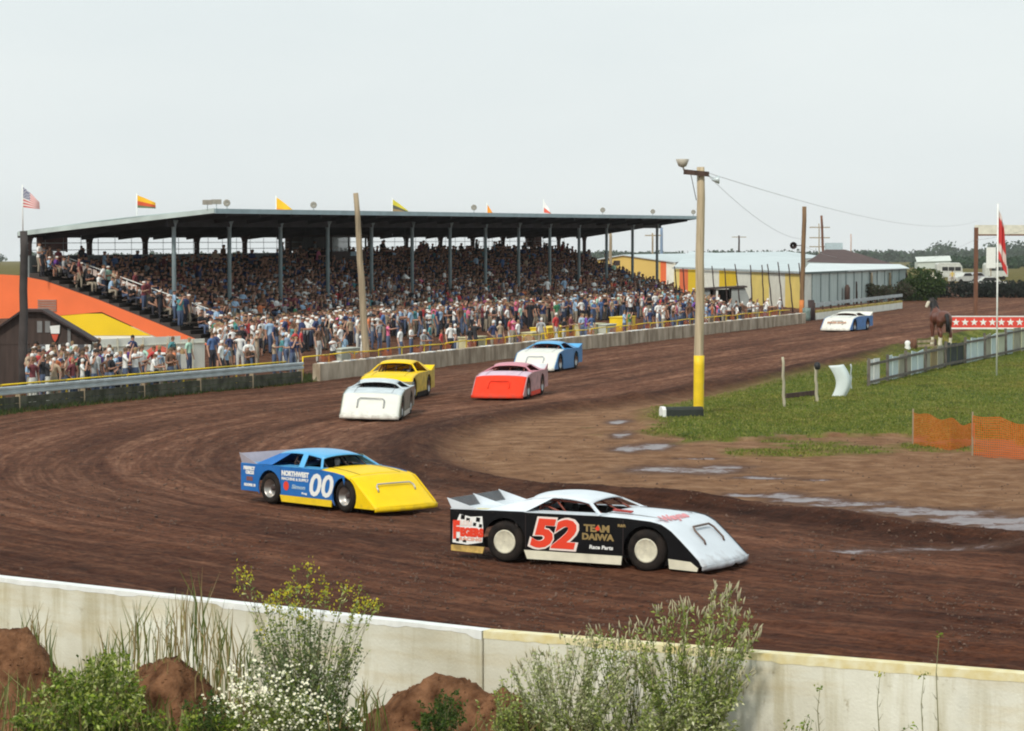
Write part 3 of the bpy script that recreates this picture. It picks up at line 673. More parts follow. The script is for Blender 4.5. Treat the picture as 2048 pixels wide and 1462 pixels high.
mb = MB(); mb.bar(S(31.5, tc_, roof_z(31.5, tc_) - .42) - gs_o, S(121, tc_, roof_z(121, tc_) - .42) - gs_o, .2, .4); mb.build('roof_beam', M['roof_under'], gs)
for k in range(15):
    s = 31.6 + 6.75 * k
    if s < 127: column(s, 32.2, 3.0, roof_z(s, 32.2) - .2, M['steel_dark'], .17)
# brown banners, box of the announcers and lamps
def banner(px0, px1, py0, py1, t, m, label):
    sa, sb = s_of(px0, t), s_of(px1, t); pa = S(sa, t); z0 = AT(px0, py1, pa.y).z; z1 = AT(px0, py0, pa.y).z
    mb = MB(); Ls = sb - sa; mb.box(0, Ls, -.03, .03, 0, z1 - z0); 
    for x in (0, Ls): mb.box(x - .04, x + .04, -.045, .045, -.05, z1 - z0 + .05)
    mb.box(-.04, Ls + .04, -.04, .04, z1 - z0, z1 - z0 + .06)
    o = mb.build('banner_board', m); o.location = (pa.x, pa.y, z0); o.rotation_euler.z = UANG; tag(o, label, 'banner', 'boards hanging at the back of the grandstand')
bm_ = mat('dark_red_board', (.14, .075, .07), .8, .15, 1)
banner(76, 134, 476, 503, 32.4, bm_, 'dark red board hanging at the far left back of the grandstand')
banner(572, 612, 476, 502, 32.4, mat('grey_brown_board', (.2, .17, .14), .8, .15, 1), 'grey brown board beside the cream board at the back of the grandstand')
banner(614, 632, 472, 505, 32.3, mat('cream_board', (.75, .7, .5), .8, .1, 1), 'narrow cream board left of the announcer box')
banner(1052, 1082, 471, 494, 32.4, bm_, 'small dark red board at the right back of the grandstand')
pb = empty('announcer_box', S(s_of(672, 30.5), 30.5, 4.1), UANG); tag(pb, 'dark announcer box with a window on the upper rows of the grandstand', 'booth')
W = 2.9
mb = MB(); mb.box(-W, W, -1.0, 1.2, 0, .75); mb.build('lower_wall', M['steel_dark'], pb)
mb = MB(); mb.box(-W, W, 1.15, 1.2, .75, 1.8); mb.build('back_wall', M['black'], pb)
mb = MB(); mb.box(-W - .1, W + .1, -1.15, 1.2, 1.75, 1.86); mb.build('roof', M['steel_dark'], pb)
for x in (-W + .05, 0, W - .05):
    mb = MB(); mb.box(x - .05, x + .05, -1.02, -.92, .75, 1.75); mb.build('post', M['steel_dark'], pb)
mb = MB(); mb.box(-W + .12, -.08, -.98, -.96, .78, 1.72); mb.build('window', mat('booth_glass', (.16, .22, .24), .2, .3, 2, alpha=.55), pb)
mb = MB(); mb.box(.1, 1.9, -1.08, -1.02, .45, .74); mb.build('counter_sign', mat('pale_blue_sign', (.35, .5, .6), .7), pb)
def shade_lamp(px, py, k):
    t = 25.5; s = s_of(px, t); p = S(s, t); z = AT(px, py, p.y).z; e = empty('hanging_lamp', (p.x, p.y, z)); tag(e, f'white cone lamp hanging under the grandstand roof, {k} from the left', 'lamp', 'cone lamps hanging under the roof')
    mb = MB(); mb.lathe([(.03, .16), (.1, .12), (.36, -.14), (.34, -.15)], 14, 'z'); mb.build('lamp_shade', mat('white_enamel', (.95, .95, .92), .4, .02), e)
    mb = MB(); mb.tube([(0, 0, .14), (0, 0, roof_z(s, t) - .3 - z)], .012, 5); mb.build('cord', M['black'], e)
for k, (px, py) in zip(('first', 'second', 'third', 'fourth'), [(612, 562), (810, 553), (978, 547), (1128, 540)]): shade_lamp(px, py, k)
# lamps and flags along the roof
def roof_flood(px, py, k, label, broad=False):
    t = 20.7; s = s_of(px, t); p = S(s, t); z = AT(px, py, p.y).z; e = empty('floodlight', (p.x, p.y, roof_z(s, t) + .05)); tag(e, label, 'floodlight', 'floodlights on the grandstand roof')
    hz = z - e.location.z
    mb = MB(); mb.tube([(0, 0, -.1), (0, 0, hz)], .025, 6); mb.build('bracket', M['grey_metal'], e)
    mb = MB()
    if broad: mb.box(-.26, .26, -.08, .08, hz - .12, hz + .14)
    else: mb.lathe([(.03, .2), (.13, .12), (.2, -.1), (.19, -.11), (.02, -.02)], 10, 'y', (0, 0, hz))
    mb.build('lamp_head', mat('lamp_head_grey', (.30, .28, .24), .5), e)
for k, (px, py, b, l) in enumerate([(416, 405, True, 'left one of the pair of broad floodlights at the near roof corner'), (434, 404, True, 'right one of the pair of broad floodlights at the near roof corner'), (455, 406, False, 'round floodlight just right of the broad pair'), (628, 410, False, 'round floodlight left of the leaning pole'),
        (948, 415, False, 'round floodlight left of the small orange flag'), (1205, 420, False, 'round floodlight right of the red and white pennant'), (1305, 423, False, 'round floodlight near the right end of the roof'), (1386, 424, False, 'last floodlight at the right corner of the roof')]): roof_flood(px, py, k, l, b)
def flagmat(name, kind):
    m = bpy.data.materials.new(name); m.use_nodes = True; nt = m.node_tree; b = nt.nodes['Principled BSDF']; b.inputs['Roughness'].default_value = .8
    at = nt.nodes.new('ShaderNodeAttribute'); at.attribute_name = 'Col'; nt.links.new(at.outputs['Color'], b.inputs['Base Color']); return m
fm = flagmat('flag_cloth', 0)
def flag(px, pytop, pybot, w, hgt, colfn, label, t=31.0, foot=None, D=None, droop=.5, hang=False, polem=None):
    if D: p = AT(px, pytop, D); ztop = p.z; base = foot
    else:
        s = s_of(px, t); q = S(s, t); ztop = AT(px, pytop, q.y).z; p = Vector((q.x, q.y, 0)); base = roof_z(s, t) - .3
    e = empty('flag', (p.x, p.y, base)); tag(e, label, 'flag'); H0 = ztop - base
    mb = MB(); mb.tube([(0, 0, 0), (0, 0, H0 + .1)], .035, 7); mb.build('flagpole', polem or M['paint_white'], e)
    nx_, ny_ = 26, 26; P = []; C = []
    for i in range(nx_ + 1):
        u = i / nx_
        for j in range(ny_ + 1):
            v = j / ny_
            if hang: x = w * u * (.25 + .12 * v); z = H0 - hgt * v - w * .75 * u; y = .10 * sin(u * 9 + v * 2)
            else: x = w * u * (1 - .12 * u); z = H0 - hgt * v * (1 - droop * u * .9) - droop * hgt * u * 1.0; y = .12 * sin(u * 6 + v) * u
            P.append((x, y, z)); C.append(colfn(u, v))
    Fx = [(i * (ny_ + 1) + j, (i + 1) * (ny_ + 1) + j, (i + 1) * (ny_ + 1) + j + 1, i * (ny_ + 1) + j + 1) for i in range(nx_) for j in range(ny_)]
    me = np_mesh('cloth', P, Fx, fm, np.array(C), True); link('cloth', me, e); return e
def us(u, v):
    if u < .4 and v < 7 / 13: return (.85, .85, .85) if ((int(u * 30) + int(v * 18)) % 3 == 0) else (.06, .08, .2)
    return (.6, .06, .06) if int(v * 13) % 2 == 0 else (.85, .82, .8)
flag(47, 373, 415, 1.05, 1.15, us, 'stars and stripes flag at the far left above the roof', t=31.5, droop=.75)
flag(275, 390, 420, 1.25, .75, lambda u, v: (.85, .45, .02) if v < .45 - .0 * u else ((.6, .08, .03) if v < .8 else (.12, .16, .08)), 'yellow, red and green flag above the left half of the roof', droop=.6)
flag(553, 394, 417, 1.2, .9, lambda u, v: (.9, .5, .02) if v < .75 else (.85, .32, .03), 'plain yellow orange flag above the roof', droop=.9)
flag(785, 398, 419, 1.3, .9, lambda u, v: (.6, .5, .04) if v < .45 else ((.08, .08, .06) if v < .75 else (.3, .2, .1)), 'olive yellow and black flag above the middle of the roof', droop=.95)
flag(974, 408, 420, .5, .7, lambda u, v: (.85, .3, .02), 'small orange pennant above the roof', droop=1.0)
flag(1087, 401, 425, .7, 1.0, lambda u, v: (.75, .12, .08) if (v > .55) else (.85, .8, .78), 'red and white pennant above the right half of the roof', droop=1.0)

# refreshment hut on the left
hut_p = G(118, 768); hut = empty('refreshment_hut', hut_p, radians(0)); tag(hut, 'dark brown gabled refreshment hut behind the crowd at the left edge', 'hut')
D_ = hut_p.y; kx = lambda px: (px - 1024) / F * D_ - hut_p.x
kz = lambda py: AT(0, py, D_).z
brown = mat('dark_brown_boards', (.055, .036, .030), .85, .25, 1.2, .3, 8, stretch=(6, 1, .5))
zA, zE = kz(621), kz(682); zB = kz(689)
mb = MB(); mb.prism([(kx(-40), 0, zB), (kx(184), 0, zB), (kx(184), 0, zE), (kx(90), 0, zA), (kx(48), 0, zA), (kx(-40), 0, zE)], (0, .06, 0)); mb.build('gable', brown, hut)
mb = MB(); mb.prism([(kx(86), -.25, zA + .05), (kx(190), -.25, zE + .02), (kx(190), -.25, zE - .06), (kx(86), -.25, zA - .05)], (0, 1.3, 0)); mb.build('roof', M['steel_dark'], hut)
mb = MB(); mb.prism([(kx(86), -.25, zA + .05), (kx(46), -.25, zA + .05), (kx(-46), -.25, zE), (kx(-46), -.25, zE - .08), (kx(46), -.25, zA - .05), (kx(86), -.25, zA - .05)], (0, 1.3, 0)); mb.build('roof', M['steel_dark'], hut)
mb = MB(); mb.box(kx(-40), kx(182), 1.0, 1.08, 0, zB); mb.build('back_wall', M['board_white'], hut)
mb = MB(); mb.box(kx(-40), kx(58), .02, .08, 0, zB); mb.build('side_boards', brown, hut)  # dark boards run on to stand in for the shadow under the gable
mb = MB(); mb.box(kx(78), kx(182), .05, .35, 0, .95); mb.build('counter', M['board_white'], hut)
for px in (60, 142, 172):
    mb = MB(); mb.box(kx(px), kx(px) + .1, -.05, .05, 0, zB); mb.build('post', M['wood_dark'], hut)
for k in range(8):       # scalloped awning with black and white stripes
    a = kx(78 + k * 13); mb = MB(); w = kx(78 + 13) - kx(78)
    mb.prism([(a, -.08, zB), (a + w * .96, -.08, zB), (a + w * .96, -.12, zB - .22), (a + w * .7, -.12, zB - .3), (a + w * .3, -.12, zB - .3), (a, -.12, zB - .22)], (0, .02, 0))
    mb.build('awning_flap', M['paint_white'] if k % 2 else mat('awning_grey', (.12, .12, .13), .8), hut)
for px in (79, 95):
    mb = MB(); mb.box(kx(px - 5), kx(px + 5), -.03, 0, kz(665), kz(642)); mb.build('vent_slot', mat('dull_grey_panel', (.2, .2, .2), .8), hut)
mb = MB(); mb.prism([(kx(100), -.05, kz(652)), (kx(120), -.05, kz(650)), (kx(119), -.05, kz(667)), (kx(102), -.05, kz(667))], (0, -.03, 0)); 
mb.build('cup_sign', M['paint_white'], hut)
mb = MB(); mb.prism([(kx(103), -.05, kz(668.5)), (kx(117), -.05, kz(668.5)), (kx(114), -.05, kz(678)), (kx(110), -.05, kz(684)), (kx(106), -.05, kz(678))], (0, -.03, 0)); mb.build('cup_sign', mat('sign_red', (.6, .08, .04), .6), hut)
mb = MB(); mb.box(kx(135), kx(141), -.06, 0, kz(690), kz(657)); mb.build('notice', mat('dull_grey_panel', (.2, .2, .2), .8), hut)
# tall dark post at the far left
def pole(px, pyb, pyt, pxt=None, r=.15, m=None, label='', z0=0, D=None, nm='utility_pole', cat='pole', rt=None, group=None):
    b = G(px, pyb) if D is None else AT(px, pyb, D)
    if D is not None: b.z = z0
    t = AT(pxt or px, pyt, b.y); e = empty(nm, (b.x, b.y, b.z)); tag(e, label, cat, group)
    mb = MB(); v = t - b; n = 8
    mb.tube([v * (i / n) + Vector((.015 * sin(i * 2.1), 0, 0)) - Vector((0, 0, .1 if i == 0 else 0)) for i in range(n + 1)], [r - (r - (rt or r * .8)) * i / n for i in range(n + 1)], 12)
    mb.build('shaft', m or M['wood'], e); return e, b, t
pole(46, 778, 462, 48, .18, mat('tarred_wood', (.05, .042, .04), .85, .4, 1.5, .3), 'tall dark post at the left edge of the crowd')
# white board fence beside the hut
wf = empty('board_fence', G(184, 748)); tag(wf, 'white board fence beside the refreshment hut', 'fence')
a = G(184, 748) - wf.location; b = G(410, 735) - wf.location
for k in range(9):
    p = a.lerp(b, k / 9); q = a.lerp(b, (k + 1) / 9); h = 1.46 - (k > 6) * .16
    mb = MB(); mb.prism([p, q - (q - p) * .02, q - (q - p) * .02 + up * h, p + up * h], (0, .05, 0)); mb.build('panel', M['board_white'], wf)
    if k % 2 == 0:
        mb = MB(); mb.box(p.x - .03, p.x + .03, p.y - .07, p.y - .01, 0, h + .02); mb.build('post', mat('pale_post', (.5, .48, .38), .8), wf)
mb = MB(); mb.bar(a + up * 1.1 + Vector((0, -.04, 0)), b + up * 1.1 + Vector((0, -.04, 0)), .04, .06); mb.build('rail', mat('pale_post', (.5, .48, .38), .8), wf)
# parasols over the crowd
for px, py, c, l in ((317, 699, (.5, .09, .05), 'small red parasol above the crowd in front of the white fence'), (350, 700, (.35, .22, .1), 'small brown parasol above the crowd in front of the white fence')):
    p = G(px, 752); e = empty('parasol', p); tag(e, l, 'parasol'); z = AT(px, py, p.y).z
    mb = MB(); mb.lathe([(.01, .28), (.25, .22), (.5, .05), (.55, -.05), (.53, -.05)], 8, 'z', (0, 0, z - .1), smooth=False); mb.build('canopy', mat('parasol_' + str(px), c, .8), e)
    mb = MB(); mb.tube([(0, 0, 0), (0, 0, z + .1)], .02, 6); mb.build('pole', M['grey_metal'], e)
# ------------------------------------------------------------ poles and wires
e, pb_, pt_ = pole(1397, 831, 334, 1402, .165, mat('pole_wood_pale', (.44, .35, .22), .85, .28, 2.2, .35, 12, stretch=(5, 5, .3), col2=(.60, .49, .33)), 'tall wooden pole with a yellow painted foot on the infield grass', rt=.125)
mainpole = e
zc = AT(1397, 711, pb_.y).z
mb = MB(); v = pt_ - pb_; mb.tube([v * (k * zc / pt_.z / 6) for k in range(7)], .172, 12); mb.build('painted_foot', M['paint_yel'], e)
za = AT(0, 345, pb_.y).z
mb = MB(); mb.bar((-.52, -.2, za + .02), (.30, -.2, za - .06), .10, .16); mb.build('crossarm', M['wood_dark'], e)
mb = MB(); mb.tube([(-.50, -.2, za + .05), (-.55, -.2, za + .2)], .03, 6); mb.lathe([(.03, .16), (.13, .2), (.22, .42), (.20, .43), (.05, .3)], 12, 'z', (-.56, -.2, za), 0); mb.build('lamp_head', mat('lamp_pale', (.45, .42, .35), .5), e)
mb = MB(); mb.tube([(.28, -.2, za - .1), (.5, -.25, za - .22)], .022, 6); mb.lathe([(.02, -.12), (.09, 0), (.14, .12), (.13, .13)], 10, 'x', (.5, -.25, za - .24), 0); mb.build('side_lamp', M['grey_metal'], e)
mb = MB(); mb.tube([(-.3, -.2, za), (-.1, -.1, za - .9)], .012, 5); mb.build('brace', M['steel_dark'], e)
e, lb, lt = pole(734, 744, 386, 712, .17, M['wood'], 'leaning bare wooden pole in front of the crowded grandstand', rt=.11)
e, rb, rt_ = pole(1603, 640, 413, 1609, .17, mat('pole_wood_brown', (.20, .12, .06), .85, .3, 2, .3, stretch=(4, 4, .3)), 'wooden pole at the far end of the track wall beside the pale yellow striped shed', rt=.15)
mb = MB(); bl = AT(1604, 600, rb.y).z; mb.tube([(0, 0, 0), (0.02, 0, bl)], .18, 10); mb.build('orange_foot', mat('faded_orange', (.6, .2, .05), .8, .2, 3), e)
mb = MB(); zf = AT(0, 491, rb.y).z; mb.tube([(0, 0, zf), (-.5, -.1, zf)], .03, 6); mb.lathe([(.03, .1), (.2, 0), (.26, -.22), (.25, -.23)], 10, 'y', (-.62, -.05, zf)); mb.build('lamp_head', M['steel_dark'], e)
pole(1650, 520, 431, 1643, .17, M['wood_red'], 'brown pole rising behind the dark hip roof', D=320, z0=-.8)
e, b_, t_ = pole(1639, 520, 447, 1638, .10, M['wood'], 'grey utility pole with two crossarms behind the dark hip roof', D=420, z0=-1.5)
for dz in (.6, 2.2, 3.6):
    mb = MB(); mb.bar((-1.6, 0, t_.z - b_.z - dz), (1.6, 0, t_.z - b_.z - dz), .14, .16); mb.build('crossarm', M['wood'], e)
e, b_, t_ = pole(1478, 522, 471, 1478, .2, M['steel_dark'], 'distant utility pole above the shed roofs right of the tall yellow footed pole', D=520, z0=-2)
mb = MB(); mb.bar((-1.4, 0, t_.z - b_.z - .3), (1.4, 0, t_.z - b_.z - .3), .12, .14); mb.build('crossarm', M['wood'], e)
pole(1702, 520, 468, 1702, .12, mat('thin_mast', (.55, .40, .35), .8), 'thin pale mast right of the dark hip roof', D=420, z0=-2)
e, b_, t_ = pole(1306, 560, 466, 1305, .13, M['wood'], 'utility pole with a crossarm seen past the right end of the grandstand', D=330, z0=-.5)
mb = MB(); mb.bar((-1.0, 0, t_.z - b_.z - .3), (1.0, 0, t_.z - b_.z - .3), .12, .14); mb.build('crossarm', M['wood'], e)
e, b_, t_ = pole(1222, 600, 461, 1221, .17, M['wood'], 'wooden pole just behind the right end of the grandstand', D=262, z0=-.2)
pole(1323, 530, 455, 1323, .55, mat('far_blue_tank', (.20, .28, .42), .7), 'distant slim blue grey silo behind the grandstand end', D=900, z0=-6, nm='silo', cat='silo')
def wire(p, q, sag, label):
    p = Vector(p); q = Vector(q); mb = MB(); n = 26; o = p
    mb.tube([(p.lerp(q, i / n) - Vector((0, 0, sag * 4 * (i / n) * (1 - i / n)))) - o for i in range(n + 1)], .009, 4); w = mb.build('overhead_wire', mat('wire_grey', (.42, .43, .43), .6), None); w.location = o; tag(w, label, 'wire')
wire(pt_ + Vector((.25, 0, -.3)), AT(1606, 478, rb.y), .5, 'overhead wire from the yellow footed pole down to the pole by the striped shed')
wire(pt_ + Vector((.25, 0, -.2)), AT(1960, 440, 330), 1.2, 'long overhead wire running from the yellow footed pole to the right edge')
wire(AT(1606, 491, rb.y), AT(1702, 512, 420), .5, 'low wire right of the pole by the striped shed')
wire(AT(1952, 478, 175), AT(1800, 530, 500), .6, 'thin wire running from the billboard post to the left')
wire(AT(1952, 480, 175), AT(2300, 340, 120), .6, 'thin wire running from the billboard post up to the right edge')
# leaning fence poles in front of the striped shed
for k, (px, xt, yt, yb) in enumerate([(1358, 1349, 533, 588), (1372, 1366, 536, 590), (1432, 1424, 532, 612), (1456, 1449, 536, 614), (1482, 1470, 528, 616), (1505, 1501, 530, 612), (1528, 1524, 530, 612), (1545, 1535, 528, 612), (1566, 1556, 524, 612), (1586, 1577, 528, 608), (1606, 1598, 526, 606)]):
    pole(px, yb, yt, xt, .055, M['steel_dark'], f'thin dark leaning post before the striped shed, {("first","second","third","fourth","fifth","sixth","seventh","eighth","ninth","tenth","eleventh")[k]} from the left', D=214 - k * .6, z0=0, nm='fence_post', cat='post', group='thin leaning posts in front of the striped shed')

# ------------------------------------------------------------ buildings on the right
def PX(px, D, z=0.0): v = AT(px, 500, D); return Vector((v.x, D, z))
# long low shed with coloured panels
cor = PX(1606, 221); lef = PX(1348, 257); rig = PX(1812, 252)
sh = empty('striped_shed', cor); tag(sh, 'long low white shed with yellow and orange wall panels beyond the grandstand', 'shed')
E = 2.95
def rel(v, z=0): return Vector((v.x - cor.x, v.y - cor.y, z))
stripes = [(1348, 1359, 'pale_yellow'), (1359, 1376, 'orange'), (1376, 1393, 'yellow'), (1393, 1438, 'board_white'), (1438, 1473, 'yellow'), (1473, 1503, 'board_white'), (1503, 1538, 'pale_yellow'), (1538, 1570, 'board_white'), (1570, 1603, 'pale_yellow'), (1603, 1606, 'board_white')]
def along_px(p, q, px):       # point of the line p-q seen in column px
    k = (px - 1024) / F; d = q - p; t = (k * p.y - p.x) / (d.x - k * d.y); return p + d * t
nrmA = Vector((1, .23, 0))
for a, b, m in stripes:
    p, q = rel(along_px(cor, lef, a)), rel(along_px(cor, lef, b)); mb = MB()
    hz = 1.3 if (m == 'yellow' and a > 1430) else -.2
    mb.prism([p + up * hz, q + up * hz, q + up * (E - .002), p + up * (E - .002)], nrmA * .1); mb.build('wall_panel', M[m], sh)
    if hz > 0:
        mb = MB(); mb.prism([p - up * .2, q - up * .2, q + up * (hz - .01), p + up * (hz - .01)], nrmA * .1); mb.build('wall_panel', M['board_white'], sh)
side = mat('pale_blue_green_boards', (.50, .58, .55), .8, .12, 1.2, stretch=(1, 1, .3))
n = 13
for k in range(n):
    p, q = rel(cor.lerp(rig, k / n)), rel(cor.lerp(rig, (k + 1) / n)); mb = MB(); g = (q - p) * .02
    mb.prism([p + g - up * .2, q - g - up * .2, q - g + up * (E - .15), p + g + up * (E - .15)], Vector((-.5, .2, 0)) * .2); mb.build('wall_board', M['board_white'] if k == 0 else side, sh)
    mb = MB(); mb.bar(q + Vector((.03, -.05, -.1)), q + Vector((.03, -.05, E - .15)), .08); mb.build('batten', mat('batten_grey', (.3, .36, .36), .8), sh)
ridge0 = PX(1380, 300); ridge1 = PX(1640, 262); ridge2 = PX(1812, 290)
mb = MB(); z1 = AT(0, 515, 262).z
mb.add([rel(lef, E), rel(cor, E) + Vector((-.1, -.25, 0)), rel(PX(1604, 262), 3.72), rel(ridge0, 4.2)], [(0, 1, 2, 3)]); mb.build('roof', mat('pale_blue_roof', (.56, .62, .63), .6, .06, .3), sh, solid=.08)
mb = MB(); mb.add([rel(cor, E) + Vector((-.1, -.3, 0)), rel(rig, E) + Vector((.3, -.3, 0)), rel(PX(1800, 262), 3.22), rel(PX(1618, 240), 3.52)], [(0, 1, 2, 3)]); mb.build('roof', mat('pale_white_roof', (.66, .71, .71), .6, .05, .3), sh, solid=.08)
mb = MB(); mb.bar(rel(cor, E - .06) + Vector((0, -.3, 0)), rel(rig, E - .06) + Vector((0, -.3, 0)), .1, .16); mb.build('gutter', mat('gutter_dark', (.14, .18, .17), .8), sh)
mb = MB(); mb.bar(rel(cor, E - .05) - nrmA * .15, rel(lef, E - .05) - nrmA * .15, .06, .12); mb.build('gutter', M['grey_metal'], sh)
# lean-to in front of it
lt = empty('lean_to', G(1450, 612)); tag(lt, 'small grey lean-to with an open dark front beside the white and yellow shed', 'shed'); 
W_ = lt.location; lx = lambda px: (px - 1024) / F * W_.y - W_.x; lz = lambda py: AT(0, py, W_.y).z
gd_ = mat('lean_to_grey', (.30, .33, .33), .8, .15, 1)
mb = MB(); mb.prism([(lx(1405), 0, 0), (lx(1420), 0, 0), (lx(1420), 0, lz(580)), (lx(1405), 0, lz(580))], (0, 3, 0)); mb.build('side_wall', gd_, lt)
mb = MB(); mb.prism([(lx(1463), 0, 0), (lx(1505), 0, 0), (lx(1490), 0, lz(576)), (lx(1463), 0, lz(578))], (0, 3, 0)); mb.build('side_wall', gd_, lt)
mb = MB(); mb.box(lx(1420), lx(1463), 2.8, 2.9, 0, lz(580)); mb.build('back_wall', M['steel_dark'], lt)
mb = MB(); mb.prism([(lx(1400), -.2, lz(580)), (lx(1494), -.2, lz(575)), (lx(1494), -.2, lz(572)), (lx(1400), -.2, lz(577))], (0, 3.4, 0)); mb.build('roof', M['steel_dark'], lt)
mb = MB(); mb.box(lx(1432), lx(1436), -.05, .05, 0, lz(580)); mb.build('post', M['paint_white'], lt)
# hip roofed building
hp = empty('hip_roof_house', PX(1700, 310, -1)); tag(hp, 'pale house with a dark brown hip roof behind the white shed', 'house')
c0 = hp.location; hh = lambda px, py, D: AT(px, py, D) - c0
a = [hh(1612, 524, 300), hh(1797, 531, 310), hh(1780, 528, 340), hh(1640, 522, 335)]; r0, r1 = hh(1652, 499, 318), hh(1690, 499, 322)
mb = MB(); mb.add(a + [r0, r1], [(0, 1, 5, 4), (1, 2, 5), (2, 3, 4, 5), (3, 0, 4)]); mb.build('roof', mat('brown_shingle', (.085, .05, .045), .9, .2, 1, .3), hp)
mb = MB(); 
for k in range(4):
    p, q = a[k] * 1, a[(k + 1) % 4] * 1
    mb.add([Vector((p.x, p.y, -.3)), Vector((q.x, q.y, -.3)), Vector((q.x, q.y, q.z)), Vector((p.x, p.y, p.z))], [(0, 1, 2, 3)])
mb.build('wall', side, hp)
mb = MB(); v = hh(1659, 494, 325); mb.box(v.x - .4, v.x + 1.6, v.y, v.y + 1.4, v.z - 1.2, v.z + .5); mb.build('roof_vent', mat('vent_blue', (.45, .55, .58), .6), hp)
# yellow gabled hall and its long roof
yh = empty('yellow_hall', PX(1255, 292)); tag(yh, 'yellow gabled hall with an orange corner seen past the grandstand end', 'hall'); c1 = yh.location
def yl_(px, py, D=292): return AT(px, py, D) - c1
g0, g1, ga_, = yl_(1165, 545), yl_(1321, 538), yl_(1245, 510)
mb = MB(); mb.prism([Vector((g0.x, 0, -.4)), Vector((g1.x, 0, -.4)), Vector((g1.x, 0, yl_(0, 523).z)), Vector((ga_.x, 0, ga_.z)), Vector((g0.x, 0, yl_(0, 524).z))], (0, .15, 0)); mb.build('gable_wall', mat('hall_yellow', (.72, .50, .14), .7, .06, .3), yh)
mb = MB(); mb.box(g1.x, yl_(1334, 0).x, 0, .2, -.4, yl_(0, 522).z); mb.build('corner_panel', M['orange'], yh)
mb = MB(); mb.box(yl_(1334, 0).x, yl_(1350, 0).x, 0, .2, -.4, yl_(0, 524).z); mb.build('corner_panel', M['board_white'], yh)
mb = MB(); mb.prism([Vector((yl_(1228, 0).x, -.03, yl_(0, 531).z)), Vector((yl_(1241, 0).x, -.03, yl_(0, 531).z)), Vector((yl_(1241, 0).x, -.03, yl_(0, 521).z)), Vector((yl_(1228, 0).x, -.03, yl_(0, 521).z))], (0, .02, 0)); mb.build('window', M['steel_dark'], yh)
rdir = U * 70
zr = yl_(0, 524).z; pr = Vector((ga_.x, -.2, ga_.z + .05)); pe = Vector((yl_(1352, 0).x, -.2, zr)); pl = Vector((g0.x - .3, -.2, zr))
mb = MB(); mb.add([pe, pe + rdir, pr + rdir, pr, ], [(0, 1, 2, 3)]); mb.add([pr, pr + rdir, pl + rdir, pl], [(0, 1, 2, 3)]); mb.build('roof', mat('pale_blue_roof', (.50, .57, .58), .6), yh, solid=.1)
mb = MB(); mb.prism([pe - up * .1, pe + rdir - up * .1, Vector((pe.x, 0, -.4)) + rdir, Vector((pe.x, 0, -.4))], (-.2, 0, 0)); mb.build('side_wall', M['board_white'], yh)

# end of the track wall: dark gate post, bin and the low white barrier beyond
e = empty('gate_post', G(1622, 641)); tag(e, 'thick dark post at the end of the concrete track wall', 'post'); mb = MB(); k_ = e.location.y / F
mb.tube([(0, 0, -.1), (0, 0, 41 * k_)], .22, 12); mb.build('post', M['steel_dark'], e)
e = empty('litter_bin', G(1613, 642)); tag(e, 'grey green drum beside the dark post at the end of the wall', 'bin')
mb = MB(); mb.lathe([(.0, 0), (.26, 0), (.29, .3), (.27, .6), (.29, .9), (.27, .9), (.25, .2)], 14, 'z'); mb.build('drum', mat('drum_green', (.16, .22, .2), .5, .2, 4), e)
bt = empty('barrier_rail', G(1632, 640)); tag(bt, 'low white barrier with a yellow band and grey rail in front of the pale shed', 'barrier')
p0 = Vector((0, 0, 0)); p1 = G(1805, 617) - bt.location
n = 12
for k in range(n):
    a = p0.lerp(p1, k / n); b = p0.lerp(p1, (k + 1) / n); g = (b - a) * .015
    mb = MB(); mb.prism([a + g, b - g, b - g + up * .5, a + g + up * .5], V_ * .2); mb.build('barrier_block', M['board_white'], bt)
    mb = MB(); mb.prism([a + g + up * .5, b - g + up * .5, b - g + up * .66, a + g + up * .66], V_ * .22); mb.build('yellow_band', mat('dull_yellow', (.5, .38, .08), .8, .3, 2), bt)
    mb = MB(); mb.prism([a + up * .96, b + up * .96, b + up * 1.2, a + up * 1.2], V_ * .06); mb.build('rail_beam', M['grey_metal'], bt)
    mb = MB(); mb.bar(a + V_ * .12, a + V_ * .12 + up * 1.22, .12); mb.build('post', M['wood_dark'], bt)
for k, (px, py, h) in enumerate([(1643, 607, 1.1), (1661, 605, 1.0), (1680, 603, 1.1), (1695, 602, 1.15)]):
    e = empty('stump', PX(px, 232)); tag(e, f'dark wooden stump behind the white barrier, {("first","second","third","fourth")[k]} from the left', 'stump', 'dark stumps behind the white barrier')
    mb = MB(); mb.tube([(0, 0, 0), (0, 0, h + .35), (0, 0, h + .6)], [.24, .24, .1], 10); mb.build('stump', M['wood_dark'], e)
pole(1713, 600, 563, 1712, .13, M['wood_dark'], 'dark square post against the pale boards of the shed', D=236, z0=0, nm='post', cat='post')
for k, (px, yt) in enumerate([(1743, 545), (1780, 545), (1812, 545)]): pole(px, 600, yt, px, .14, M['wood_dark'] if k == 2 else M['wood'], f'brown post by the bushes at the far end of the shed, {("left","middle","right")[k]} of three', D=240 + 6 * k, z0=0, nm='post', cat='post')

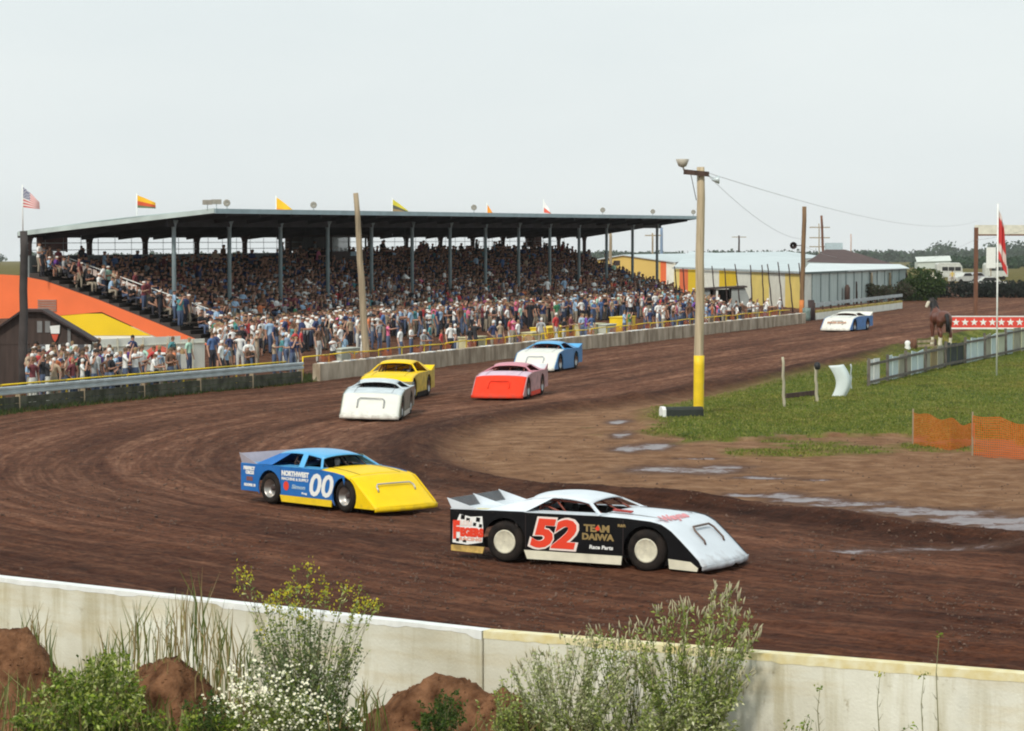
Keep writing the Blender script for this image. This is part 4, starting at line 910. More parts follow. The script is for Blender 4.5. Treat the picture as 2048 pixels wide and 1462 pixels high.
# ------------------------------------------------------------ infield: picket fence, posts, sheets, barrier, netting
pf = empty('panel_fence', G(1737, 776)); tag(pf, 'infield fence of pale panels on weathered posts and rails', 'fence')
fence_px = [(1737, 776, 1.02), (1775, 766, 1.02), (1812, 757, 1.04), (1850, 748, 1.05), (1890, 738, 1.1), (1930, 730, 1.15), (1970, 722, 1.2), (2012, 713, 1.25), (2060, 702, 1.25), (2150, 680, 1.25)]
cols = [M['paint_white'], mat('sheet_pale_blue', (.58, .68, .68), .7, .08, 2), mat('sheet_beige', (.36, .34, .26), .8, .15, 2), mat('sheet_pale_blue', (.58, .68, .68), .7), mat('sheet_ochre', (.30, .22, .10), .8, .15, 2), mat('sheet_dark', (.03, .04, .04), .8, .3, 2), mat('sheet_pale_blue', (.58, .68, .68), .7), mat('sheet_cream', (.55, .56, .42), .8, .1, 2)]
r = random.Random(5); c_ = 0
for i in range(len(fence_px) - 1):
    a = G(*fence_px[i][:2]) - pf.location; b = G(*fence_px[i + 1][:2]) - pf.location; h = fence_px[i][2]
    d = (b - a).normalized(); nn = Vector((-d.y, d.x, 0)) * .05
    mb = MB(); mb.bar(a - up * .05, a + up * (h + .12) + Vector((r.uniform(-.04, .04), 0, 0)), .11); mb.build('post', mat('fence_post_grey', (.14, .12, .10), .85, .3, 3, .3), pf)
    for z in (.22, h - .12):
        mb = MB(); mb.bar(a + up * z - nn, b + up * z - nn, .045, .1); mb.build('rail', mat('fence_post_grey', (.14, .12, .10), .85, .3, 3, .3), pf)
    k = 3; 
    for j in range(k):
        p = a.lerp(b, (j + .06) / k); q = a.lerp(b, (j + .94) / k)
        if i == 0 and j == 2: continue
        t1, t2 = r.uniform(-.07, .07), r.uniform(-.07, .07); lo = r.uniform(.03, .12)
        mb = MB(); mb.prism([p + nn + up * lo, q + nn + up * (lo + t2 * .3), q + nn + up * (h + t1), p + nn + up * (h + t2)], nn * .5); mb.build('panel', cols[[0, 0, 1, 1, 2, 2, 3, 1, 2, 4, 2, 5, 5, 5, 1, 1, 3, 2, 1, 7, 1, 2, 7, 7][c_ % 24]], pf); c_ += 1
pale = mat('pale_post_wood', (.42, .38, .28), .85, .2, 3, .2, stretch=(3, 3, .4))
pole(1568, 817, 714, 1566, .055, pale, 'thin pale post standing alone on the infield grass', nm='fence_post', cat='post')
pole(1634, 807, 732, 1631, .06, pale, 'thin pale post with a dark cap left of the curled white sheet', nm='fence_post', cat='post')
e = empty('low_rail', G(1572, 800)); tag(e, 'dark plank lying low between the two pale posts', 'plank'); mb = MB(); mb.bar((0, 0, .12), G(1634, 795) - e.location + up * .16, .06, .22); mb.build('plank', M['wood_dark'], e)
e = empty('dark_cap', G(1634, 807)); mb = MB(); mb.lathe([(.0, 1.46), (.09, 1.42), (.12, 1.3), (.09, 1.2), (0, 1.18)], 10, 'z', (.0, 0, 0)); mb.build('rag', M['black'], e); tag(e, 'black rag tied on top of the pale post', 'rag')
e = empty('curled_sheet', G(1672, 797)); tag(e, 'curled white sheet standing on the grass before the panel fence', 'sheet'); P = []
for i in range(15):
    v = i / 14; x = .28 * sin(v * pi * .9 + .1) - .3 + .05 * v; row = []
    hh_ = 1.18 * (1 - v); row = [(x - .0 + .0, .1 * v, hh_), (x + .16, .05 + .05 * v, hh_ + .01), (x + .33, .0, hh_ + .02), (x + .55 + .0 * v, .12, hh_ + .05)]
    P.append(row)
mb = MB(); mb.grid(P); mb.build('sheet', mat('sheet_white_blue', (.68, .76, .76), .6, .05, 2), e, solid=.02)
for px, yb, yt, l_ in ((1702, 782, 728, 'thin grey stake close to the left end of the panel fence'), (1690, 790, 735, 'thin grey stake close behind the curled white sheet')): pole(px, yb, yt, px, .03, M['grey_metal'], l_, nm='stake', cat='stake', group='thin grey stakes')
e = empty('barrier_block', G(1324, 838), radians(14)); tag(e, 'low black barrier block with a white end at the foot of the yellow pole', 'barrier')
mb = MB(); mb.prism([(.09, -.2, -.03), (.09, .2, -.03), (.09, .2, .3), (.09, .12, .38), (.09, -.12, .38), (.09, -.2, .3)], (1.25, 0, 0)); mb.build('block', mat('black_barrier', (.02, .025, .02), .7, .3, 3, .3), e, bevel=.02)
mb = MB(); mb.prism([(-.04, -.21, -.03), (-.04, .21, -.03), (-.04, .21, .31), (-.04, .12, .40), (-.04, -.12, .40), (-.04, -.21, .31)], (.125, 0, 0)); mb.build('end_face', M['paint_white'], e, bevel=.02)
# orange mesh
def mesh_net_mat():
    m = bpy.data.materials.new('orange_mesh'); m.use_nodes = True; nt = m.node_tree; b = nt.nodes['Principled BSDF']; b.inputs['Base Color'].default_value = (.78, .17, .02, 1); b.inputs['Roughness'].default_value = .6
    tr = nt.nodes.new('ShaderNodeBsdfTranslucent'); tr.inputs[0].default_value = (.75, .16, .02, 1); mx_ = nt.nodes.new('ShaderNodeMixShader'); mx_.inputs[0].default_value = .4
    nt.links.new(b.outputs[0], mx_.inputs[1]); nt.links.new(tr.outputs[0], mx_.inputs[2]); nt.links.new(mx_.outputs[0], nt.nodes['Material Output'].inputs[0]); return m
omesh = mesh_net_mat()
def net(pxs, label, seed, cell=.055, wid=.016):
    o = G(pxs[0][0], pxs[0][2]); e = empty('orange_mesh_fence', o); tag(e, label, 'mesh fence'); pts = [G(p[0], p[2]) - o for p in pxs]; hs = [(AT(0, p[1], G(p[0], p[2]).y).z) for p in pxs]
    V = []; Fc = []
    segs = []; L = 0
    for i in range(len(pts) - 1): segs.append((L, pts[i], pts[i + 1], hs[i], hs[i + 1])); L += (pts[i + 1] - pts[i]).length
    def P(x, v):
        for (l, a, b, h0, h1) in segs:
            ll = (b - a).length
            if x <= l + ll + 1e-6: t = (x - l) / ll; break
        h = h0 + (h1 - h0) * t; sag = .05 * sin(x * 4 + seed) * v
        return a.lerp(b, t) + Vector((.0, .05 * sin(x * 3.1 + v * 2 + seed), v * (h - sag - .05 * sin(pi * t))))
    nx_ = int(L / cell); 
    for i in range(nx_ + 1):
        for j in range(14):
            p = P(min(L, i * cell), j / 14); q = P(min(L, i * cell), (j + 1) / 14); w = Vector((wid / 2, 0, 0)); k = len(V); V += [p - w, p + w, q + w, q - w]; Fc.append((k, k + 1, k + 2, k + 3))
    for j in range(18):
        for i in range(nx_):
            p = P(min(L, i * cell), j / 17); q = P(min(L, (i + 1) * cell), j / 17); w = Vector((0, -.002, wid / 2)); k = len(V); V += [p - w, q - w, q + w, p + w]; Fc.append((k, k + 1, k + 2, k + 3))
    me = np_mesh('mesh', [tuple(v) for v in V], Fc, omesh); tag(link('mesh', me, e), kind='stuff')
    for p, h in ((pts[0], hs[0]), (pts[-1], hs[-1])):
        mb = MB(); mb.bar(p + Vector((0, .03, -.1)), p + Vector((0, .03, h + .06)), .04); mb.build('stake', M['wood'], e)
net([(1826, 822, 888), (1900, 838, 900), (1949, 850, 890)], 'see-through orange mesh fence, thinner left length', 1, .085, .013)
net([(1945, 828, 912), (2000, 838, 915), (2070, 845, 920)], 'see-through orange mesh fence, denser right length at the frame edge', 2, .062, .017)
# billboard frame and flag on the right, star board
e = empty('billboard', PX(1952, 175)); tag(e, 'tall dark post frame carrying a cream board at the right edge', 'billboard'); k_ = 175 / F; zz = lambda py: AT(0, py, 175).z; xx = lambda px: (px - 1952) * k_
mb = MB(); mb.bar((0, 0, 0), (0, 0, zz(455)), .24); mb.build('post', M['wood_red'], e)
mb = MB(); mb.bar((xx(2130), 0, 0), (xx(2130), 0, zz(455)), .24); mb.build('post', M['wood_red'], e)
mb = MB(); mb.bar((0, -.05, zz(470)), (xx(2130), -.05, zz(470)), .12, .1); mb.build('beam', M['wood_red'], e)
mb = MB(); mb.box(-.1, xx(2140), -.1, .0, zz(469), zz(450)); mb.build('board', mat('cream_white', (.7, .68, .58), .8), e)
flag(1996, 412, 690, 1.05, 2.1, lambda u, v: (.62, .05, .05) if (.16 < v + .1 * u < .68 or v > .84) else (.75, .66, .62), 'red and white flag hanging limp on the white flagpole at the right edge', D=112, foot=0.0, hang=True, polem=M['paint_white'])
e = empty('star_banner', PX(1898, 150)); k_ = 150 / F; tag(e, 'long red banner board with a row of white stars at the right edge', 'banner'); b0 = AT(1905, 655, 150).z; b1 = AT(1905, 634, 150).z
Lb = (2150 - 1898) * k_
mb = MB(); mb.box(0, Lb, 0, .06, b0, b1); mb.build('board', mat('banner_red', (.72, .06, .04), .6, .08, 2), e)
mb = MB(); mb.box(0, Lb, -.01, .07, b0 - .09, b0); mb.box(0, Lb, -.01, .07, b1, b1 + .06); mb.build('border', M['paint_white'], e)
for k in range(14):
    c = (1913 + k * 18.2 - 1898) * k_; z = (b0 + b1) / 2; R = .22; mb = MB()
    mb.prism([(c + (R if j % 2 == 0 else R * .42) * sin(j * pi / 5), -.012, z + (R if j % 2 == 0 else R * .42) * cos(j * pi / 5)) for j in range(10)], (0, .008, 0)); mb.build('star', M['paint_white'], e)
for x in (.2, Lb * .5, Lb - .2):
    mb = MB(); mb.bar((x, .1, -.1), (x, .1, b1), .08); mb.build('post', M['wood'], e)
# low rail and things left of the horse
e = empty('hitching_rail', G(1826, 700)); tag(e, 'dark wooden hitching rail with a thick post left of the horse', 'rail')
mb = MB(); mb.tube([(0, 0, -.1), (0, 0, .55), (0, 0, .62)], [.2, .2, .12], 12); mb.build('post', M['wood_red'], e)
mb = MB(); mb.bar((.1, .1, .42), (1.2, .3, .46), .09, .12); mb.bar((.1, .1, .2), (1.2, .3, .24), .09, .12); mb.build('rail', M['wood'], e)
mb = MB(); mb.bar((1.2, .3, -.1), (1.2, .3, .55), .12); mb.build('end_post', M['wood_dark'], e)
e = empty('white_sack', G(1815, 702)); tag(e, 'white sack standing beside the thick brown post', 'sack'); mb = MB(); mb.lathe([(0, 0), (.14, .02), (.17, .15), (.11, .28), (.15, .42), (.1, .52), (0, .54)], 12, 'z'); mb.build('sack', M['paint_white'], e)

# ------------------------------------------------------------ people
def skin_mesh(name, J, B, level=1, root=0):
    me = bpy.data.meshes.new(name); me.from_pydata([j[:3] for j in J], B, []); o = bpy.data.objects.new(name, me); COL.objects.link(o)
    md = o.modifiers.new('skin', 'SKIN'); md.use_smooth_shade = True
    for i, j in enumerate(J):
        sv = me.skin_vertices[0].data[i]; rr = j[3]; sv.radius = rr if isinstance(rr, tuple) else (rr, rr); sv.use_root = (i == root)
    if level: sb = o.modifiers.new('sub', 'SUBSURF'); sb.levels = level; sb.render_levels = level
    dg = bpy.context.evaluated_depsgraph_get(); dg.update(); ev = o.evaluated_get(dg); res = bpy.data.meshes.new_from_object(ev)
    bpy.data.objects.remove(o); bpy.data.meshes.remove(me); res.name = name; return res
def person_joints(arm='down', legs='stand', lean=0.0):
    # front is +Y; feet at z=0 standing, seat at z=.45 seated
    hip = .93 if legs != 'seat' else .52
    J = [(0, 0, hip, (.125, .10)), (0, .01 + lean * .15, hip + .20, (.115, .09)), (0, lean * .35, hip + .42, (.15, .105)), (0, .0 + lean * .42, hip + .50, (.09, .07)), (0, .01 + lean * .48, hip + .58, .052),
         (0, .02 + lean * .52, hip + .64, .07), (0, .025 + lean * .55, hip + .715, (.082, .095)), (0, .02 + lean * .56, hip + .79, .06)]
    B = [(0, 1), (1, 2), (2, 3), (3, 4), (4, 5), (5, 6), (6, 7)]; reg = ['tr', 'sh', 'sh', 'sh', 'sk', 'sk', 'sk', 'hr']
    def add(p, r, parent, g): J.append((*p, r)); B.append((parent, len(J) - 1)); reg.append(g); return len(J) - 1
    sx, sy, sz = 0, lean * .40, hip + .46
    for s in (-1, 1):
        sh = add((s * .19, sy, sz), .062, 3, 'sh')
        A = arm if isinstance(arm, str) else arm[0 if s < 0 else 1]
        el, ha = {'down': ((.26, -.02, -.27), (.27, .06, -.52)), 'hips': ((.40, -.05, -.24), (.22, .08, -.42)), 'cross': ((.25, .04, -.26), (-.02, .20, -.20)), 'up': ((.30, .16, .02), (.22, .22, .26)),
                  'fwd': ((.24, .10, -.24), (.20, .34, -.22)), 'lap': ((.24, .06, -.26), (.12, .28, -.36)), 'face': ((.22, .18, -.18), (.07, .20, .08)), 'point': ((.30, .2, -.05), (.34, .48, 0)), 'wheel': ((.24, .12, -.22), (.14, .38, -.14))}[A]
        e_ = add((s * el[0], sy + el[1], sz + el[2]), .045, sh, 'sh2'); w_ = add((s * ha[0], sy + ha[1], sz + ha[2]), .032, e_, 'sk')
        dv = Vector((s * (ha[0] - el[0]), ha[1] - el[1], ha[2] - el[2])).normalized()
        pa = add((s * ha[0] + dv.x * .09, sy + ha[1] + dv.y * .09, sz + ha[2] + dv.z * .09), (.040, .022), w_, 'sk'); add((s * ha[0] + dv.x * .16, sy + ha[1] + dv.y * .16, sz + ha[2] + dv.z * .16), (.026, .014), pa, 'sk')
    for s in (-1, 1):
        if legs == 'seat': k = (s * .14, .42, .54); an = (s * .14, .40, .09); to = (s * .15, .56, .04); h0 = (s * .10, .06, .52)
        elif legs == 'walk': k = (s * .10, .10 * s + .04, .50); an = (s * .10, .16 * s - .02, .08); to = (s * .11, .16 * s + .13, .035); h0 = (s * .10, 0, .86)
        else: k = (s * .11, .03, .49); an = (s * .12, 0, .08); to = (s * .15, .14, .035); h0 = (s * .10, 0, .86)
        a0 = add(h0, .098, 0, 'tr'); kk = add(k, .062, a0, 'tr2'); aa = add(an, .042, kk, 'tr3'); add(to, (.042, .03), aa, 'fo')
    return J, B, reg
def person_mesh(name, level, shorts=False, helmet=False, longsl=False, **kw):
    J, B, reg = person_joints(**kw); me = skin_mesh(name, J, B, level)
    n = len(me.polygons); c = np.zeros(n * 3); me.polygons.foreach_get('center', c); c = c.reshape(-1, 3); JP = np.array([j[:3] for j in J]); best = np.full(n, 1e9); idx = np.zeros(n, int); tt = np.zeros(n)
    for bi, (a, b) in enumerate(B):
        pa, pb = JP[a], JP[b]; e_ = pb - pa; t = np.clip(((c - pa) @ e_) / (e_ @ e_), 0, 1); d = np.linalg.norm(c - pa - t[:, None] * e_, axis=1) - .5 * (J[a][3][0] if isinstance(J[a][3], tuple) else J[a][3])
        m = d < best; best[m] = d[m]; idx[m] = bi; tt[m] = t[m]
    slot = np.zeros(n, int)
    for i in range(n):
        a, b = B[idx[i]]; g = reg[b]; ga_ = reg[a]
        if g in ('sh',): s_ = 1
        elif g == 'sh2': s_ = 1 if (longsl or tt[i] < .75) else 0
        elif g == 'sk': s_ = 1 if (ga_ == 'sh' and tt[i] < .4) or (longsl and ga_ == 'sh2' and tt[i] < .9) else 0
        elif g == 'hr': s_ = 3
        elif g in ('tr', 'tr2'): s_ = 2
        elif g == 'tr3': s_ = 0 if shorts else 2
        elif g == 'fo': s_ = 4
        else: s_ = 1
        if idx[i] == 0 and tt[i] < .35: s_ = 2
        hz = JP[6][2]; 
        if a in (4, 5, 6) and s_ != 1:
            y = c[i][1] - JP[6][1]; z = c[i][2] - hz
            if z > .045 or (y < -.01 and z > -.06): s_ = 3
            if helmet: s_ = 3
        slot[i] = s_
    me.materials.clear()
    for m in (SKIN[0], SHIRT['white'], TROU[0], HAIR[0], M['black']): me.materials.append(m)
    me.polygons.foreach_set('material_index', slot.astype(np.int32)); me.update()
    return me
SKINC = [(.42, .22, .15), (.48, .27, .19), (.36, .18, .12)]; HAIRC = [(.05, .03, .02), (.12, .07, .035), (.02, .016, .014), (.30, .20, .10), (.75, .74, .70)]
SHC = {'white': (.78, .78, .76), 'grey': (.34, .35, .36), 'black': (.025, .025, .03), 'navy': (.035, .05, .13), 'blue': (.08, .15, .32), 'light blue': (.32, .46, .62), 'teal': (.07, .24, .26), 'red': (.52, .05, .05), 'pink': (.70, .16, .28), 'orange': (.65, .20, .08), 'brown': (.15, .08, .05), 'tan': (.42, .32, .22), 'green': (.05, .20, .09), 'purple': (.16, .06, .30), 'yellow': (.68, .50, .12), 'mint': (.40, .62, .50), 'maroon': (.17, .04, .05)}
TRC = [(.08, .11, .19), (.03, .03, .04), (.12, .16, .26), (.30, .26, .2), (.55, .55, .52)]
SKIN = [mat(f'skin_{i}', c, .6, .05, 5) for i, c in enumerate(SKINC)]; HAIR = [mat(f'hair_{i}', c, .8, .2, 20) for i, c in enumerate(HAIRC)]
SHIRT = {k: mat('cloth_' + k.replace(' ', '_'), c, .85, .1, 9, .3, 14) for k, c in SHC.items()}; TROU = [mat(f'trouser_{i}', c, .85, .12, 8) for i, c in enumerate(TRC)]
TRN = ['jeans', 'black trousers', 'faded jeans', 'tan trousers', 'white trousers']; SHN = ['jeans shorts', 'black shorts', 'faded denim shorts', 'tan shorts', 'white shorts']
stand_kw = [dict(arm='down'), dict(arm='hips'), dict(arm='cross'), dict(arm='fwd', lean=.25), dict(arm=('down', 'face')), dict(arm='down', legs='walk'), dict(arm=('hips', 'down'), shorts=True), dict(arm='cross', shorts=True), dict(arm=('down', 'up')), dict(arm=('down', 'point'), shorts=False)]
seat_kw = [dict(arm='lap', legs='seat'), dict(arm='lap', legs='seat', lean=.35), dict(arm='cross', legs='seat'), dict(arm=('lap', 'face'), legs='seat', shorts=True), dict(arm=('up', 'lap'), legs='seat')]
def mk(kws, lv): return [person_mesh('person_body', lv, **k) for k in kws]
STAND = mk(stand_kw, 1); SEAT = mk(seat_kw, 1)
AN = ['standing with arms down', 'with hands on hips', 'with folded arms', 'leaning forward', 'holding a hand to the face', 'walking', 'in shorts with one hand on the hip', 'in shorts with folded arms', 'raising one arm', 'pointing ahead']
persons = []
def person(pos, face, pose, seat=False, shirt='white', tr=0, hair=0, sk=0, sc=1.0, where='', px=None, label=None, group=None):
    me = (SEAT if seat else STAND)[pose]; o = link('person', me); o.location = pos; o.rotation_euler.z = face; o.scale = (sc, sc, sc)
    mats = (SKIN[sk], SHIRT[shirt], TROU[tr], HAIR[hair], M['black'])
    for i, m in enumerate(mats):
        o.material_slots[i].link = 'OBJECT'; o.material_slots[i].material = m
    o['category'] = 'person'
    if label: tag(o, label)
    d = Vector(pos); px_ = 1024 + F * d.x / d.y
    persons.append([o, shirt, where, px_, label, pose, seat, tr, group]); return o
PAL = ['white'] * 13 + ['grey'] * 5 + ['black'] * 7 + ['navy'] * 4 + ['blue'] * 2 + ['light blue'] * 5 + ['teal'] * 1 + ['red'] * 2 + ['pink'] * 1 + ['orange', 'brown', 'brown', 'brown', 'tan', 'tan', 'tan', 'green', 'purple', 'mint', 'maroon', 'maroon']
def face_dir(v, jit=.5): return atan2(v.y, v.x) - pi / 2 + random.uniform(-jit, jit)
TRK = -V_
occupied = []
def free(x, y, r=.42):
    for (a, b) in occupied:
        if abs(a - x) < r and abs(b - y) < r * 1.1: return False
    occupied.append((x, y)); return True
rp = random.Random(42)
special = [(598, 688, 'purple', 4, 'man in a purple shirt and white trousers standing before the grandstand', 2, 1.06), (776, 712, 'pink', 0, 'woman in a bright pink top behind the track wall right of the leaning pole', 9, .98), (822, 715, 'white', 0, 'person in a white shirt with arms folded behind the track wall', 2, .9),
           (106, 772, 'red', 0, 'man in a red shirt leaning at the guardrail near the left edge', 3, 1.0), (916, 712, 'black', 4, 'person in a black top and white trousers behind the track wall', 1, .95), (896, 705, 'black', 1, 'person all in black behind the wall among the cream crates', 0, 1.0), (1019, 697, 'red', 4, 'person in a red top and white trousers behind the middle of the track wall', 0, .95), (950, 700, 'white', 3, 'person in white beside the cream crate behind the wall', 4, 1.0), (988, 697, 'light blue', 0, 'person in a pale blue shirt right of the cream crate', 0, 1.0),
           (168, 765, 'green', 0, 'person in a dark green shirt at the guardrail left of the white fence', 0, 1.0), (198, 765, 'black', 0, 'man in a black shirt with folded arms before the white fence', 2, 1.05), (138, 768, 'mint', 0, 'person in a mint shirt and white cap at the guardrail', 3, 1.0), (66, 768, 'white', 0, 'man in a white shirt at the guardrail beside the tall dark post', 3, 1.0), (345, 755, 'teal', 0, 'person in a teal shirt at the guardrail right of the parasols', 1, 1.0), (378, 752, 'mint', 0, 'person in pale green near the orange panel foot', 0, .95), (265, 758, 'navy', 0, 'man in a navy shirt with folded arms before the white fence', 2, 1.06), (424, 750, 'blue', 1, 'man in a blue shirt at the guardrail below the orange panel foot', 0, 1.05),
           (1292, 664, 'white', 0, 'person in white right of the yellow crates behind the wall', 0, 1.0), (1338, 655, 'red', 0, 'person in a red shirt in the group left of the yellow footed pole', 3, 1.0), (1352, 652, 'white', 0, 'person in white leaning left of the yellow footed pole', 3, 1.0), (860, 708, 'teal', 0, 'person in a teal shirt behind the track wall right of the white shirted one', 1, .9)]
for (px, py, sh, tr, lab, pose, sc) in special:
    p = G(px, py)
    if px < 600:       # keep them behind the guardrail
        dd = (p - GL0).dot(gn_)
        if dd < .9: p += gn_ * (1.1 - dd)
    else:
        dd = (p - W0).dot(V_)
        if dd < 1.5: p += V_ * (1.7 - dd)
    free(p.x, p.y); person(p, face_dir(TRK, .25), pose, False, sh, tr, rp.randrange(4), rp.randrange(3), sc, '', label=lab)
def put(where, n, fn, seat=False):
    k = 0; tries = 0
    while k < n and tries < n * 40:
        tries += 1; p = fn()
        if p is None or not free(p.x, p.y, .40): continue
        pose = rp.randrange(len(SEAT if seat else STAND)); d = TRK if rp.random() < .8 else Vector((rp.uniform(-1, 1), rp.uniform(-1, 1), 0))
        person(p, face_dir(d, .45), pose, seat, rp.choice(PAL), rp.choice([0, 0, 1, 2, 3, 4]), rp.choice([0, 0, 1, 1, 2, 3, 4]), rp.randrange(3), rp.uniform(.86, 1.06), where); k += 1
def z_left():
    a = rp.random(); x = 30 + 600 * a; p = GL0 + gd * ((G(x, 800) - GL0).dot(gd)) ; q = p + gn_ * (rp.uniform(.9, 6.5) if rp.random() < .6 else rp.uniform(.9, 13)); q += gd * rp.uniform(-3, 3)
    px = 1024 + F * q.x / q.y
    if px < 55 or px > 640 : return None
    if px < 190 and q.y > hut_p.y - .3: return None
    if px < 415 and q.y > wf.location.y - .4 and px > 175: return None
    q.z = 0; return q
put('behind steel guardrail', 112, z_left)
def z_mid():
    px = rp.uniform(425, 760); t = rp.uniform(2, 19); q = S(s_of(px, t), t)
    if px > 640 and t < 3 : return None
    return q
put('on left walkway', 62, z_mid)
put('behind concrete track wall', 26, lambda: (lambda px, t: S(s_of(px, t), t))(rp.uniform(650, 1260), rp.uniform(1.5, 3)))
put('behind wall beside tall pole', 26, lambda: (lambda px, t: S(s_of(px, t), t))(rp.uniform(1275, 1420), rp.uniform(1.5, 9)))
put('by the lean-to', 20, lambda: (lambda px, t: S(s_of(px, t), t))(rp.uniform(1420, 1560), rp.uniform(1.4, 3.5)))
# standing figures seen against the sky at the back and one in red at the right end
for px, t, sh, tr, lab in ((1251, 22.5, 'red', 4, 'man in a red shirt and white trousers standing at the right end of the grandstand'), (1213, 29, 'red', 1, 'person in a dark red top standing at the right back of the grandstand'), (100, 31.2, 'brown', 1, 'person standing before the dark red board at the left back corner'), (163, 31.2, 'black', 1, 'large man in black standing at the left back of the grandstand'), (85, 30.8, 'black', 1, 'person in black crouching by the board at the left back corner')):
    s = s_of(px, t); r_ = int((t - T0) / DT); person(S(s, t, row_z(min(r_, NR - 1))), face_dir(TRK, .2), 0, False, sh, tr, 1, 0, 1.0 if px != 85 else .85, '', label=lab)
# first row of the stand
for k in range(40):
    r_ = 0 if k % 2 else 1; s = S0 + 2.2 + k * 1.05 + rp.uniform(-.2, .2); t = T0 + r_ * DT + .3; p = S(s, t, row_z(r_) - .02); 
    person(p, face_dir(TRK, .3), rp.randrange(len(SEAT)), True, rp.choice(PAL), rp.choice([0, 1, 2, 3]), rp.choice([0, 1, 2, 3, 4]), rp.randrange(3), rp.uniform(.9, 1.05), 'in lowest grandstand rows')
# labels: the ordinal of each shirt colour in its zone, counted from the left of the photograph
ORD = ['first', 'second', 'third', 'fourth', 'fifth', 'sixth', 'seventh', 'eighth', 'ninth', 'tenth', 'eleventh', 'twelfth', 'thirteenth', 'fourteenth', 'fifteenth', 'sixteenth', 'seventeenth', 'eighteenth', 'nineteenth', 'twentieth', 'twenty-first', 'twenty-second', 'twenty-third', 'twenty-fourth', 'twenty-fifth', 'twenty-sixth', 'twenty-seventh', 'twenty-eighth', 'twenty-ninth', 'thirtieth', 'thirty-first', 'thirty-second', 'thirty-third', 'thirty-fourth', 'thirty-fifth']
zones = {}
for q in persons:
    if q[4] is None: zones.setdefault((q[2], q[1], (SHN if (not q[6] and q[5] in (6, 7)) else TRN)[q[7]]), []).append(q)
for (wh, sh, tr_), L_ in zones.items():
    L_.sort(key=lambda q: q[3])
    for i, q in enumerate(L_):
        od = (ORD[i] + ' ') if len(L_) > 1 else ''
        tag(q[0], f'{od}spectator from left in {sh} shirt and {tr_} {wh}' if od else f'only spectator in {sh} shirt and {tr_} {wh}', None, 'spectators ' + wh)
# the rest of the crowd is past counting: one joined object
def low_np(me):
    V = np.zeros(len(me.vertices) * 3, np.float32); me.vertices.foreach_get('co', V); V = V.reshape(-1, 3)
    q = np.array([tuple(p.vertices) if len(p.vertices) == 4 else tuple(p.vertices) + (p.vertices[-1],) for p in me.polygons]); sl = np.array([p.material_index for p in me.polygons]); return V, q, sl
lowseat = [low_np(m) for m in mk(seat_kw, 0)]; lowstand = [low_np(m) for m in mk(stand_kw[:6], 0)]
def tri4(q):      # quads to triangles, dropping doubled corners
    a = q[:, [0, 1, 2]]; b = q[:, [0, 2, 3]]; ok = b[:, 1] != b[:, 2]; return np.concatenate([a, b[ok]]), np.concatenate([np.arange(len(q)), np.arange(len(q))[ok]])
LS = [(V, *tri4(q), sl) for V, q, sl in lowseat]; LT = [(V, *tri4(q), sl) for V, q, sl in lowstand]
VV = []; FF = []; CC = []; off = 0
def crowd(p, face, src, shirt, tr, hair, sk, sc):
    global off
    V, T, src_i, sl = src; c, s_ = cos(face), sin(face); R = np.array([[c, -s_, 0], [s_, c, 0], [0, 0, 1]]); VV.append((V * sc) @ R.T + np.array(p)); FF.append(T + off); off += len(V)
    tab = np.array([SKINC[sk], SHC[shirt], TRC[tr], HAIRC[hair], (.02, .02, .02)]); CC.append(np.repeat(tab[sl[src_i]], 3, 0))
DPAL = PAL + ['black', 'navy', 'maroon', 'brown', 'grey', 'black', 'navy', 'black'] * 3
SHADE_PAL = ['black'] * 12 + ['navy'] * 7 + ['maroon'] * 3 + ['brown'] * 3 + ['grey', 'blue', 'teal', 'light blue']  # near-black clothes of the upper rows stand in for shade under the roof
for r_ in range(2 if False else 0, NR):
    s = S0 + 2.2 + rp.uniform(0, .5)
    lo = 43 if r_ < 2 else 0
    s += lo
    while s < S1 - .3 - (0 if r_ > 3 else 0):
        if s < 62 and r_ >= NR - 2 and rp.random() < .93: s += .6; continue
        if rp.random() < .96 and not (abs((s - S0) % 22 - 11) < .5):
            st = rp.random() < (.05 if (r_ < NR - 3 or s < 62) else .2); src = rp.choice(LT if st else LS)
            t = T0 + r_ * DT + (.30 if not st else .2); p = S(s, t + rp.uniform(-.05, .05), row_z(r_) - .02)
            crowd(p, face_dir(TRK, .5), src, rp.choice(DPAL if (r_ < 4 or rp.random() < (.35 if r_ < 8 else .10)) else SHADE_PAL), rp.choice([0, 1, 1, 2, 3] if r_ < 8 else [0, 1, 1]), rp.choice([0, 0, 1, 2, 2, 3, 4] if r_ < 8 else [0, 2, 2, 1]), rp.randrange(3), rp.uniform(.86, 1.08))  # upper rows also get darker hair and trousers, shade put into their colours
        s += rp.uniform(.50, .66)
for r_ in range(NR):       # side stairway
    for k in range(3):
        if rp.random() < .75:
            t = T0 + (r_ + .3) * DT; src = rp.choice(LT if rp.random() < .4 else LS); crowd(S(S0 + .35 + k * .5, t, row_z(r_) - .02), face_dir(TRK, .6), src, rp.choice(DPAL), rp.choice([0, 1, 3]), rp.choice([0, 1, 2, 4]), rp.randrange(3), rp.uniform(.85, 1.03))
for k in range(330):     # walkway in front of the tiers
    px = rp.choice([rp.uniform(430, 800), rp.uniform(430, 1000)]); t = rp.uniform(12, 20.2) if px < 700 else rp.uniform(16.5, 20.2); q = S(s_of(px, t), t)
    if free(q.x, q.y, .42): crowd(q, face_dir(TRK, .6), rp.choice(LT), rp.choice(PAL), rp.choice([0, 1, 2, 3]), rp.choice([0, 1, 2, 3, 4]), rp.randrange(3), rp.uniform(.85, 1.05))
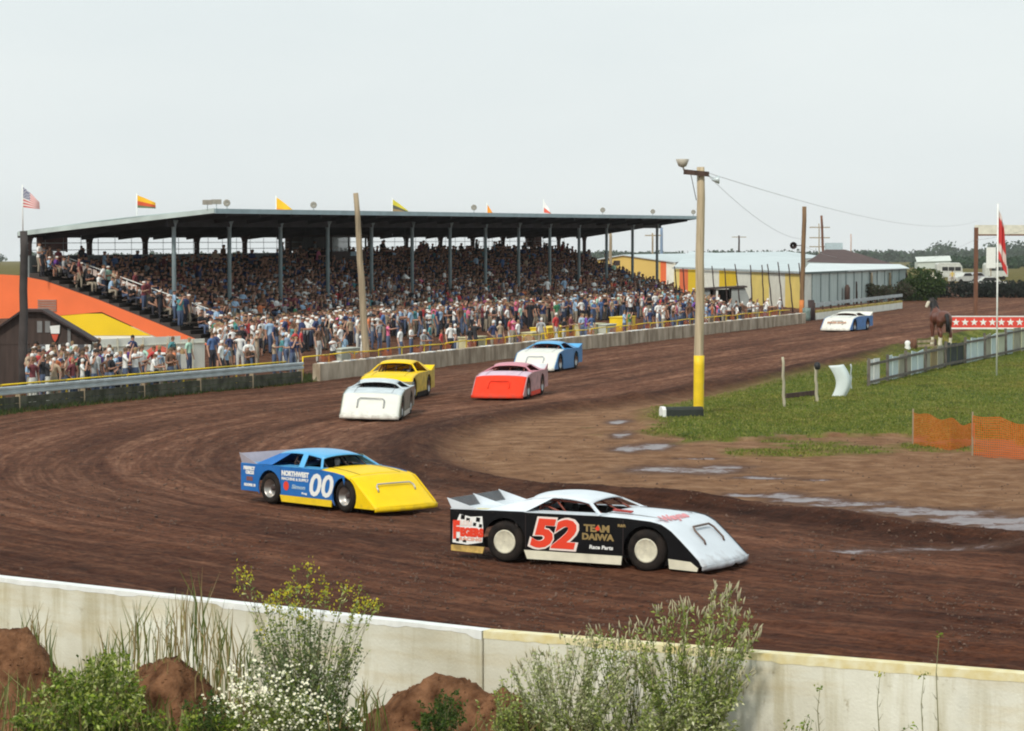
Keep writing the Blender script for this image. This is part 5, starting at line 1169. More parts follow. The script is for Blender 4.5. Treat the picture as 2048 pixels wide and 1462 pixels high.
for k in range(420):     # people standing close before the lowest tier
    px = rp.uniform(640, 1340); t = rp.uniform(13.5, 20.4); q = S(s_of(px, t), t)
    if free(q.x, q.y, .42): crowd(q, face_dir(TRK, .6), rp.choice(LT), rp.choice(DPAL), rp.choice([0, 1, 1, 2, 3]), rp.choice([0, 1, 2, 3, 4]), rp.randrange(3), rp.uniform(.85, 1.05))
for k in range(120):     # overflow at the right end of the stand
    px = rp.uniform(1320, 1440); t = rp.uniform(4, 19) * (1 if px < 1390 else .55); q = S(s_of(px, t), t)
    if q.y < 240 and free(q.x, q.y, .42): crowd(q, face_dir(TRK, .6), rp.choice(LT), rp.choice(DPAL), rp.choice([0, 1, 2, 3]), rp.choice([0, 1, 2, 3, 4]), rp.randrange(3), rp.uniform(.85, 1.05))
me = np_mesh('crowd_in_grandstand', np.concatenate(VV), np.concatenate(FF), attr_mat('crowd_cloth', 'Col', .85))
a = me.color_attributes.new('Col', 'FLOAT_COLOR', 'CORNER'); c = np.ones((len(me.loops), 4), np.float32); c[:, :3] = np.concatenate(CC); a.data.foreach_set('color', c.ravel())
print('crowd tris', len(me.polygons), 'persons', len(persons))
tag(link('crowd', me), 'dense crowd of spectators filling the tiers of the roofed grandstand', None, kind='stuff')
# ------------------------------------------------------------ stock cars
def paint(nm, c, dirt=.0, rough=.38): return mat('car_paint_' + nm, c, rough, .05, 3, .03, 2, dirt=dirt, coat=.05, spec=.3)
CW = paint('white', (.68, .73, .78), .16); 
interior = mat('cockpit_dark', (.03, .022, .02), .8, .3, 5)
glassy = mat('smoked_plastic', (.10, .11, .12), .25, .2, 3, alpha=.62)
L_CAR = 4.93
FLAT = [False]
def prof(a, k=1.0):
    if FLAT[0]: return float(np.interp(a, [0, 1.5, 2.97, 3.5, 4.0, 4.12, 4.22, 4.93, 5.2], [.905, .925, .935, .90, .835, .81, .745, .185, .17]))
    return float(np.interp(a, [0, 1.5, 2.97, 3.5, 3.95, 4.15, 4.32, 4.6, 4.88, 4.95, 5.2], [.905, .925, .935, .92, .89, .85, .76, .51, .235, .17, .17]))
RA, FA, RW = 1.10, 3.87, .365
def arch(cx, r, z0, cz=.37, n=14):
    a0 = math.asin(max(-1, min(1, (z0 - cz) / r))); return [(cx + r * cos(t), cz + r * sin(t)) for t in np.linspace(a0, pi - a0, n)]
def car(name, label, cfg, loc, heading, roll=0.0):
    """local x runs from the tail (0) to the nose, y to the car's left"""
    e = empty(name, loc); e.rotation_euler = (roll, 0, heading); tag(e, label, 'race car', 'stock cars racing on the dirt track')
    FLAT[0] = cfg.get('flat', True)
    cs, ct, cr, cn, ck = cfg['side'], cfg['top'], cfg['roof'], cfg['nose'], cfg['skirt']
    rh = cfg.get('rh', 1.25); ra = cfg.get('ra', (1.5, 2.62)); hb = .93
    # side panels
    for s in (-1, 1):
        y = s * .95
        pts = [(0, .26), (0, .90), (.8, .912)] + [(a, prof(a) - .012) for a in (1.5, 2.2, 2.97, 3.5, 3.75)]
        fz = cfg.get('fender_split', 5.0)
        front = [(a, prof(a) - .012) for a in (3.95, 4.15, 4.25, 4.35, 4.5, 4.7, 4.85)] + [(4.93, .15), (4.90, .13)]
        def panel(pp, m, nm, off=0.0):
            mb = MB(); mb.prism([(a, y + s * off, z) for a, z in pp], (0, -s * .025, 0)); return mb.build(nm, m, e)
        if fz < 5:
            panel(pts + [(fz, prof(fz) - .012), (fz, .62)] + [q for q in arch(FA, .43, .13) if q[0] < fz - .02] + [(3.40, .25), (1.55, .25)] + arch(RA, .43, .22) + [(.66, .26)], cs, 'side_panel')
            panel([(fz + .004, prof(fz) - .012)] + front + [(4.28, .13)] + [q for q in arch(FA, .43, .13) if q[0] > fz + .01], cn, 'fender_panel')
        else:
            panel(pts + front + [(4.29, .13)] + arch(FA, .43, .13) + [(3.43, .25), (1.55, .25)] + arch(RA, .43, .22) + [(.66, .26)], cs, 'side_panel')
        panel([(1.50, .245), (3.42, .245), (3.40, .09), (1.56, .09)], ck, 'rocker_skirt', .004)
        if cfg.get('front_skirt'): panel([(4.30, .25), (4.72, .22), (4.86, .12), (4.84, .06), (4.32, .08)], cfg['front_skirt'], 'front_skirt', .004)
        if cfg.get('rear_strip') and s < 0: panel([(.02, .255), (.70, .25), (.66, .13), (.02, .15)], cfg['rear_strip'], 'rear_strip', .004)
    # hood and nose
    ny_ = 15
    def surf(a0, a1, na, m, nm, bulge=True):
        P = []
        for i in range(na + 1):
            a = a0 + (a1 - a0) * i / na; row = []
            for j in range(ny_):
                v = -1 + 2 * j / (ny_ - 1); b = .13 * (1 - v * v) * max(0, (a - 4.0)) if bulge else 0
                edge = .03 * abs(v) ** 6
                row.append((a + b, v * .95, prof(a) + .035 * (1 - v * v) * min(1, (5.0 - a)) - edge + cfg.get('hoodz', 0) * exp_(a)))
            P.append(row)
        mb = MB(); mb.grid(P); return mb.build(nm, m, e, solid=.012)
    exp_ = lambda a: 0.0
    surf(2.97, 4.05, 8, cfg.get('hood', ct), 'hood'); 
    sp = 4.05; surf(sp + .004, 4.95, 14, cn, 'nose')
    P = []                      # upright bottom lip of the nose
    for zz_ in (.172, .11, .07):
        row = []
        for j in range(ny_):
            v = -1 + 2 * j / (ny_ - 1); row.append((4.95 + .13 * (1 - v * v) * .95 - .012 * (.172 - zz_) / .1, v * .945, zz_ + .005 + (.05 if (cfg.get('notch') and abs(v - .12) < .12 and zz_ < .09) else 0)))
        P.append(row)
    mb = MB(); mb.grid(P); mb.build('nose_lip', cfg.get('lip', cn), e, solid=.012)
    # tail
    mb = MB(); mb.box(.0, 1.5, -.94, .94, .885, .912); mb.build('rear_deck', ct, e)
    mb = MB(); mb.box(.0, .025, -.94, .94, .45, .885); mb.build('tail_panel', cs, e)
    for s in (-1, 1):
        mb = MB(); mb.prism([(1.5, s * .94, .905), (2.97, s * .94, .922), (2.97, s * .66, .935), (1.5, s * .66, .925)], (0, 0, .014)); mb.build('cockpit_sill', ct, e)
    mb = MB(); mb.box(1.3, 3.4, -.66, .66, .18, .22); mb.box(1.3, 1.34, -.9, .9, .2, .885); mb.box(2.93, 2.965, -.9, .9, .2, .91); mb.box(1.34, 2.93, -.66, -.64, .2, .9); mb.box(1.34, 2.93, .64, .66, .2, .9); mb.box(.3, 4.5, -.6, .6, .2, .34); mb.build('cockpit_tub', interior, e)
    # roof, sails and pillars
    P = []; r0, r1 = ra
    for i in range(11):
        u = i / 10; a = r0 + (r1 - r0) * u; row = []
        for j in range(11):
            v = -1 + 2 * j / 10; w = .66 - .05 * u
            row.append((a + .06 * (1 - v * v) * (u - .2), v * w, rh - .085 * (abs(u - .42) / .58) ** 2 - .055 * v * v - .02 * v ** 8))
        P.append(row)
    mb = MB(); mb.grid(P); mb.build('roof', cr, e, solid=.02)
    zr0 = P[0][0][2]; zr1 = P[-1][0][2]; zm = P[5][0][2]; am = P[5][0][0]
    sb = cfg.get('sail_back', .75)
    for s in (-1, 1):
        mb = MB()
        q = [(sb, s * .925, .915), (r0 - .02, s * .93, .925), (r0 + .02, s * .93, .925), (r0 + .42, s * .65, (zr0 + zm) / 2 + .01), (r0, s * .66, zr0 - .01), (r0 - .15, s * .68, zr0 - .05)]
        mb.prism([q[0], q[1], q[2], q[3], q[4], q[5]], (0, -s * .015, 0)); mb.build('sail_panel', cfg.get('sail', ct), e)
        mb = MB(); mb.bar((2.95, s * .86, .93), (r1 - .02, s * (.61), zr1 + .005), .055, .03); mb.build('windscreen_pillar', cfg.get('pillar', cr), e)
        if cfg.get('bpillar'):
            mb = MB(); mb.bar((2.28, s * .93, .93), (2.12, s * .645, zm - .01), .13, .02); mb.build('door_pillar', cr, e)
    P = []
    for i in range(7):
        u = i / 6; a = r0 - (r0 - sb - .05) * u; z = zr0 + (.05) * (1 - u) + (.92 - zr0) * u; P.append([(a, v * (.64 + .24 * u), z - .04 * v * v * (1 - u)) for v in np.linspace(-1, 1, 9)])
    mb = MB(); mb.grid(P); mb.build('rear_slope', cfg.get('sail', ct), e, solid=.012)
    # roll cage, seat, wheel
    mb = MB(); C = [(1.62, .58), (2.5, .52)]
    for s in (-1, 1):
        mb.tube([(1.6, s * .6, .25), (1.62, s * .58, 1.0), (1.66, s * .5, rh - .13)], .022, 7); mb.tube([(2.9, s * .6, .25), (2.85, s * .58, .92), (2.5, s * .52, rh - .16)], .022, 7)
        mb.tube([(1.66, s * .5, rh - .13), (2.5, s * .52, rh - .16)], .022, 7); mb.tube([(1.64, s * .57, 1.05), (2.1, s * .62, .9)], .02, 6); mb.tube([(2.15, s * .6, .92), (1.95, s * .55, rh - .15)], .018, 6)
        mb.tube([(2.2, s * .62, .7), (1.62, s * .6, .7)], .02, 6)
    mb.tube([(1.66, -.5, rh - .13), (1.66, .5, rh - .13)], .022, 7); mb.tube([(2.5, -.52, rh - .16), (2.5, .52, rh - .16)], .022, 7); mb.tube([(1.62, -.58, .95), (1.66, .5, rh - .14)], .02, 6); mb.tube([(2.5, .02, rh - .16), (2.88, .05, .92)], .016, 6)
    mb.build('roll_cage', cfg.get('cage', M['cage']), e)
    mb = MB(); mb.prism([(1.72, .1, .3), (1.78, .1, .3), (1.74, .1, 1.02), (1.66, .1, 1.02)], (0, .42, 0)); mb.box(1.72, 2.15, .1, .52, .28, .36); mb.build('seat', M['black'], e, bevel=.02)
    mb = MB(); mb.lathe([(.15, -.012), (.17, 0), (.15, .012), (.135, 0), (.15, -.012)], 18, 'x', (2.55, .3, .84)); mb.bar((2.55, .16, .84), (2.55, .44, .84), .025); mb.tube([(2.55, .3, .84), (2.8, .3, .7)], .02, 6); mb.build('steering_wheel', M['black'], e)
    # wheels
    for (a, s) in ((RA, -1), (RA, 1), (FA, -1), (FA, 1)):
        w = empty('wheel', (a, s * .775, RW)); w.parent = e; w.rotation_euler = (0, 0, cfg.get('steer', 0.0) if a == FA else 0)
        hw = .17; mb = MB(); mb.lathe([(.20, -hw * .8), (.23, -hw), (.31, -hw * 1.02), (.345, -hw * .9), (RW, -hw * .7), (RW, hw * .7), (.345, hw * .9), (.31, hw * 1.02), (.23, hw), (.20, hw * .8)], 36, 'y')
        for k in range(36):            # tread blocks
            t = 2 * pi * k / 36
            mb.add([((RW + dr) * cos(t + dt), y_, (RW + dr) * sin(t + dt)) for y_ in (-hw * .66, hw * .66) for dt in (-.05, .05) for dr in (-.004, .007)], [(0, 1, 3, 2), (4, 6, 7, 5), (1, 5, 7, 3), (0, 4, 5, 1), (2, 3, 7, 6)])
        mb.build('tyre', M['rubber'], w)
        o_ = s * hw
        if cfg.get('disc'):
            mb = MB(); mb.lathe([(.005, o_ * .93), (.03, o_ * .95), (.17, o_ * .88), (.185, o_ * .95), (.212, o_ * 1.0), (.215, o_ * .8)], 32, 'y'); mb.build('wheel_disc', M['rim_cream'], w)
            mb = MB()
            for k in range(16): t = 2 * pi * k / 16; mb.lathe([(.0, o_ * .99), (.008, o_ * .98), (.008, o_ * .85)], 6, 'y', (.195 * cos(t), 0, .195 * sin(t)))
            mb.build('bolt_ring', M['grey_metal'], w)
        else:
            mb = MB(); mb.lathe([(.215, o_ * .98), (.195, o_ * .9), (.185, o_ * .3), (.12, o_ * .1), (.05, o_ * .25), (.0, o_ * .25)], 28, 'y'); mb.build('rim', cfg.get('rim', M['chrome']), w)
            mb = MB(); mb.lathe([(.06, o_ * .25), (.06, o_ * .5), (.0, o_ * .55)], 14, 'y'); mb.build('hub', M['steel_dark'], w)
    # spoiler
    sh_ = cfg.get('spoiler', .2); spm = cfg.get('spoiler_mat', glassy)
    mb = MB(); mb.prism([(.07, -.93, .915), (.07, .93, .915), (-.06, .93, .915 + sh_), (-.06, -.93, .915 + sh_)], (.012, 0, 0)); mb.build('spoiler', spm, e)
    for y in cfg.get('fins', (-.935, 0, .935)):
        mb = MB(); mb.prism([(-.07, y - .008, .912 + sh_ + .02), (.03, y - .008, .913), (.62, y - .008, .913)], (0, .016, 0)); mb.build('spoiler_fin', cfg.get('fin', ct), e)
    # panel joints and fasteners
    mb = MB()
    for s in (-1, 1):
        mb.tube([(a, s * .60, prof(a) + .035 * (1 - .4) + .004) for a in (3.0, 3.3, 3.6, 4.02)], .005, 4)
        for a in (1.53, 3.44): mb.bar((a, s * .952, .27), (a, s * .952, .88), .008, .006)
        for a in np.linspace(.15, 4.1, 12): mb.box(a - .008, a + .008, s * .951 - .003, s * .951 + .003, prof(a) - .045, prof(a) - .03)
    mb.build('panel_seam', M['steel_dark'], e)
    # hoop on the nose
    hp_ = cfg.get('hoop', (.30, .42))
    def on(a, v, off): return Vector((a, v, prof(a) + .035 * (1 - v * v) * .4 + off)) + Vector((.13 * (1 - v * v) * max(0, a - 4.0), 0, 0))
    a_hi, a_lo, wv = cfg.get('hoop_a', (4.42, 4.66)) + (cfg.get('hoop_w', .38),)
    mb = MB(); pts = [on(a_lo, -wv, .0), on(a_lo - .02, -wv, .05), on(a_hi + .06, -wv, .07), on(a_hi, -wv + .07, .075), on(a_hi, 0, .075), on(a_hi, wv - .07, .075), on(a_hi + .06, wv, .07), on(a_lo - .02, wv, .05), on(a_lo, wv, .0)]
    mb.tube(pts, .02, 8); mb.build('bumper_hoop', cfg.get('hoopm', M['chrome']), e)
    return e
def side_text(parent, nm, txt, a, z, h, m, shear=0.0, offset=0.0, sx=1.0, lift=.006, w=None):
    me = text_mesh(nm, txt, h * 1.35, m, shear, offset, .001, sx)
    if w:
        xs_ = [v.co.x for v in me.vertices]; k = w / (max(xs_) - min(xs_)); me.transform(Matrix.Diagonal((k, 1, 1, 1)))
    me.transform(Matrix.Rotation(pi / 2, 4, 'X'))
    xs_ = [v.co.x for v in me.vertices]; zs_ = [v.co.z for v in me.vertices]
    kz_ = h / (max(zs_) - min(zs_)); me.transform(Matrix.Diagonal((1, 1, kz_, 1))); me.transform(Matrix.Translation((-(max(xs_) + min(xs_)) / 2, 0, -(max(zs_) + min(zs_)) / 2 * kz_)))
    o = link(nm, me, parent); o.location = (a, -.95 - lift, z); return o
def place(px, py, heading, a, y, z=0.0):      # origin so that local (a, y) touches the ground at the pixel
    g = G(px, py, z); c, s_ = cos(heading), sin(heading); return Vector((g.x - (a * c - y * s_), g.y - (a * s_ + y * c), 0))
# black and white car, number 52
h52 = radians(-29.5)
CB = mat('car_paint_black', (.006, .006, .007), .35, .2, 3, .02, 2, spec=.22, dirt=-.04); gold = mat('gold_leaf', (.30, .21, .08), .5, .15, 6); redm = mat('number_red', (.80, .055, .02), .45, .03, 3)
creamskirt = mat('cream_skirt', (.70, .66, .52), .6, .12, 3)
o52 = place(1283, 1143, h52, FA, -.95)
c52 = car('stock_car', 'black and white stock car number 52 with red digits, nearest to the camera', dict(flat=False, side=CB, top=CW, roof=CW, nose=CW, skirt=creamskirt, front_skirt=creamskirt, rear_strip=mat('gold_strip', (.55, .36, .10), .6, .35, 7), disc=True, rh=1.255, ra=(1.5, 2.66), steer=.0, notch=True, spoiler=.17, sail_back=.70, hoopm=mat('hoop_brown', (.14, .09, .07), .5)), o52, h52); c52.scale = (1.02, 1, 1)
lw = mat('lettering_white', (.85, .85, .82), .5, .02)
pinkw = mat('outline_pale', (.85, .72, .66), .5, .02)
side_text(c52, 'number_outline', '52', 2.08, .565, .60, pinkw, .22, .055, w=1.02, lift=.002)
side_text(c52, 'number', '52', 2.08, .565, .53, redm, .22, .032, w=.92, lift=.006)
side_text(c52, 'lettering', 'TEAM', 2.93, .705, .13, gold, 0, .008, w=.50)
side_text(c52, 'lettering', 'DAIWA', 2.96, .555, .12, gold, 0, .008, w=.62)
side_text(c52, 'lettering', 'Race Parts', 3.02, .375, .07, lw, .1, .003, w=.46)
side_text(c52, 'lettering', 'R&R', 3.42, .78, .05, gold, 0, .004, w=.16)
mb = MB(); mb.prism([(2.90, -.957, .70), (2.955, -.957, .76), (3.0, -.957, .70), (2.955, -.957, .66)], (0, -.003, 0)); mb.build('emblem', redm, c52)
# sponsor plate with chequered flags at the tail
mb = MB(); mb.prism([(.05, -.953, .30), (.35, -.953, .275), (.66, -.953, .33), (.68, -.953, .55), (.66, -.953, .80), (.42, -.953, .78), (.20, -.953, .82), (.14, -.953, .70), (.06, -.953, .68)], (0, -.003, 0)); mb.build('logo_plate', lw, c52)
mb = MB()
for (a, z, w) in [(.22, .73, .08), (.33, .69, .07), (.53, .70, .08), (.59, .60, .06), (.47, .62, .06), (.12, .325, .06), (.26, .315, .07)]:
    mb = MB(); mb.prism([(a, -.958, z), (a + w, -.958, z - .005), (a + w + .01, -.958, z + w * .9), (a + .01, -.958, z + w)], (0, -.002, 0)); mb.build('chequer_square', CB, c52)
side_text(c52, 'lettering', 'F', .135, .535, .34, redm, .0, .03, w=.14, lift=.012)
side_text(c52, 'lettering', 'EGERS', .45, .50, .17, redm, .0, .02, w=.48, lift=.012)
side_text(c52, 'lettering', 'LOU', .33, .665, .10, pinkw, .0, .012, w=.24, lift=.014)
side_text(c52, 'lettering', 'RACING', .42, .375, .06, mat('lettering_salmon', (.8, .4, .3), .5), .0, .004, w=.46, lift=.012)
mb = MB(); mb.prism([(3.02, -.52, .978), (3.42, -.58, .965), (3.42, -.50, .975), (3.02, -.44, .988)], (0, 0, .03)); mb.build('hood_scoop', mat('scoop_red', (.35, .03, .02), .5), c52, bevel=.01)
me = text_mesh('lettering', 'Wayne', .26, mat('lettering_pink', (.75, .28, .30), .5), .2, .012, .001, 1.3); me.transform(Matrix.Rotation(radians(90), 4, 'Z'))
o = link('lettering', me, c52); o.location = (4.10, -.32, .912); o.rotation_euler = (0, radians(22), 0)
mb = MB(); mb.bar((.45, -.80, .921), (.95, -.72, .921), .05, .012); mb.build('stripe', mat('pale_yellow_stripe', (.7, .62, .3), .5), c52)
# blue and yellow car, number 00
h00 = radians(-47)
CBl = mat('car_paint_blue', (.02, .15, .46), .4, .08, 3, .03, 2, dirt=.08, spec=.25); CBr = mat('car_paint_bright_blue', (.10, .40, .72), .35, .05, 3, coat=.2); CY = mat('car_paint_yellow', (.90, .60, .002), .45, .05, 3, .03, 2, dirt=-.02, spec=.25)
o00 = place(690, 1025, h00, FA * .925, -.93 * .925)
c00 = car('stock_car', 'blue stock car number 00 with a yellow nose, behind the black and white one', dict(side=CBl, top=CBr, roof=CBr, nose=CY, hood=CY, skirt=M['paint_yel'], sail=CBl, fender_split=3.87, rh=1.30, ra=(1.15, 2.7), bpillar=True, sail_back=.55, spoiler=.22, spoiler_mat=mat('grey_spoiler', (.36, .33, .38), .5, .1, 4), fins=(-.935,), fin=mat('grey_spoiler', (.36, .33, .38), .5), steer=radians(-4), cage=M['steel_dark'], hoop_w=.55, hoop_a=(4.44, 4.56), hoopm=M['silver']), o00, h00); c00.scale = (.925,) * 3
mb = MB(); mb.prism([(1.2, .938, .93), (2.85, .938, .935), (2.6, .66, 1.18), (1.5, .66, 1.2)], (0, .008, 0)); mb.build('window_net', mat('pale_window_net', (.62, .62, .42), .8, .2, 4), c00)
side_text(c00, 'number', '00', 3.05, .56, .54, lw, .2, .018, w=.88, lift=.006)
side_text(c00, 'lettering', 'NORTHWEST', 2.08, .765, .13, lw, .0, .012, w=1.02)
side_text(c00, 'lettering', 'MACHINE & SUPPLY', 2.08, .64, .07, lw, .0, .004, w=1.02)
side_text(c00, 'lettering', 'Simon', 2.2, .47, .10, mat('lettering_pale_blue', (.45, .6, .7), .5), .15, .004, w=.50)
side_text(c00, 'lettering', 'Reg', 2.42, .33, .06, lw, .0, .004, w=.20)
mb = MB(); mb.prism([(1.74 + .10 * cos(t), -.954, .47 + .11 * sin(t)) for t in np.linspace(0, 2 * pi, 14)[:-1]], (0, -.003, 0)); mb.build('emblem', redm, c00)
side_text(c00, 'lettering', 'PERFECT', .33, .80, .09, lw, 0, .012, w=.44); side_text(c00, 'lettering', 'CIRCLE', .35, .70, .09, lw, 0, .012, w=.32); side_text(c00, 'lettering', 'KOOPER 10', .35, .40, .07, lw, 0, .008, w=.44)
mb = MB(); mb.prism([(.22, -.954, .50), (.46, -.954, .50), (.46, -.954, .60), (.22, -.954, .60)], (0, -.003, 0)); mb.build('emblem', mat('badge_brown', (.2, .08, .08), .6), c00)
# the other five
def far_car(px, py, phi, cfg, label, roll=0.0, sc=1.0):
    h = radians(-90 - phi); e = car('stock_car', label, cfg, place(px, py, h, 4.95, 0), h, roll); e.scale = (sc,) * 3; return e
cw2 = paint('warm_white', (.76, .75, .68), .12); red = mat('car_paint_red', (.80, .045, .012), .5, .08, 3, dirt=.05, spec=.2); pinkp = mat('car_paint_pink', (.62, .25, .30), .45, .06, 3); blu2 = mat('car_paint_sky_blue', (.04, .22, .48), .4, .06, 3, dirt=.05)
greyw = mat('car_paint_grey_white', (.60, .66, .69), .45, .12, 3, spec=.3)
cars_far = []
cars_far.append(far_car(738, 843, 3.5, dict(side=mat('car_paint_dull_green', (.15, .16, .12), .5, .3, 4, dirt=.1), top=greyw, roof=greyw, nose=cw2, hood=greyw, skirt=cw2, spoiler=.1, fins=(), rh=1.22, cage=M['steel_dark'], hoop_a=(4.38, 4.66), hoop_w=.42, hoopm=M['chrome']), 'plain white stock car leading the pack behind the blue and yellow one', radians(-1.5)))
cars_far.append(far_car(765, 803, 9, dict(side=mat('car_paint_dirty_yellow', (.6, .42, .04), .5, .3, 4, dirt=.15), top=CY, roof=CY, nose=CY, skirt=M['rubber'], spoiler=.16, spoiler_mat=CY, fins=(.935,), rh=1.36, ra=(1.3, 2.6), cage=M['steel_dark']), 'yellow stock car just behind the plain white one'))
cars_far.append(far_car(994, 801, 11, dict(side=mat('car_paint_dull_pink', (.45, .25, .25), .5, .3, 4, dirt=.1), top=pinkp, roof=pinkp, nose=red, hood=mat('car_paint_pale_pink', (.70, .50, .60), .4), skirt=red, spoiler=.18, spoiler_mat=greyw, fins=(.935,), rh=1.24, hoopm=red), 'red nosed stock car with a pink roof in the middle of the track'))
cars_far.append(far_car(1066, 745, 15.5, dict(side=blu2, top=blu2, roof=CBr, nose=cw2, hood=cw2, skirt=blu2, spoiler=.16, spoiler_mat=CBr, fins=(.935,), rh=1.26, hoopm=M['silver']), 'blue stock car with a white nose close to the track wall'))
cars_far.append(far_car(1670, 664, 24, dict(side=mat('car_paint_mid_blue', (.05, .2, .5), .45, .2, 4), top=cw2, roof=cw2, nose=cw2, skirt=blu2, spoiler=.22, spoiler_mat=cw2, fins=(.935,), rh=1.2), 'white stock car with blue sides far up the straight'))
me = text_mesh('lettering', 'MIKES SHOP', .2, mat('lettering_rust', (.45, .2, .1), .6), 0, .01, .001, 1.1); me.transform(Matrix.Rotation(radians(90), 4, 'Z')); o = link('lettering', me, cars_far[4]); o.location = (4.62, 0, .57); o.rotation_euler = (0, radians(42), 0)
# drivers
helm = mat('helmet_white', (.8, .8, .78), .3); suit = {'red suit': mat('suit_red', (.45, .03, .03), .8), 'blue suit': mat('suit_blue', (.05, .1, .35), .8), 'tan suit': mat('suit_tan', (.45, .32, .2), .8)}
drv = person_mesh('driver_body', 1, helmet=True, longsl=True, arm='wheel', legs='seat')
for e, sn, hc, lab in ((c52, 'red suit', M['black'], 'driver in a red suit and black helmet inside the car numbered 52'), (c00, 'tan suit', helm, 'driver in a tan suit and white helmet inside the car numbered 00'), (cars_far[0], 'blue suit', M['black'], 'driver inside the plain white car'), (cars_far[1], 'red suit', helm, 'driver inside the yellow car'), (cars_far[2], 'tan suit', M['steel_dark'], 'driver inside the red nosed car'), (cars_far[3], 'blue suit', helm, 'driver inside the blue car with the white nose'), (cars_far[4], 'red suit', helm, 'driver inside the far white car')):
    o = link('person', drv); h = e.rotation_euler.z; c, s_ = cos(h), sin(h); a, y = 1.88, .31
    o.location = (e.location.x + a * c - y * s_, e.location.y + a * s_ + y * c, -.13); o.rotation_euler.z = h - pi / 2; o.scale = (.86, .86, .86)
    for i, m in enumerate((suit[sn], suit[sn], suit[sn], hc, M['black'])): o.material_slots[i].link = 'OBJECT'; o.material_slots[i].material = m
    tag(o, lab, 'person', 'drivers sitting in the stock cars')

# ------------------------------------------------------------ horse
def horse():
    # local: x to the head, z up, y to its left; feet at z=0
    J = [(-.55, 0, 1.32, (.32, .32)), (-.15, 0, 1.25, (.31, .33)), (.35, 0, 1.25, (.30, .34)), (.65, 0, 1.36, (.22, .30)), (.90, 0, 1.66, (.13, .20)), (1.00, .03, 1.95, (.10, .14)), (1.06, .10, 2.02, (.095, .11)), (1.10, .20, 1.86, (.075, .09)), (1.12, .27, 1.70, (.055, .065)), (-.80, 0, 1.36, (.20, .22)), (-.93, 0, 1.42, .06), (-1.0, 0, 1.15, .07), (-1.0, 0, .8, .04)]
    B = [(0, 1), (1, 2), (2, 3), (3, 4), (4, 5), (5, 6), (6, 7), (7, 8), (0, 9), (9, 10), (10, 11), (11, 12)]; reg = ['b'] * 10 + ['m', 'm', 'm']
    def add(p, r, par, g): J.append((*p, r)); B.append((par, len(J) - 1)); reg.append(g); return len(J) - 1
    for s, dx in ((-1, .0), (1, .10)):
        q = add((-.68, s * .17, 1.12), (.20, .20), 0, 'b'); k = add((-.56 + dx, s * .19, .86), .115, q, 'b'); h = add((-.86 + dx, s * .19, .60), .075, k, 'b'); f = add((-.80 + dx, s * .19, .26), .062, h, 'w'); add((-.76 + dx, s * .20, .10), .10, f, 'w'); add((-.70 + dx, s * .20, .03), .09, len(J) - 1, 'w')
    for s, dx in ((-1, .06), (1, -.05)):
        q = add((.55, s * .17, 1.05), .145, 3, 'b'); k = add((.56 + dx, s * .17, .62), .078, q, 'b'); f = add((.55 + dx, s * .17, .28), .06, k, 'w'); add((.57 + dx, s * .18, .10), .095, f, 'w'); add((.62 + dx, s * .18, .03), .085, len(J) - 1, 'w')
    for s in (-1, 1): add((1.08, s * .07, 2.16), .022, 6, 'b')
    me = skin_mesh('horse_body', J, B, 2, root=1); n = len(me.polygons); c = np.zeros(n * 3); me.polygons.foreach_get('center', c); c = c.reshape(-1, 3)
    sl = np.zeros(n, np.int32); leg = (c[:, 2] < .42) & (abs(c[:, 1]) > .05); sl[leg] = 1
    sl[(c[:, 0] < -.90) & (c[:, 2] > .7)] = 2; sl[(c[:, 0] > .62) & (c[:, 2] > 1.50) & (c[:, 1] > -.02 - .2 * (c[:, 2] > 1.8))] = 2; sl[(c[:, 1] > .15) & (c[:, 2] > 1.70) & (c[:, 2] < 2.0) & (c[:, 0] < 1.12)] = 1; sl[(c[:, 2] < .09)] = 1
    me.materials.clear()
    for m in (mat('horse_bay', (.13, .04, .022), .45, .3, 2.5), mat('feather_white', (.70, .64, .52), .8, .1, 8), mat('horse_black', (.02, .015, .013), .7)): me.materials.append(m)
    me.polygons.foreach_set('material_index', sl); return me
hpos = G(1880, 693); he = empty('horse', hpos, radians(101)); he.scale = (1.1, 1.3, 1.2); tag(he, 'brown draft horse with white feet seen from behind near the panel fence', 'horse')
hb = link('body', horse(), he)
mb = MB(); P = []
r = random.Random(3)
for k in range(120):
    t = r.random(); x = .62 + .46 * t; z = 1.52 + .6 * t; a = Vector((x - .07, r.uniform(-.05, .05), z)); b = a + Vector((-.10 + r.uniform(-.05, .03), r.choice((-1, 1)) * r.uniform(.10, .17), -r.uniform(.18, .36))); mb.bar(a, b, .03, .012)
mb.build('mane', M['black'], he)
mb = MB()
for k in range(90):
    a = Vector((-.93 + r.uniform(-.04, .02), r.uniform(-.05, .05), 1.42)); b = Vector((-1.05 + r.uniform(-.06, .05), r.uniform(-.09, .09), r.uniform(.6, .95))); mb.tube([a, (a + b) / 2 + Vector((-.05, 0, .05)), b], [.018, .015, .006], 4)
mb.build('tail', M['black'], he)

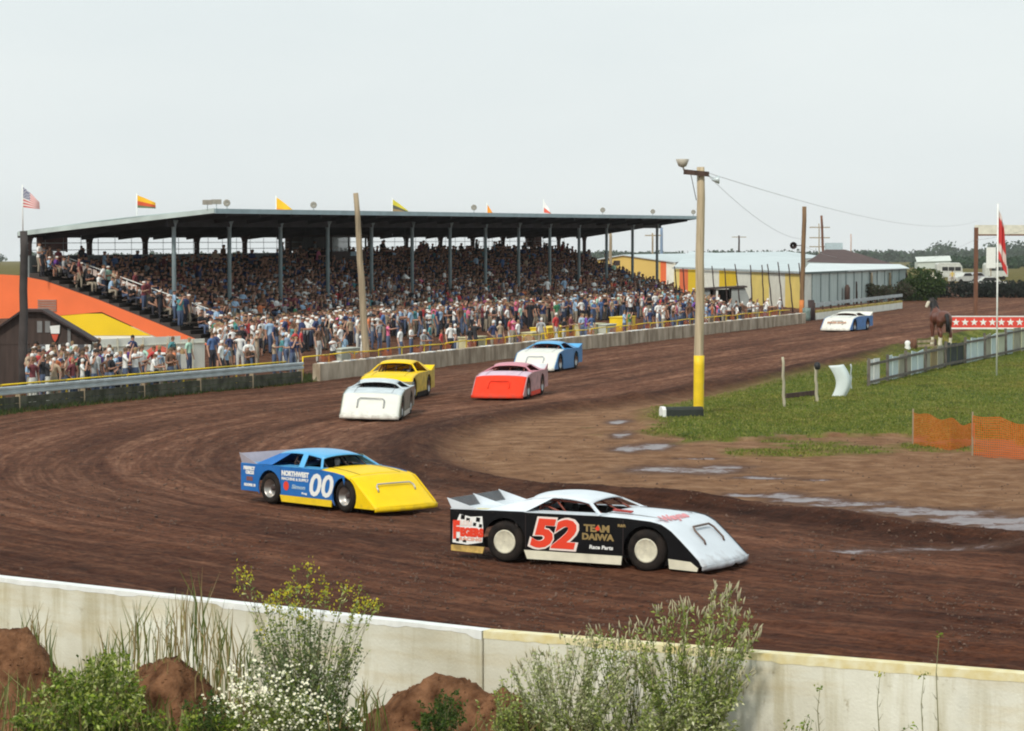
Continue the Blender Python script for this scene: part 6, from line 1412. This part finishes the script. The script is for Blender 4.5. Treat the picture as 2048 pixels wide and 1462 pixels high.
# ------------------------------------------------------------ vegetation near the camera
def leaves(P, D, L, W, cols, seed, fold=.0):
    """pointed leaves: positions P, directions D, length L, width W"""
    r = np.random.default_rng(seed); n = len(P); D = D / np.linalg.norm(D, axis=1, keepdims=True); R = r.normal(size=(n, 3)); A = np.cross(D, R); A /= np.linalg.norm(A, axis=1, keepdims=True)
    L = L[:, None]; W = W[:, None]; dr = np.array([0, 0, -1.0]) * L * .12
    V = np.stack([P, P + D * L * .45 + A * W, P + D * L + dr, P + D * L * .45 - A * W], 1)
    F_ = np.arange(n * 4).reshape(n, 4); c = np.array(cols)[r.integers(0, len(cols), n)] * r.uniform(.72, 1.3, (n, 1)); return V.reshape(-1, 3), F_, np.repeat(c, 4, 0)
def join(parts):
    V = []; F_ = []; C = []; o = 0
    for v, f, c in parts: V.append(v); F_.append(f + o); C.append(c); o += len(v)
    return np.concatenate(V), np.concatenate(F_), np.concatenate(C)
stemm = mat('stem_green_brown', (.14, .14, .06), .85, .3, 5)
def shrub(name, label, base, top_pts, nb, cols, seed, leafL=.06, leafW=.012, per=42, spike=None, spread=.5, cat='shrub', start=.15, stemr=.006, group=None):
    """top_pts: list of (px,py,D) targets on the crown; branches run from the foot to them"""
    r = np.random.default_rng(seed); rr = random.Random(seed); e = empty(name, base); tag(e, label, cat, group); mb = MB(); PP = []; DD = []; tips = []
    for k in range(nb):
        px, py, D = rr.choice(top_pts); t = AT(px + rr.gauss(0, 14), py + abs(rr.gauss(0, 22)), D + rr.uniform(-spread, spread)) - base
        b0 = Vector((rr.gauss(0, .10) + t.x * .35 * rr.random(), rr.gauss(0, .15) , 0)); m_ = b0.lerp(t, .5) + Vector((rr.gauss(0, .06), rr.gauss(0, .06), .08 * t.z)); pts = []
        for i in range(7):
            u = i / 6; pts.append(b0 * (1 - u) ** 2 + m_ * 2 * u * (1 - u) + t * u * u)
        mb.tube(pts, [stemr * (1 - .75 * i / 6) for i in range(7)], 4, caps=False)
        n = int(per * (.6 + .8 * rr.random())); u = start + (1 - start) * r.random(n) ** .8
        p = np.array([pts[min(5, int(x * 6))].lerp(pts[min(6, int(x * 6) + 1)], x * 6 - int(x * 6)) for x in u]); d0 = np.array((pts[-1] - pts[-2]).normalized())
        d = d0 * .8 + r.normal(size=(n, 3)) * .75; PP.append(p + r.normal(size=(n, 3)) * .012); DD.append(d); tips.append((pts[-1], (pts[-1] - pts[-2]).normalized()))
    P = np.concatenate(PP); D = np.concatenate(DD); n = len(P); V, F_, C = leaves(P, D, leafL * r.uniform(.6, 1.4, n), leafW * r.uniform(.7, 1.4, n), cols, seed)
    tag(mb.build('stems', stemm, e), kind='stuff'); tag(link('foliage', np_mesh('foliage', V, F_, leafm, C), e), kind='stuff')
    return e, tips
def catkins(e, tips, nm, m, L, R, seed, frac=1.0, up_=.5, flat=False):
    rr = random.Random(seed); mb = MB()
    for p, d in tips:
        if rr.random() > frac: continue
        for k in range(rr.randint(1, 3)):
            q = p + Vector((rr.gauss(0, .03), rr.gauss(0, .03), rr.uniform(-.1, .02))); dd = (d + Vector((rr.gauss(0, .35), rr.gauss(0, .3), up_))).normalized() * L * rr.uniform(.6, 1.2)
            mb.tube([q, q + dd * .5 + Vector((rr.gauss(0, .008), 0, 0)), q + dd], [R * .7, R, R * .3], 5)
    return tag(mb.build(nm, m, e), kind='stuff')
silver = [(.42, .46, .20), (.55, .57, .32), (.28, .34, .11), (.64, .63, .42)]; sage = [(.26, .33, .07), (.36, .42, .10), (.16, .22, .05), (.48, .50, .22)]; green = [(.14, .22, .02), (.22, .30, .03), (.08, .14, .014), (.34, .38, .07)]
dgreen = [(.03, .07, .012), (.05, .09, .015), (.08, .12, .02)]
ZB = -.3
catk = mat('catkin', (.42, .38, .24), .9, .2, 6)
e, tips = shrub('willow_shrub', 'tall green willow shrub with pale upright catkins rising above the wall', PX(1380, 31.2, ZB), [(1330, 1210, 31.2), (1365, 1195, 31.3), (1400, 1205, 31.1), (1450, 1175, 31.2), (1480, 1220, 31.2), (1300, 1250, 31.0), (1490, 1260, 31.2), (1420, 1260, 30.8), (1350, 1290, 30.9), (1440, 1320, 30.8), (1300, 1330, 30.8), (1480, 1345, 30.8), (1380, 1330, 30.6), (1275, 1300, 31)], 120, sage, 21, .055, .012, 50)
catkins(e, tips, 'catkins', catk, .13, .010, 5, .9)
e, tips = shrub('silver_shrub', 'pale silvery shrub against the wall right of the wall joint', PX(1130, 31.4, ZB), [(1040, 1330, 31.4), (1065, 1300, 31.5), (1090, 1310, 31.4), (1120, 1290, 31.4), (1160, 1270, 31.4), (1200, 1260, 31.4), (1190, 1310, 31.2), (1240, 1290, 31.2), (1050, 1380, 31.2), (1110, 1360, 31), (1180, 1370, 31), (1240, 1350, 31)], 125, silver, 22, .045, .011, 50)
catkins(e, tips, 'catkins', catk, .10, .009, 6, .6)
e, tips = shrub('willow_sprig', 'low green shrub sprigs between the silvery shrub and the tall willow', PX(1262, 31.5, ZB), [(1240, 1245, 31.6), (1262, 1228, 31.6), (1285, 1250, 31.5), (1225, 1275, 31.5), (1150, 1262, 31.5), (1190, 1245, 31.5)], 34, sage, 23, .05, .012, 40)
catkins(e, tips, 'catkins', catk, .12, .009, 7, .8)
# weeds on the left with yellow heads
ylw = [(.45, .40, .03), (.60, .50, .03), (.32, .36, .04)]
e, tips = shrub('goldenrod', 'tall weed clump with yellow flower heads rising above the wall left of centre', PX(605, 32.2, ZB), [(545, 1185, 32.2), (565, 1170, 32.2), (590, 1190, 32.1), (613, 1118, 32.2), (620, 1150, 32.2), (640, 1180, 32), (700, 1170, 32.2), (720, 1195, 32.2), (735, 1190, 32), (495, 1122, 32.3), (490, 1140, 32.3), (670, 1215, 32), (530, 1215, 32), (600, 1215, 32)], 52, sage, 31, .06, .010, 26, start=.2)
r = np.random.default_rng(5); P = []; Dv = []
for p, d in tips:
    n = 16; P.append(np.array(p) + r.normal(size=(n, 3)) * np.array([.035, .035, .045])); Dv.append(np.array([0, 0, .8]) + r.normal(size=(n, 3)) * .5)
P = np.concatenate(P); Dv = np.concatenate(Dv); V, F_, C = leaves(P, Dv, .04 * r.uniform(.6, 1.3, len(P)), .012 * r.uniform(.7, 1.3, len(P)), ylw, 8); tag(link('flower_heads', np_mesh('flower_heads', V, F_, leafm, C), e), kind='stuff')
e, tips = shrub('leafy_weed', 'grey green leafy bush against the wall behind the white flowers', PX(610, 32.4, ZB), [(520, 1260, 32.4), (560, 1240, 32.4), (600, 1230, 32.4), (640, 1245, 32.4), (680, 1280, 32.3), (500, 1300, 32.2), (560, 1300, 32.1), (620, 1300, 32), (670, 1330, 32), (710, 1290, 32.4), (600, 1350, 31.9), (650, 1380, 31.9)], 120, [(.17, .24, .09), (.28, .33, .17), (.40, .43, .25), (.10, .15, .05)], 32, .045, .014, 48)
e, tips = shrub('white_flower_bush', 'bush covered in small white flowers at the foot of the wall', PX(600, 31.4, ZB), [(440, 1390, 31.2), (460, 1360, 31.3), (490, 1340, 31.4), (530, 1330, 31.5), (570, 1335, 31.4), (520, 1370, 31.2), (560, 1380, 31.2), (610, 1380, 31.3), (650, 1400, 31.2), (700, 1420, 31.2), (480, 1400, 31.1), (540, 1420, 31), (600, 1430, 31), (660, 1440, 31)], 100, green + silver, 33, .045, .011, 60)
fw_ = MB(); rr = random.Random(12)
for p, d in tips:
    for k in range(5):
        q = p + Vector((rr.gauss(0, .07), rr.gauss(0, .07) - .02, rr.gauss(0, .06))); R_ = rr.uniform(.014, .024); n_ = Vector((rr.gauss(0, .4), -.7, .7)).normalized(); a = n_.orthogonal().normalized(); b = n_.cross(a)
        fw_.add([q + (a * cos(t) + b * sin(t)) * (R_ if j % 2 == 0 else R_ * .6) for j, t in enumerate(np.linspace(0, 2 * pi, 11)[:-1])], [tuple(range(10))], 0); fw_.add([q + n_ * .003 + (a * cos(t) + b * sin(t)) * R_ * .28 for t in np.linspace(0, 2 * pi, 6)[:-1]], [tuple(range(5))], 1)
tag(fw_.build('flowers', [mat('petal_white', (.85, .84, .68), .7), mat('flower_eye', (.6, .42, .03), .7)], e, fix=False), kind='stuff')
shrub('green_weed', 'bright green leafy weeds between the two left dirt piles', PX(190, 31.6, ZB), [(80, 1370, 31.2), (110, 1340, 31.4), (150, 1330, 31.5), (190, 1310, 31.6), (230, 1300, 31.7), (260, 1325, 31.6), (280, 1370, 31.3), (130, 1390, 31), (180, 1380, 31), (230, 1390, 31), (100, 1420, 30.8), (200, 1430, 30.8), (270, 1430, 30.8), (50, 1430, 30.9)], 210, green + [(.36, .42, .12), (.46, .50, .20)], 34, .065, .016, 46)
shrub('green_weed', 'small dark green weed on the bare centre dirt pile', PX(880, 30.8, .1), [(850, 1400, 30.8), (880, 1385, 30.8), (905, 1375, 30.8), (920, 1400, 30.8), (860, 1425, 30.7), (900, 1425, 30.7)], 46, dgreen, 35, .05, .013, 34)
shrub('green_weed', 'dark green weed at the left foot of the bare dirt pile', PX(675, 31, ZB), [(665, 1390, 31), (680, 1370, 31), (690, 1400, 31), (700, 1420, 31)], 24, dgreen, 36, .05, .013, 30)
shrub('green_weed', 'dark green weed right of the second dirt pile', PX(430, 30.8, ZB), [(400, 1390, 30.8), (430, 1380, 30.8), (450, 1400, 30.8), (420, 1420, 30.8)], 26, dgreen, 37, .06, .013, 26)
shrub('green_weed', 'low weeds in the gap between the bare dirt pile and the silvery shrub', PX(1015, 31.1, ZB), [(990, 1370, 31.2), (1010, 1350, 31.2), (1030, 1380, 31.1), (1000, 1410, 31), (1040, 1420, 31)], 40, sage, 38, .045, .012, 34)
e_, _t = shrub('leafy_weed', 'lush pale green undergrowth along the foot of both shrubs right of the joint', PX(1250, 30.9, ZB), [(1060, 1400, 31), (1120, 1390, 31), (1180, 1390, 30.9), (1240, 1385, 30.9), (1300, 1380, 30.8), (1360, 1385, 30.7), (1420, 1380, 30.7), (1470, 1395, 30.7), (1100, 1430, 30.8), (1200, 1430, 30.8), (1300, 1430, 30.7), (1400, 1430, 30.6), (1460, 1440, 30.6)], 120, silver + sage, 44, .05, .013, 44)
shrub('leafy_weed', 'mixed green weeds along the bottom edge between the dirt piles', PX(380, 31, ZB), [(300, 1425, 31), (340, 1420, 31), (380, 1410, 31), (420, 1430, 31), (470, 1430, 30.9), (40, 1400, 31.2), (20, 1430, 31), (60, 1420, 31)], 80, green + [(.22, .28, .08)], 45, .06, .015, 36)
shrub('green_weed', 'small weeds at the bottom edge in front of the right wall panel', PX(1600, 30.2, ZB), [(1580, 1432, 30.2), (1620, 1428, 30.2), (1830, 1440, 29), (1760, 1440, 29.4)], 14, green, 39, .05, .012, 16)
# upright grass stalks along the wall
def stalks(name, label, spots, cols, seed, cat='grass tuft', hw=.006):
    rr = random.Random(seed); V = []; F_ = []; C = []; o = PX(spots[0][0], spots[0][2], ZB)
    for (px, py, D, k, sx) in spots:
        for _ in range(k):
            t = AT(px + rr.gauss(0, sx), py + abs(rr.gauss(0, 26)), D + rr.uniform(-.3, .3)) - o; b = Vector((t.x + rr.gauss(0, .14), t.y + rr.gauss(0, .08), -.02)); c = np.array(rr.choice(cols)) * rr.uniform(.8, 1.25); w = hw * rr.uniform(.7, 1.4)
            bend = Vector((rr.gauss(0, .12), rr.gauss(0, .1), 0)); pts = [b, b.lerp(t, .5) + bend * .4, b.lerp(t, .8) + bend * .2, t + bend]; ws = [w, w * .9, w * 1.3, .001]; a = rr.uniform(-.8, .8); s_ = Vector((cos(a), sin(a), 0)); k0 = len(V)
            for p, ww in zip(pts, ws): V += [tuple(p - s_ * ww), tuple(p + s_ * ww)]; C += [c, c]
            for i in range(3): F_.append((k0 + 2 * i, k0 + 2 * i + 1, k0 + 2 * i + 3, k0 + 2 * i + 2))
    e = link(name, np_mesh(name, V, F_, leafm, np.array(C))); e.location = o; return tag(e, label, None, None, 'stuff')
stalks('tall_grass', 'tall thin green and straw coloured grass stalks in front of the left wall panel', [(60, 1195, 33.4, 10, 16), (62, 1225, 33.4, 8, 6), (90, 1240, 33.2, 8, 12), (212, 1250, 33, 12, 8), (240, 1235, 33, 9, 14), (274, 1190, 32.8, 16, 6), (300, 1230, 32.8, 14, 20), (340, 1200, 32.8, 16, 22), (370, 1170, 32.8, 16, 18), (398, 1130, 32.8, 7, 14), (405, 1190, 32.8, 14, 16), (440, 1210, 32.6, 12, 18), (480, 1240, 32.6, 16, 18), (340, 1290, 32.6, 26, 50), (450, 1290, 32.4, 24, 40), (130, 1310, 32.8, 12, 20), (190, 1290, 32.8, 16, 24), (230, 1290, 32.8, 16, 24)], [(.14, .17, .04), (.20, .22, .06), (.36, .30, .15), (.30, .22, .10), (.09, .13, .03)], 4)
stalks('short_grass', 'short green and dry grass along the foot of the wall and over the dirt piles', [(40, 1340, 31.5, 40, 30), (90, 1400, 31, 60, 30), (170, 1400, 31, 70, 40), (260, 1400, 31, 60, 30), (330, 1380, 31.4, 20, 30), (400, 1400, 31, 30, 30), (720, 1350, 31.6, 14, 14), (745, 1370, 31.2, 14, 12), (700, 1400, 31, 20, 20), (950, 1420, 30.8, 12, 30), (1060, 1420, 31, 30, 30), (1150, 1430, 31, 40, 40), (1300, 1430, 30.8, 40, 40), (1400, 1440, 30.6, 30, 40)], [(.12, .17, .03), (.08, .12, .02), (.26, .25, .10), (.20, .14, .06)], 6)
def weed_stalk(px, pyt, D, label, heads, seed):
    rr = random.Random(seed); o = PX(px, D, ZB); e = empty('weed_stalk', o); tag(e, label, 'weed'); t = AT(px, pyt, D) - o; mb = MB(); pts = [Vector((0, 0, 0)), t * .4 + Vector((.02, 0, 0)), t * .75 + Vector((-.02, 0, 0)), t]; mb.tube(pts, [.008, .007, .005, .003], 5)
    for k in range(4): p = t * (.45 + .13 * k); mb.tube([p, p + Vector((rr.uniform(-.08, .08), 0, .09))], [.004, .001], 4)
    mb.build('stem', mat('stem_olive', (.20, .19, .09), .85, .2, 5), e); n = 14; P = np.array(t)[None] + rr.random() * 0 + np.random.default_rng(seed).normal(size=(n, 3)) * .02; Dv = np.random.default_rng(seed + 1).normal(size=(n, 3)) + np.array([0, 0, 1.]); V, F_, C = leaves(P, Dv, np.full(n, .045), np.full(n, .012), heads, seed); link('flower_head', np_mesh('flower_head', V, F_, leafm, C), e)
weed_stalk(1760, 1352, 30.0, 'single thin weed with a yellowish head before the right wall panel', ylw, 1)
weed_stalk(1640, 1378, 30.4, 'single thin forked weed stalk left of the yellowish headed one', green, 2)
weed_stalk(1848, 1350, 29.6, 'thin bent weed stalk right of the yellowish headed one', green, 3)
weed_stalk(1878, 1270, 29.6, 'tallest thin weed reaching over the yellow wall edge at the right', green, 4)

# ------------------------------------------------------------ far vegetation and parked vehicles
def canopy(name, label, base, rx, ry, rz, n, cols, seed, lobes=9, size=.35, cat='bush', trunk=0.0, stuff=False, group=None):
    r = np.random.default_rng(seed); e = empty(name, base); tag(e, label, cat, group); L = r.uniform(-1, 1, (lobes, 3)) * np.array([rx * .62, ry * .62, rz * .35]) + np.array([0, 0, trunk + rz * .55]); k = r.integers(0, lobes, n)
    d = r.normal(size=(n, 3)); d /= np.linalg.norm(d, axis=1, keepdims=True); rad = r.uniform(.35, 1.05, n)[:, None] ** .6 * np.array([rx, ry, rz * .5]) * .55; P = L[k] + d * rad; ok = P[:, 2] > trunk * .6; P = P[ok]; d = d[ok]; n = len(P)
    V, F_, C = leaves(P, d + r.normal(size=(n, 3)) * .8, size * r.uniform(.6, 1.4, n), size * .42 * r.uniform(.7, 1.3, n), cols, seed); tag(link('crown', np_mesh('crown', V, F_, leafm, C), e), kind=None)
    if trunk:
        mb = MB(); mb.tube([(0, 0, -.2), (.05 * rx, 0, trunk), (0, 0, trunk + rz * .5)], [.06 * rx + .08, .05 * rx + .05, .03], 7); mb.build('trunk', M['wood_dark'], e)
    else:
        mb = MB()
        for q in range(5): mb.tube([(0, 0, -.1), (rx * .3 * cos(q * 1.3), ry * .3 * sin(q * 1.3), rz * .6)], [.05, .02], 5)
        mb.build('stems', M['wood_dark'], e)
    return e
tg = [(.03, .06, .018), (.045, .08, .02), (.07, .10, .03)]
canopy('bush', 'tall dark green bush at the end of the white barrier', PX(1843, 249), 1.9, 1.9, 2.9, 5200, tg, 51, 12, .22)
canopy('bush', 'brownish bush against the pale shed behind the barrier', PX(1752, 240), 1.5, 1.2, 1.5, 2200, [(.06, .055, .035), (.09, .075, .05), (.05, .07, .03)], 52, 9, .18)
canopy('bush', 'low brownish bush between the barrier and the tall bush', PX(1795, 246), 1.4, 1.2, 1.5, 2200, [(.06, .055, .035), (.09, .075, .05), (.05, .07, .03)], 53, 9, .18)
def tz(x, y): return gz(x, y)
ft = [(.025, .055, .03), (.035, .07, .035), (.05, .085, .045)]
rr = random.Random(9); k = 0
# treeline: far wood reading as one mass
n = 60000; r = np.random.default_rng(77); Xc = []; 
P = []
for i in range(420):
    D = rr.uniform(2150, 2700); px = rr.uniform(1150, 2300) if i % 3 else rr.uniform(-200, 2300); x = (px - 1024) / F * D; hgt = rr.uniform(7, 13) * (1.35 if (1860 < px < 1910 or px > 1980) else .9 if px > 1750 else .75); z0 = tz(x, D)
    m_ = 110; d = r.normal(size=(m_, 3)); d /= np.linalg.norm(d, axis=1, keepdims=True); w = rr.uniform(7, 14); P.append(np.array([x, D, z0 + hgt * .5]) + d * np.array([w, w, hgt * .55]) * r.uniform(.5, 1.05, (m_, 1)))
P = np.concatenate(P); V, F_, C = leaves(P, r.normal(size=P.shape), r.uniform(1.6, 3.6, len(P)), r.uniform(.9, 1.8, len(P)), ft, 3); tag(link('distant_wood', np_mesh('distant_wood', V, F_, leafm, C)), 'distant dark wood along the horizon', None, kind='stuff')
P = []
for i in range(150):     # hedgerow nearer, on the right
    D = rr.uniform(900, 1150); px = rr.uniform(1840, 2400); x = (px - 1024) / F * D; hgt = rr.uniform(2.5, 5); z0 = tz(x, D); m_ = 90; d = r.normal(size=(m_, 3)); d /= np.linalg.norm(d, axis=1, keepdims=True); w = rr.uniform(3, 6); P.append(np.array([x, D, z0 + hgt * .4]) + d * np.array([w, w, hgt * .55]) * r.uniform(.5, 1.05, (m_, 1)))
P = np.concatenate(P); V, F_, C = leaves(P, r.normal(size=P.shape), r.uniform(.8, 1.8, len(P)), r.uniform(.4, .9, len(P)), ft, 4); tag(link('hedgerow', np_mesh('hedgerow', V, F_, leafm, C)), 'dark green hedgerow beyond the parked vehicles', None, kind='stuff')
# dark tyre and hedge bank behind the far turn
P = []
for i in range(260):
    px = rr.uniform(1850, 2500); D = 262 + rr.uniform(-2, 2); x = (px - 1024) / F * D; m_ = 60; d = r.normal(size=(m_, 3)); d /= np.linalg.norm(d, axis=1, keepdims=True); P.append(np.array([x, D, .75]) + d * np.array([.8, 1.2, .85]) * r.uniform(.5, 1.05, (m_, 1)))
P = np.concatenate(P); P = P[P[:, 2] > -.05]; V, F_, C = leaves(P, r.normal(size=P.shape), r.uniform(.15, .35, len(P)), r.uniform(.08, .16, len(P)), [(.018, .022, .02), (.03, .035, .028), (.02, .03, .02)], 4); tag(link('dark_hedge', np_mesh('dark_hedge', V, F_, leafm, C)), 'low dark hedge behind the far turn on the right', None, kind='stuff')
def parked(px, D, label, body, kind='car', face=0.0, w=4.3):
    x = (px - 1024) / F * D; e = empty('parked_' + kind, (x, D, tz(x, D)), face); tag(e, label, kind, 'vehicles parked beyond the far turn')
    h = w / 2
    if kind == 'car':
        prof_ = [(-h, .35), (-h, .85), (-h * .8, .95), (-h * .45, 1.0), (-h * .25, 1.42), (h * .35, 1.45), (h * .65, .98), (h * .95, .9), (h, .7), (h, .35)]
        mb = MB(); mb.prism([(a, -.85, z) for a, z in prof_], (0, 1.7, 0)); mb.build('body', body, e, bevel=.05)
        mb = MB(); mb.prism([(-h * .38, -.865, 1.02), (-h * .22, -.865, 1.36), (h * .32, -.865, 1.38), (h * .52, -.865, 1.02)], (0, 1.73, 0)); mb.build('window', M['black'], e)
    else:
        mb = MB(); mb.prism([(a, -1.15, z) for a, z in [(-h, .5), (-h, 2.5), (-h * .85, 2.75), (h * .75, 2.75), (h * .95, 2.2), (h, 1.3), (h, .5)]], (0, 2.3, 0)); mb.build('body', body, e, bevel=.08)
        mb = MB()
        for a in (-.6, -.1, .4): mb.prism([(h * a, -1.17, 1.5), (h * a + .9, -1.17, 1.5), (h * a + .9, -1.17, 2.1), (h * a, -1.17, 2.1)], (0, 2.34, 0))
        mb.build('window', M['black'], e)
    for a in (-.62, .62):
        for s in (-1, 1):
            mb = MB(); mb.lathe([(.0, -.1), (.32, -.1), (.34, 0), (.32, .1), (.0, .1)], 14, 'y', (h * a, s * (.8 if kind == 'car' else 1.08), .32)); mb.build('wheel', M['rubber'], e)
    return e
wv_ = mat('van_white', (.55, .56, .52), .6)
parked(1897, 420, 'white camper van parked left of the yellow clad figure', wv_, 'van', 0, 4.0); parked(1925, 345, 'small white car parked right of the camper van', wv_, 'car', .6, 3.6); parked(1948, 350, 'pale grey car parked left of the billboard post', M['silver'], 'car', .3, 3.8); parked(1868, 338, 'cream car parked left of the camper van', mat('car_cream', (.6, .55, .42), .5), 'car', 1.2, 4)
parked(1990, 440, 'white van parked right of the billboard post', wv_, 'van', 0, 3.8); parked(1975, 300, 'low white car just above the dark hedge on the right', wv_, 'car', 0, 4.2)
e = empty('long_trailer', PX(1868, 900, tz((1868 - 1024) / F * 900, 900))); tag(e, 'long pale roofed barn in the distant field', 'barn'); mb = MB(); mb.prism([(-5.5, 0, 0), (5.5, 0, 0), (5.5, 0, 2.6), (-5.5, 0, 2.2)], (0, 6, 0)); mb.build('wall', mat('barn_pale', (.55, .6, .55), .8), e); mb = MB(); mb.prism([(-5.8, -.4, 2.2), (5.8, -.4, 2.6), (5.8, 3, 4.2), (-5.8, 3, 3.8)], (0, .1, .1)); mb.build('roof', mat('barn_roof', (.6, .64, .6), .7), e)
e = empty('roadside_sign', PX(1985, 400, tz(71, 400))); tag(e, 'white square sign board behind the hanging flag', 'sign'); mb = MB(); mb.box(-.9, .5, 0, .08, 4.0 - 2.2, 4.9); mb.build('board', M['paint_white'], e); mb = MB(); mb.bar((-.2, .1, 0), (-.2, .1, 2), .12); mb.build('post', M['wood'], e)
e = empty('red_kiosk', PX(1806, 262)); tag(e, 'small dark red board on posts by the far end of the shed', 'board'); mb = MB(); mb.box(-.55, .3, 0, .1, 1.3, 2.2); mb.build('board', mat('kiosk_red', (.22, .06, .04), .8), e); mb = MB(); mb.bar((-.4, .1, 0), (-.4, .1, 1.4), .1); mb.bar((.2, .1, 0), (.2, .1, 1.4), .1); mb.build('post', M['wood'], e)
p = PX(1905, 330, tz(54, 330)); person(p, pi, 0, False, 'yellow', 3, 1, 0, 1.05, '', label='person in a yellow jacket beside the white camper van')
# haze over the far land
hz = MB(); hz.box(-2300, 2900, -70, 4300, -62, 45); ho = hz.build('haze', [bpy.data.materials.new('haze_air')]); hm = ho.data.materials[0]; hm.use_nodes = True; nt = hm.node_tree; nt.nodes.clear(); out = nt.nodes.new('ShaderNodeOutputMaterial'); pv = nt.nodes.new('ShaderNodeVolumePrincipled'); pv.inputs['Color'].default_value = (1.0, 1.0, 1.0, 1); pv.inputs['Density'].default_value = .00008; nt.links.new(pv.outputs[0], out.inputs['Volume']); tag(ho, 'thin pale haze over the whole place', None, kind='stuff')
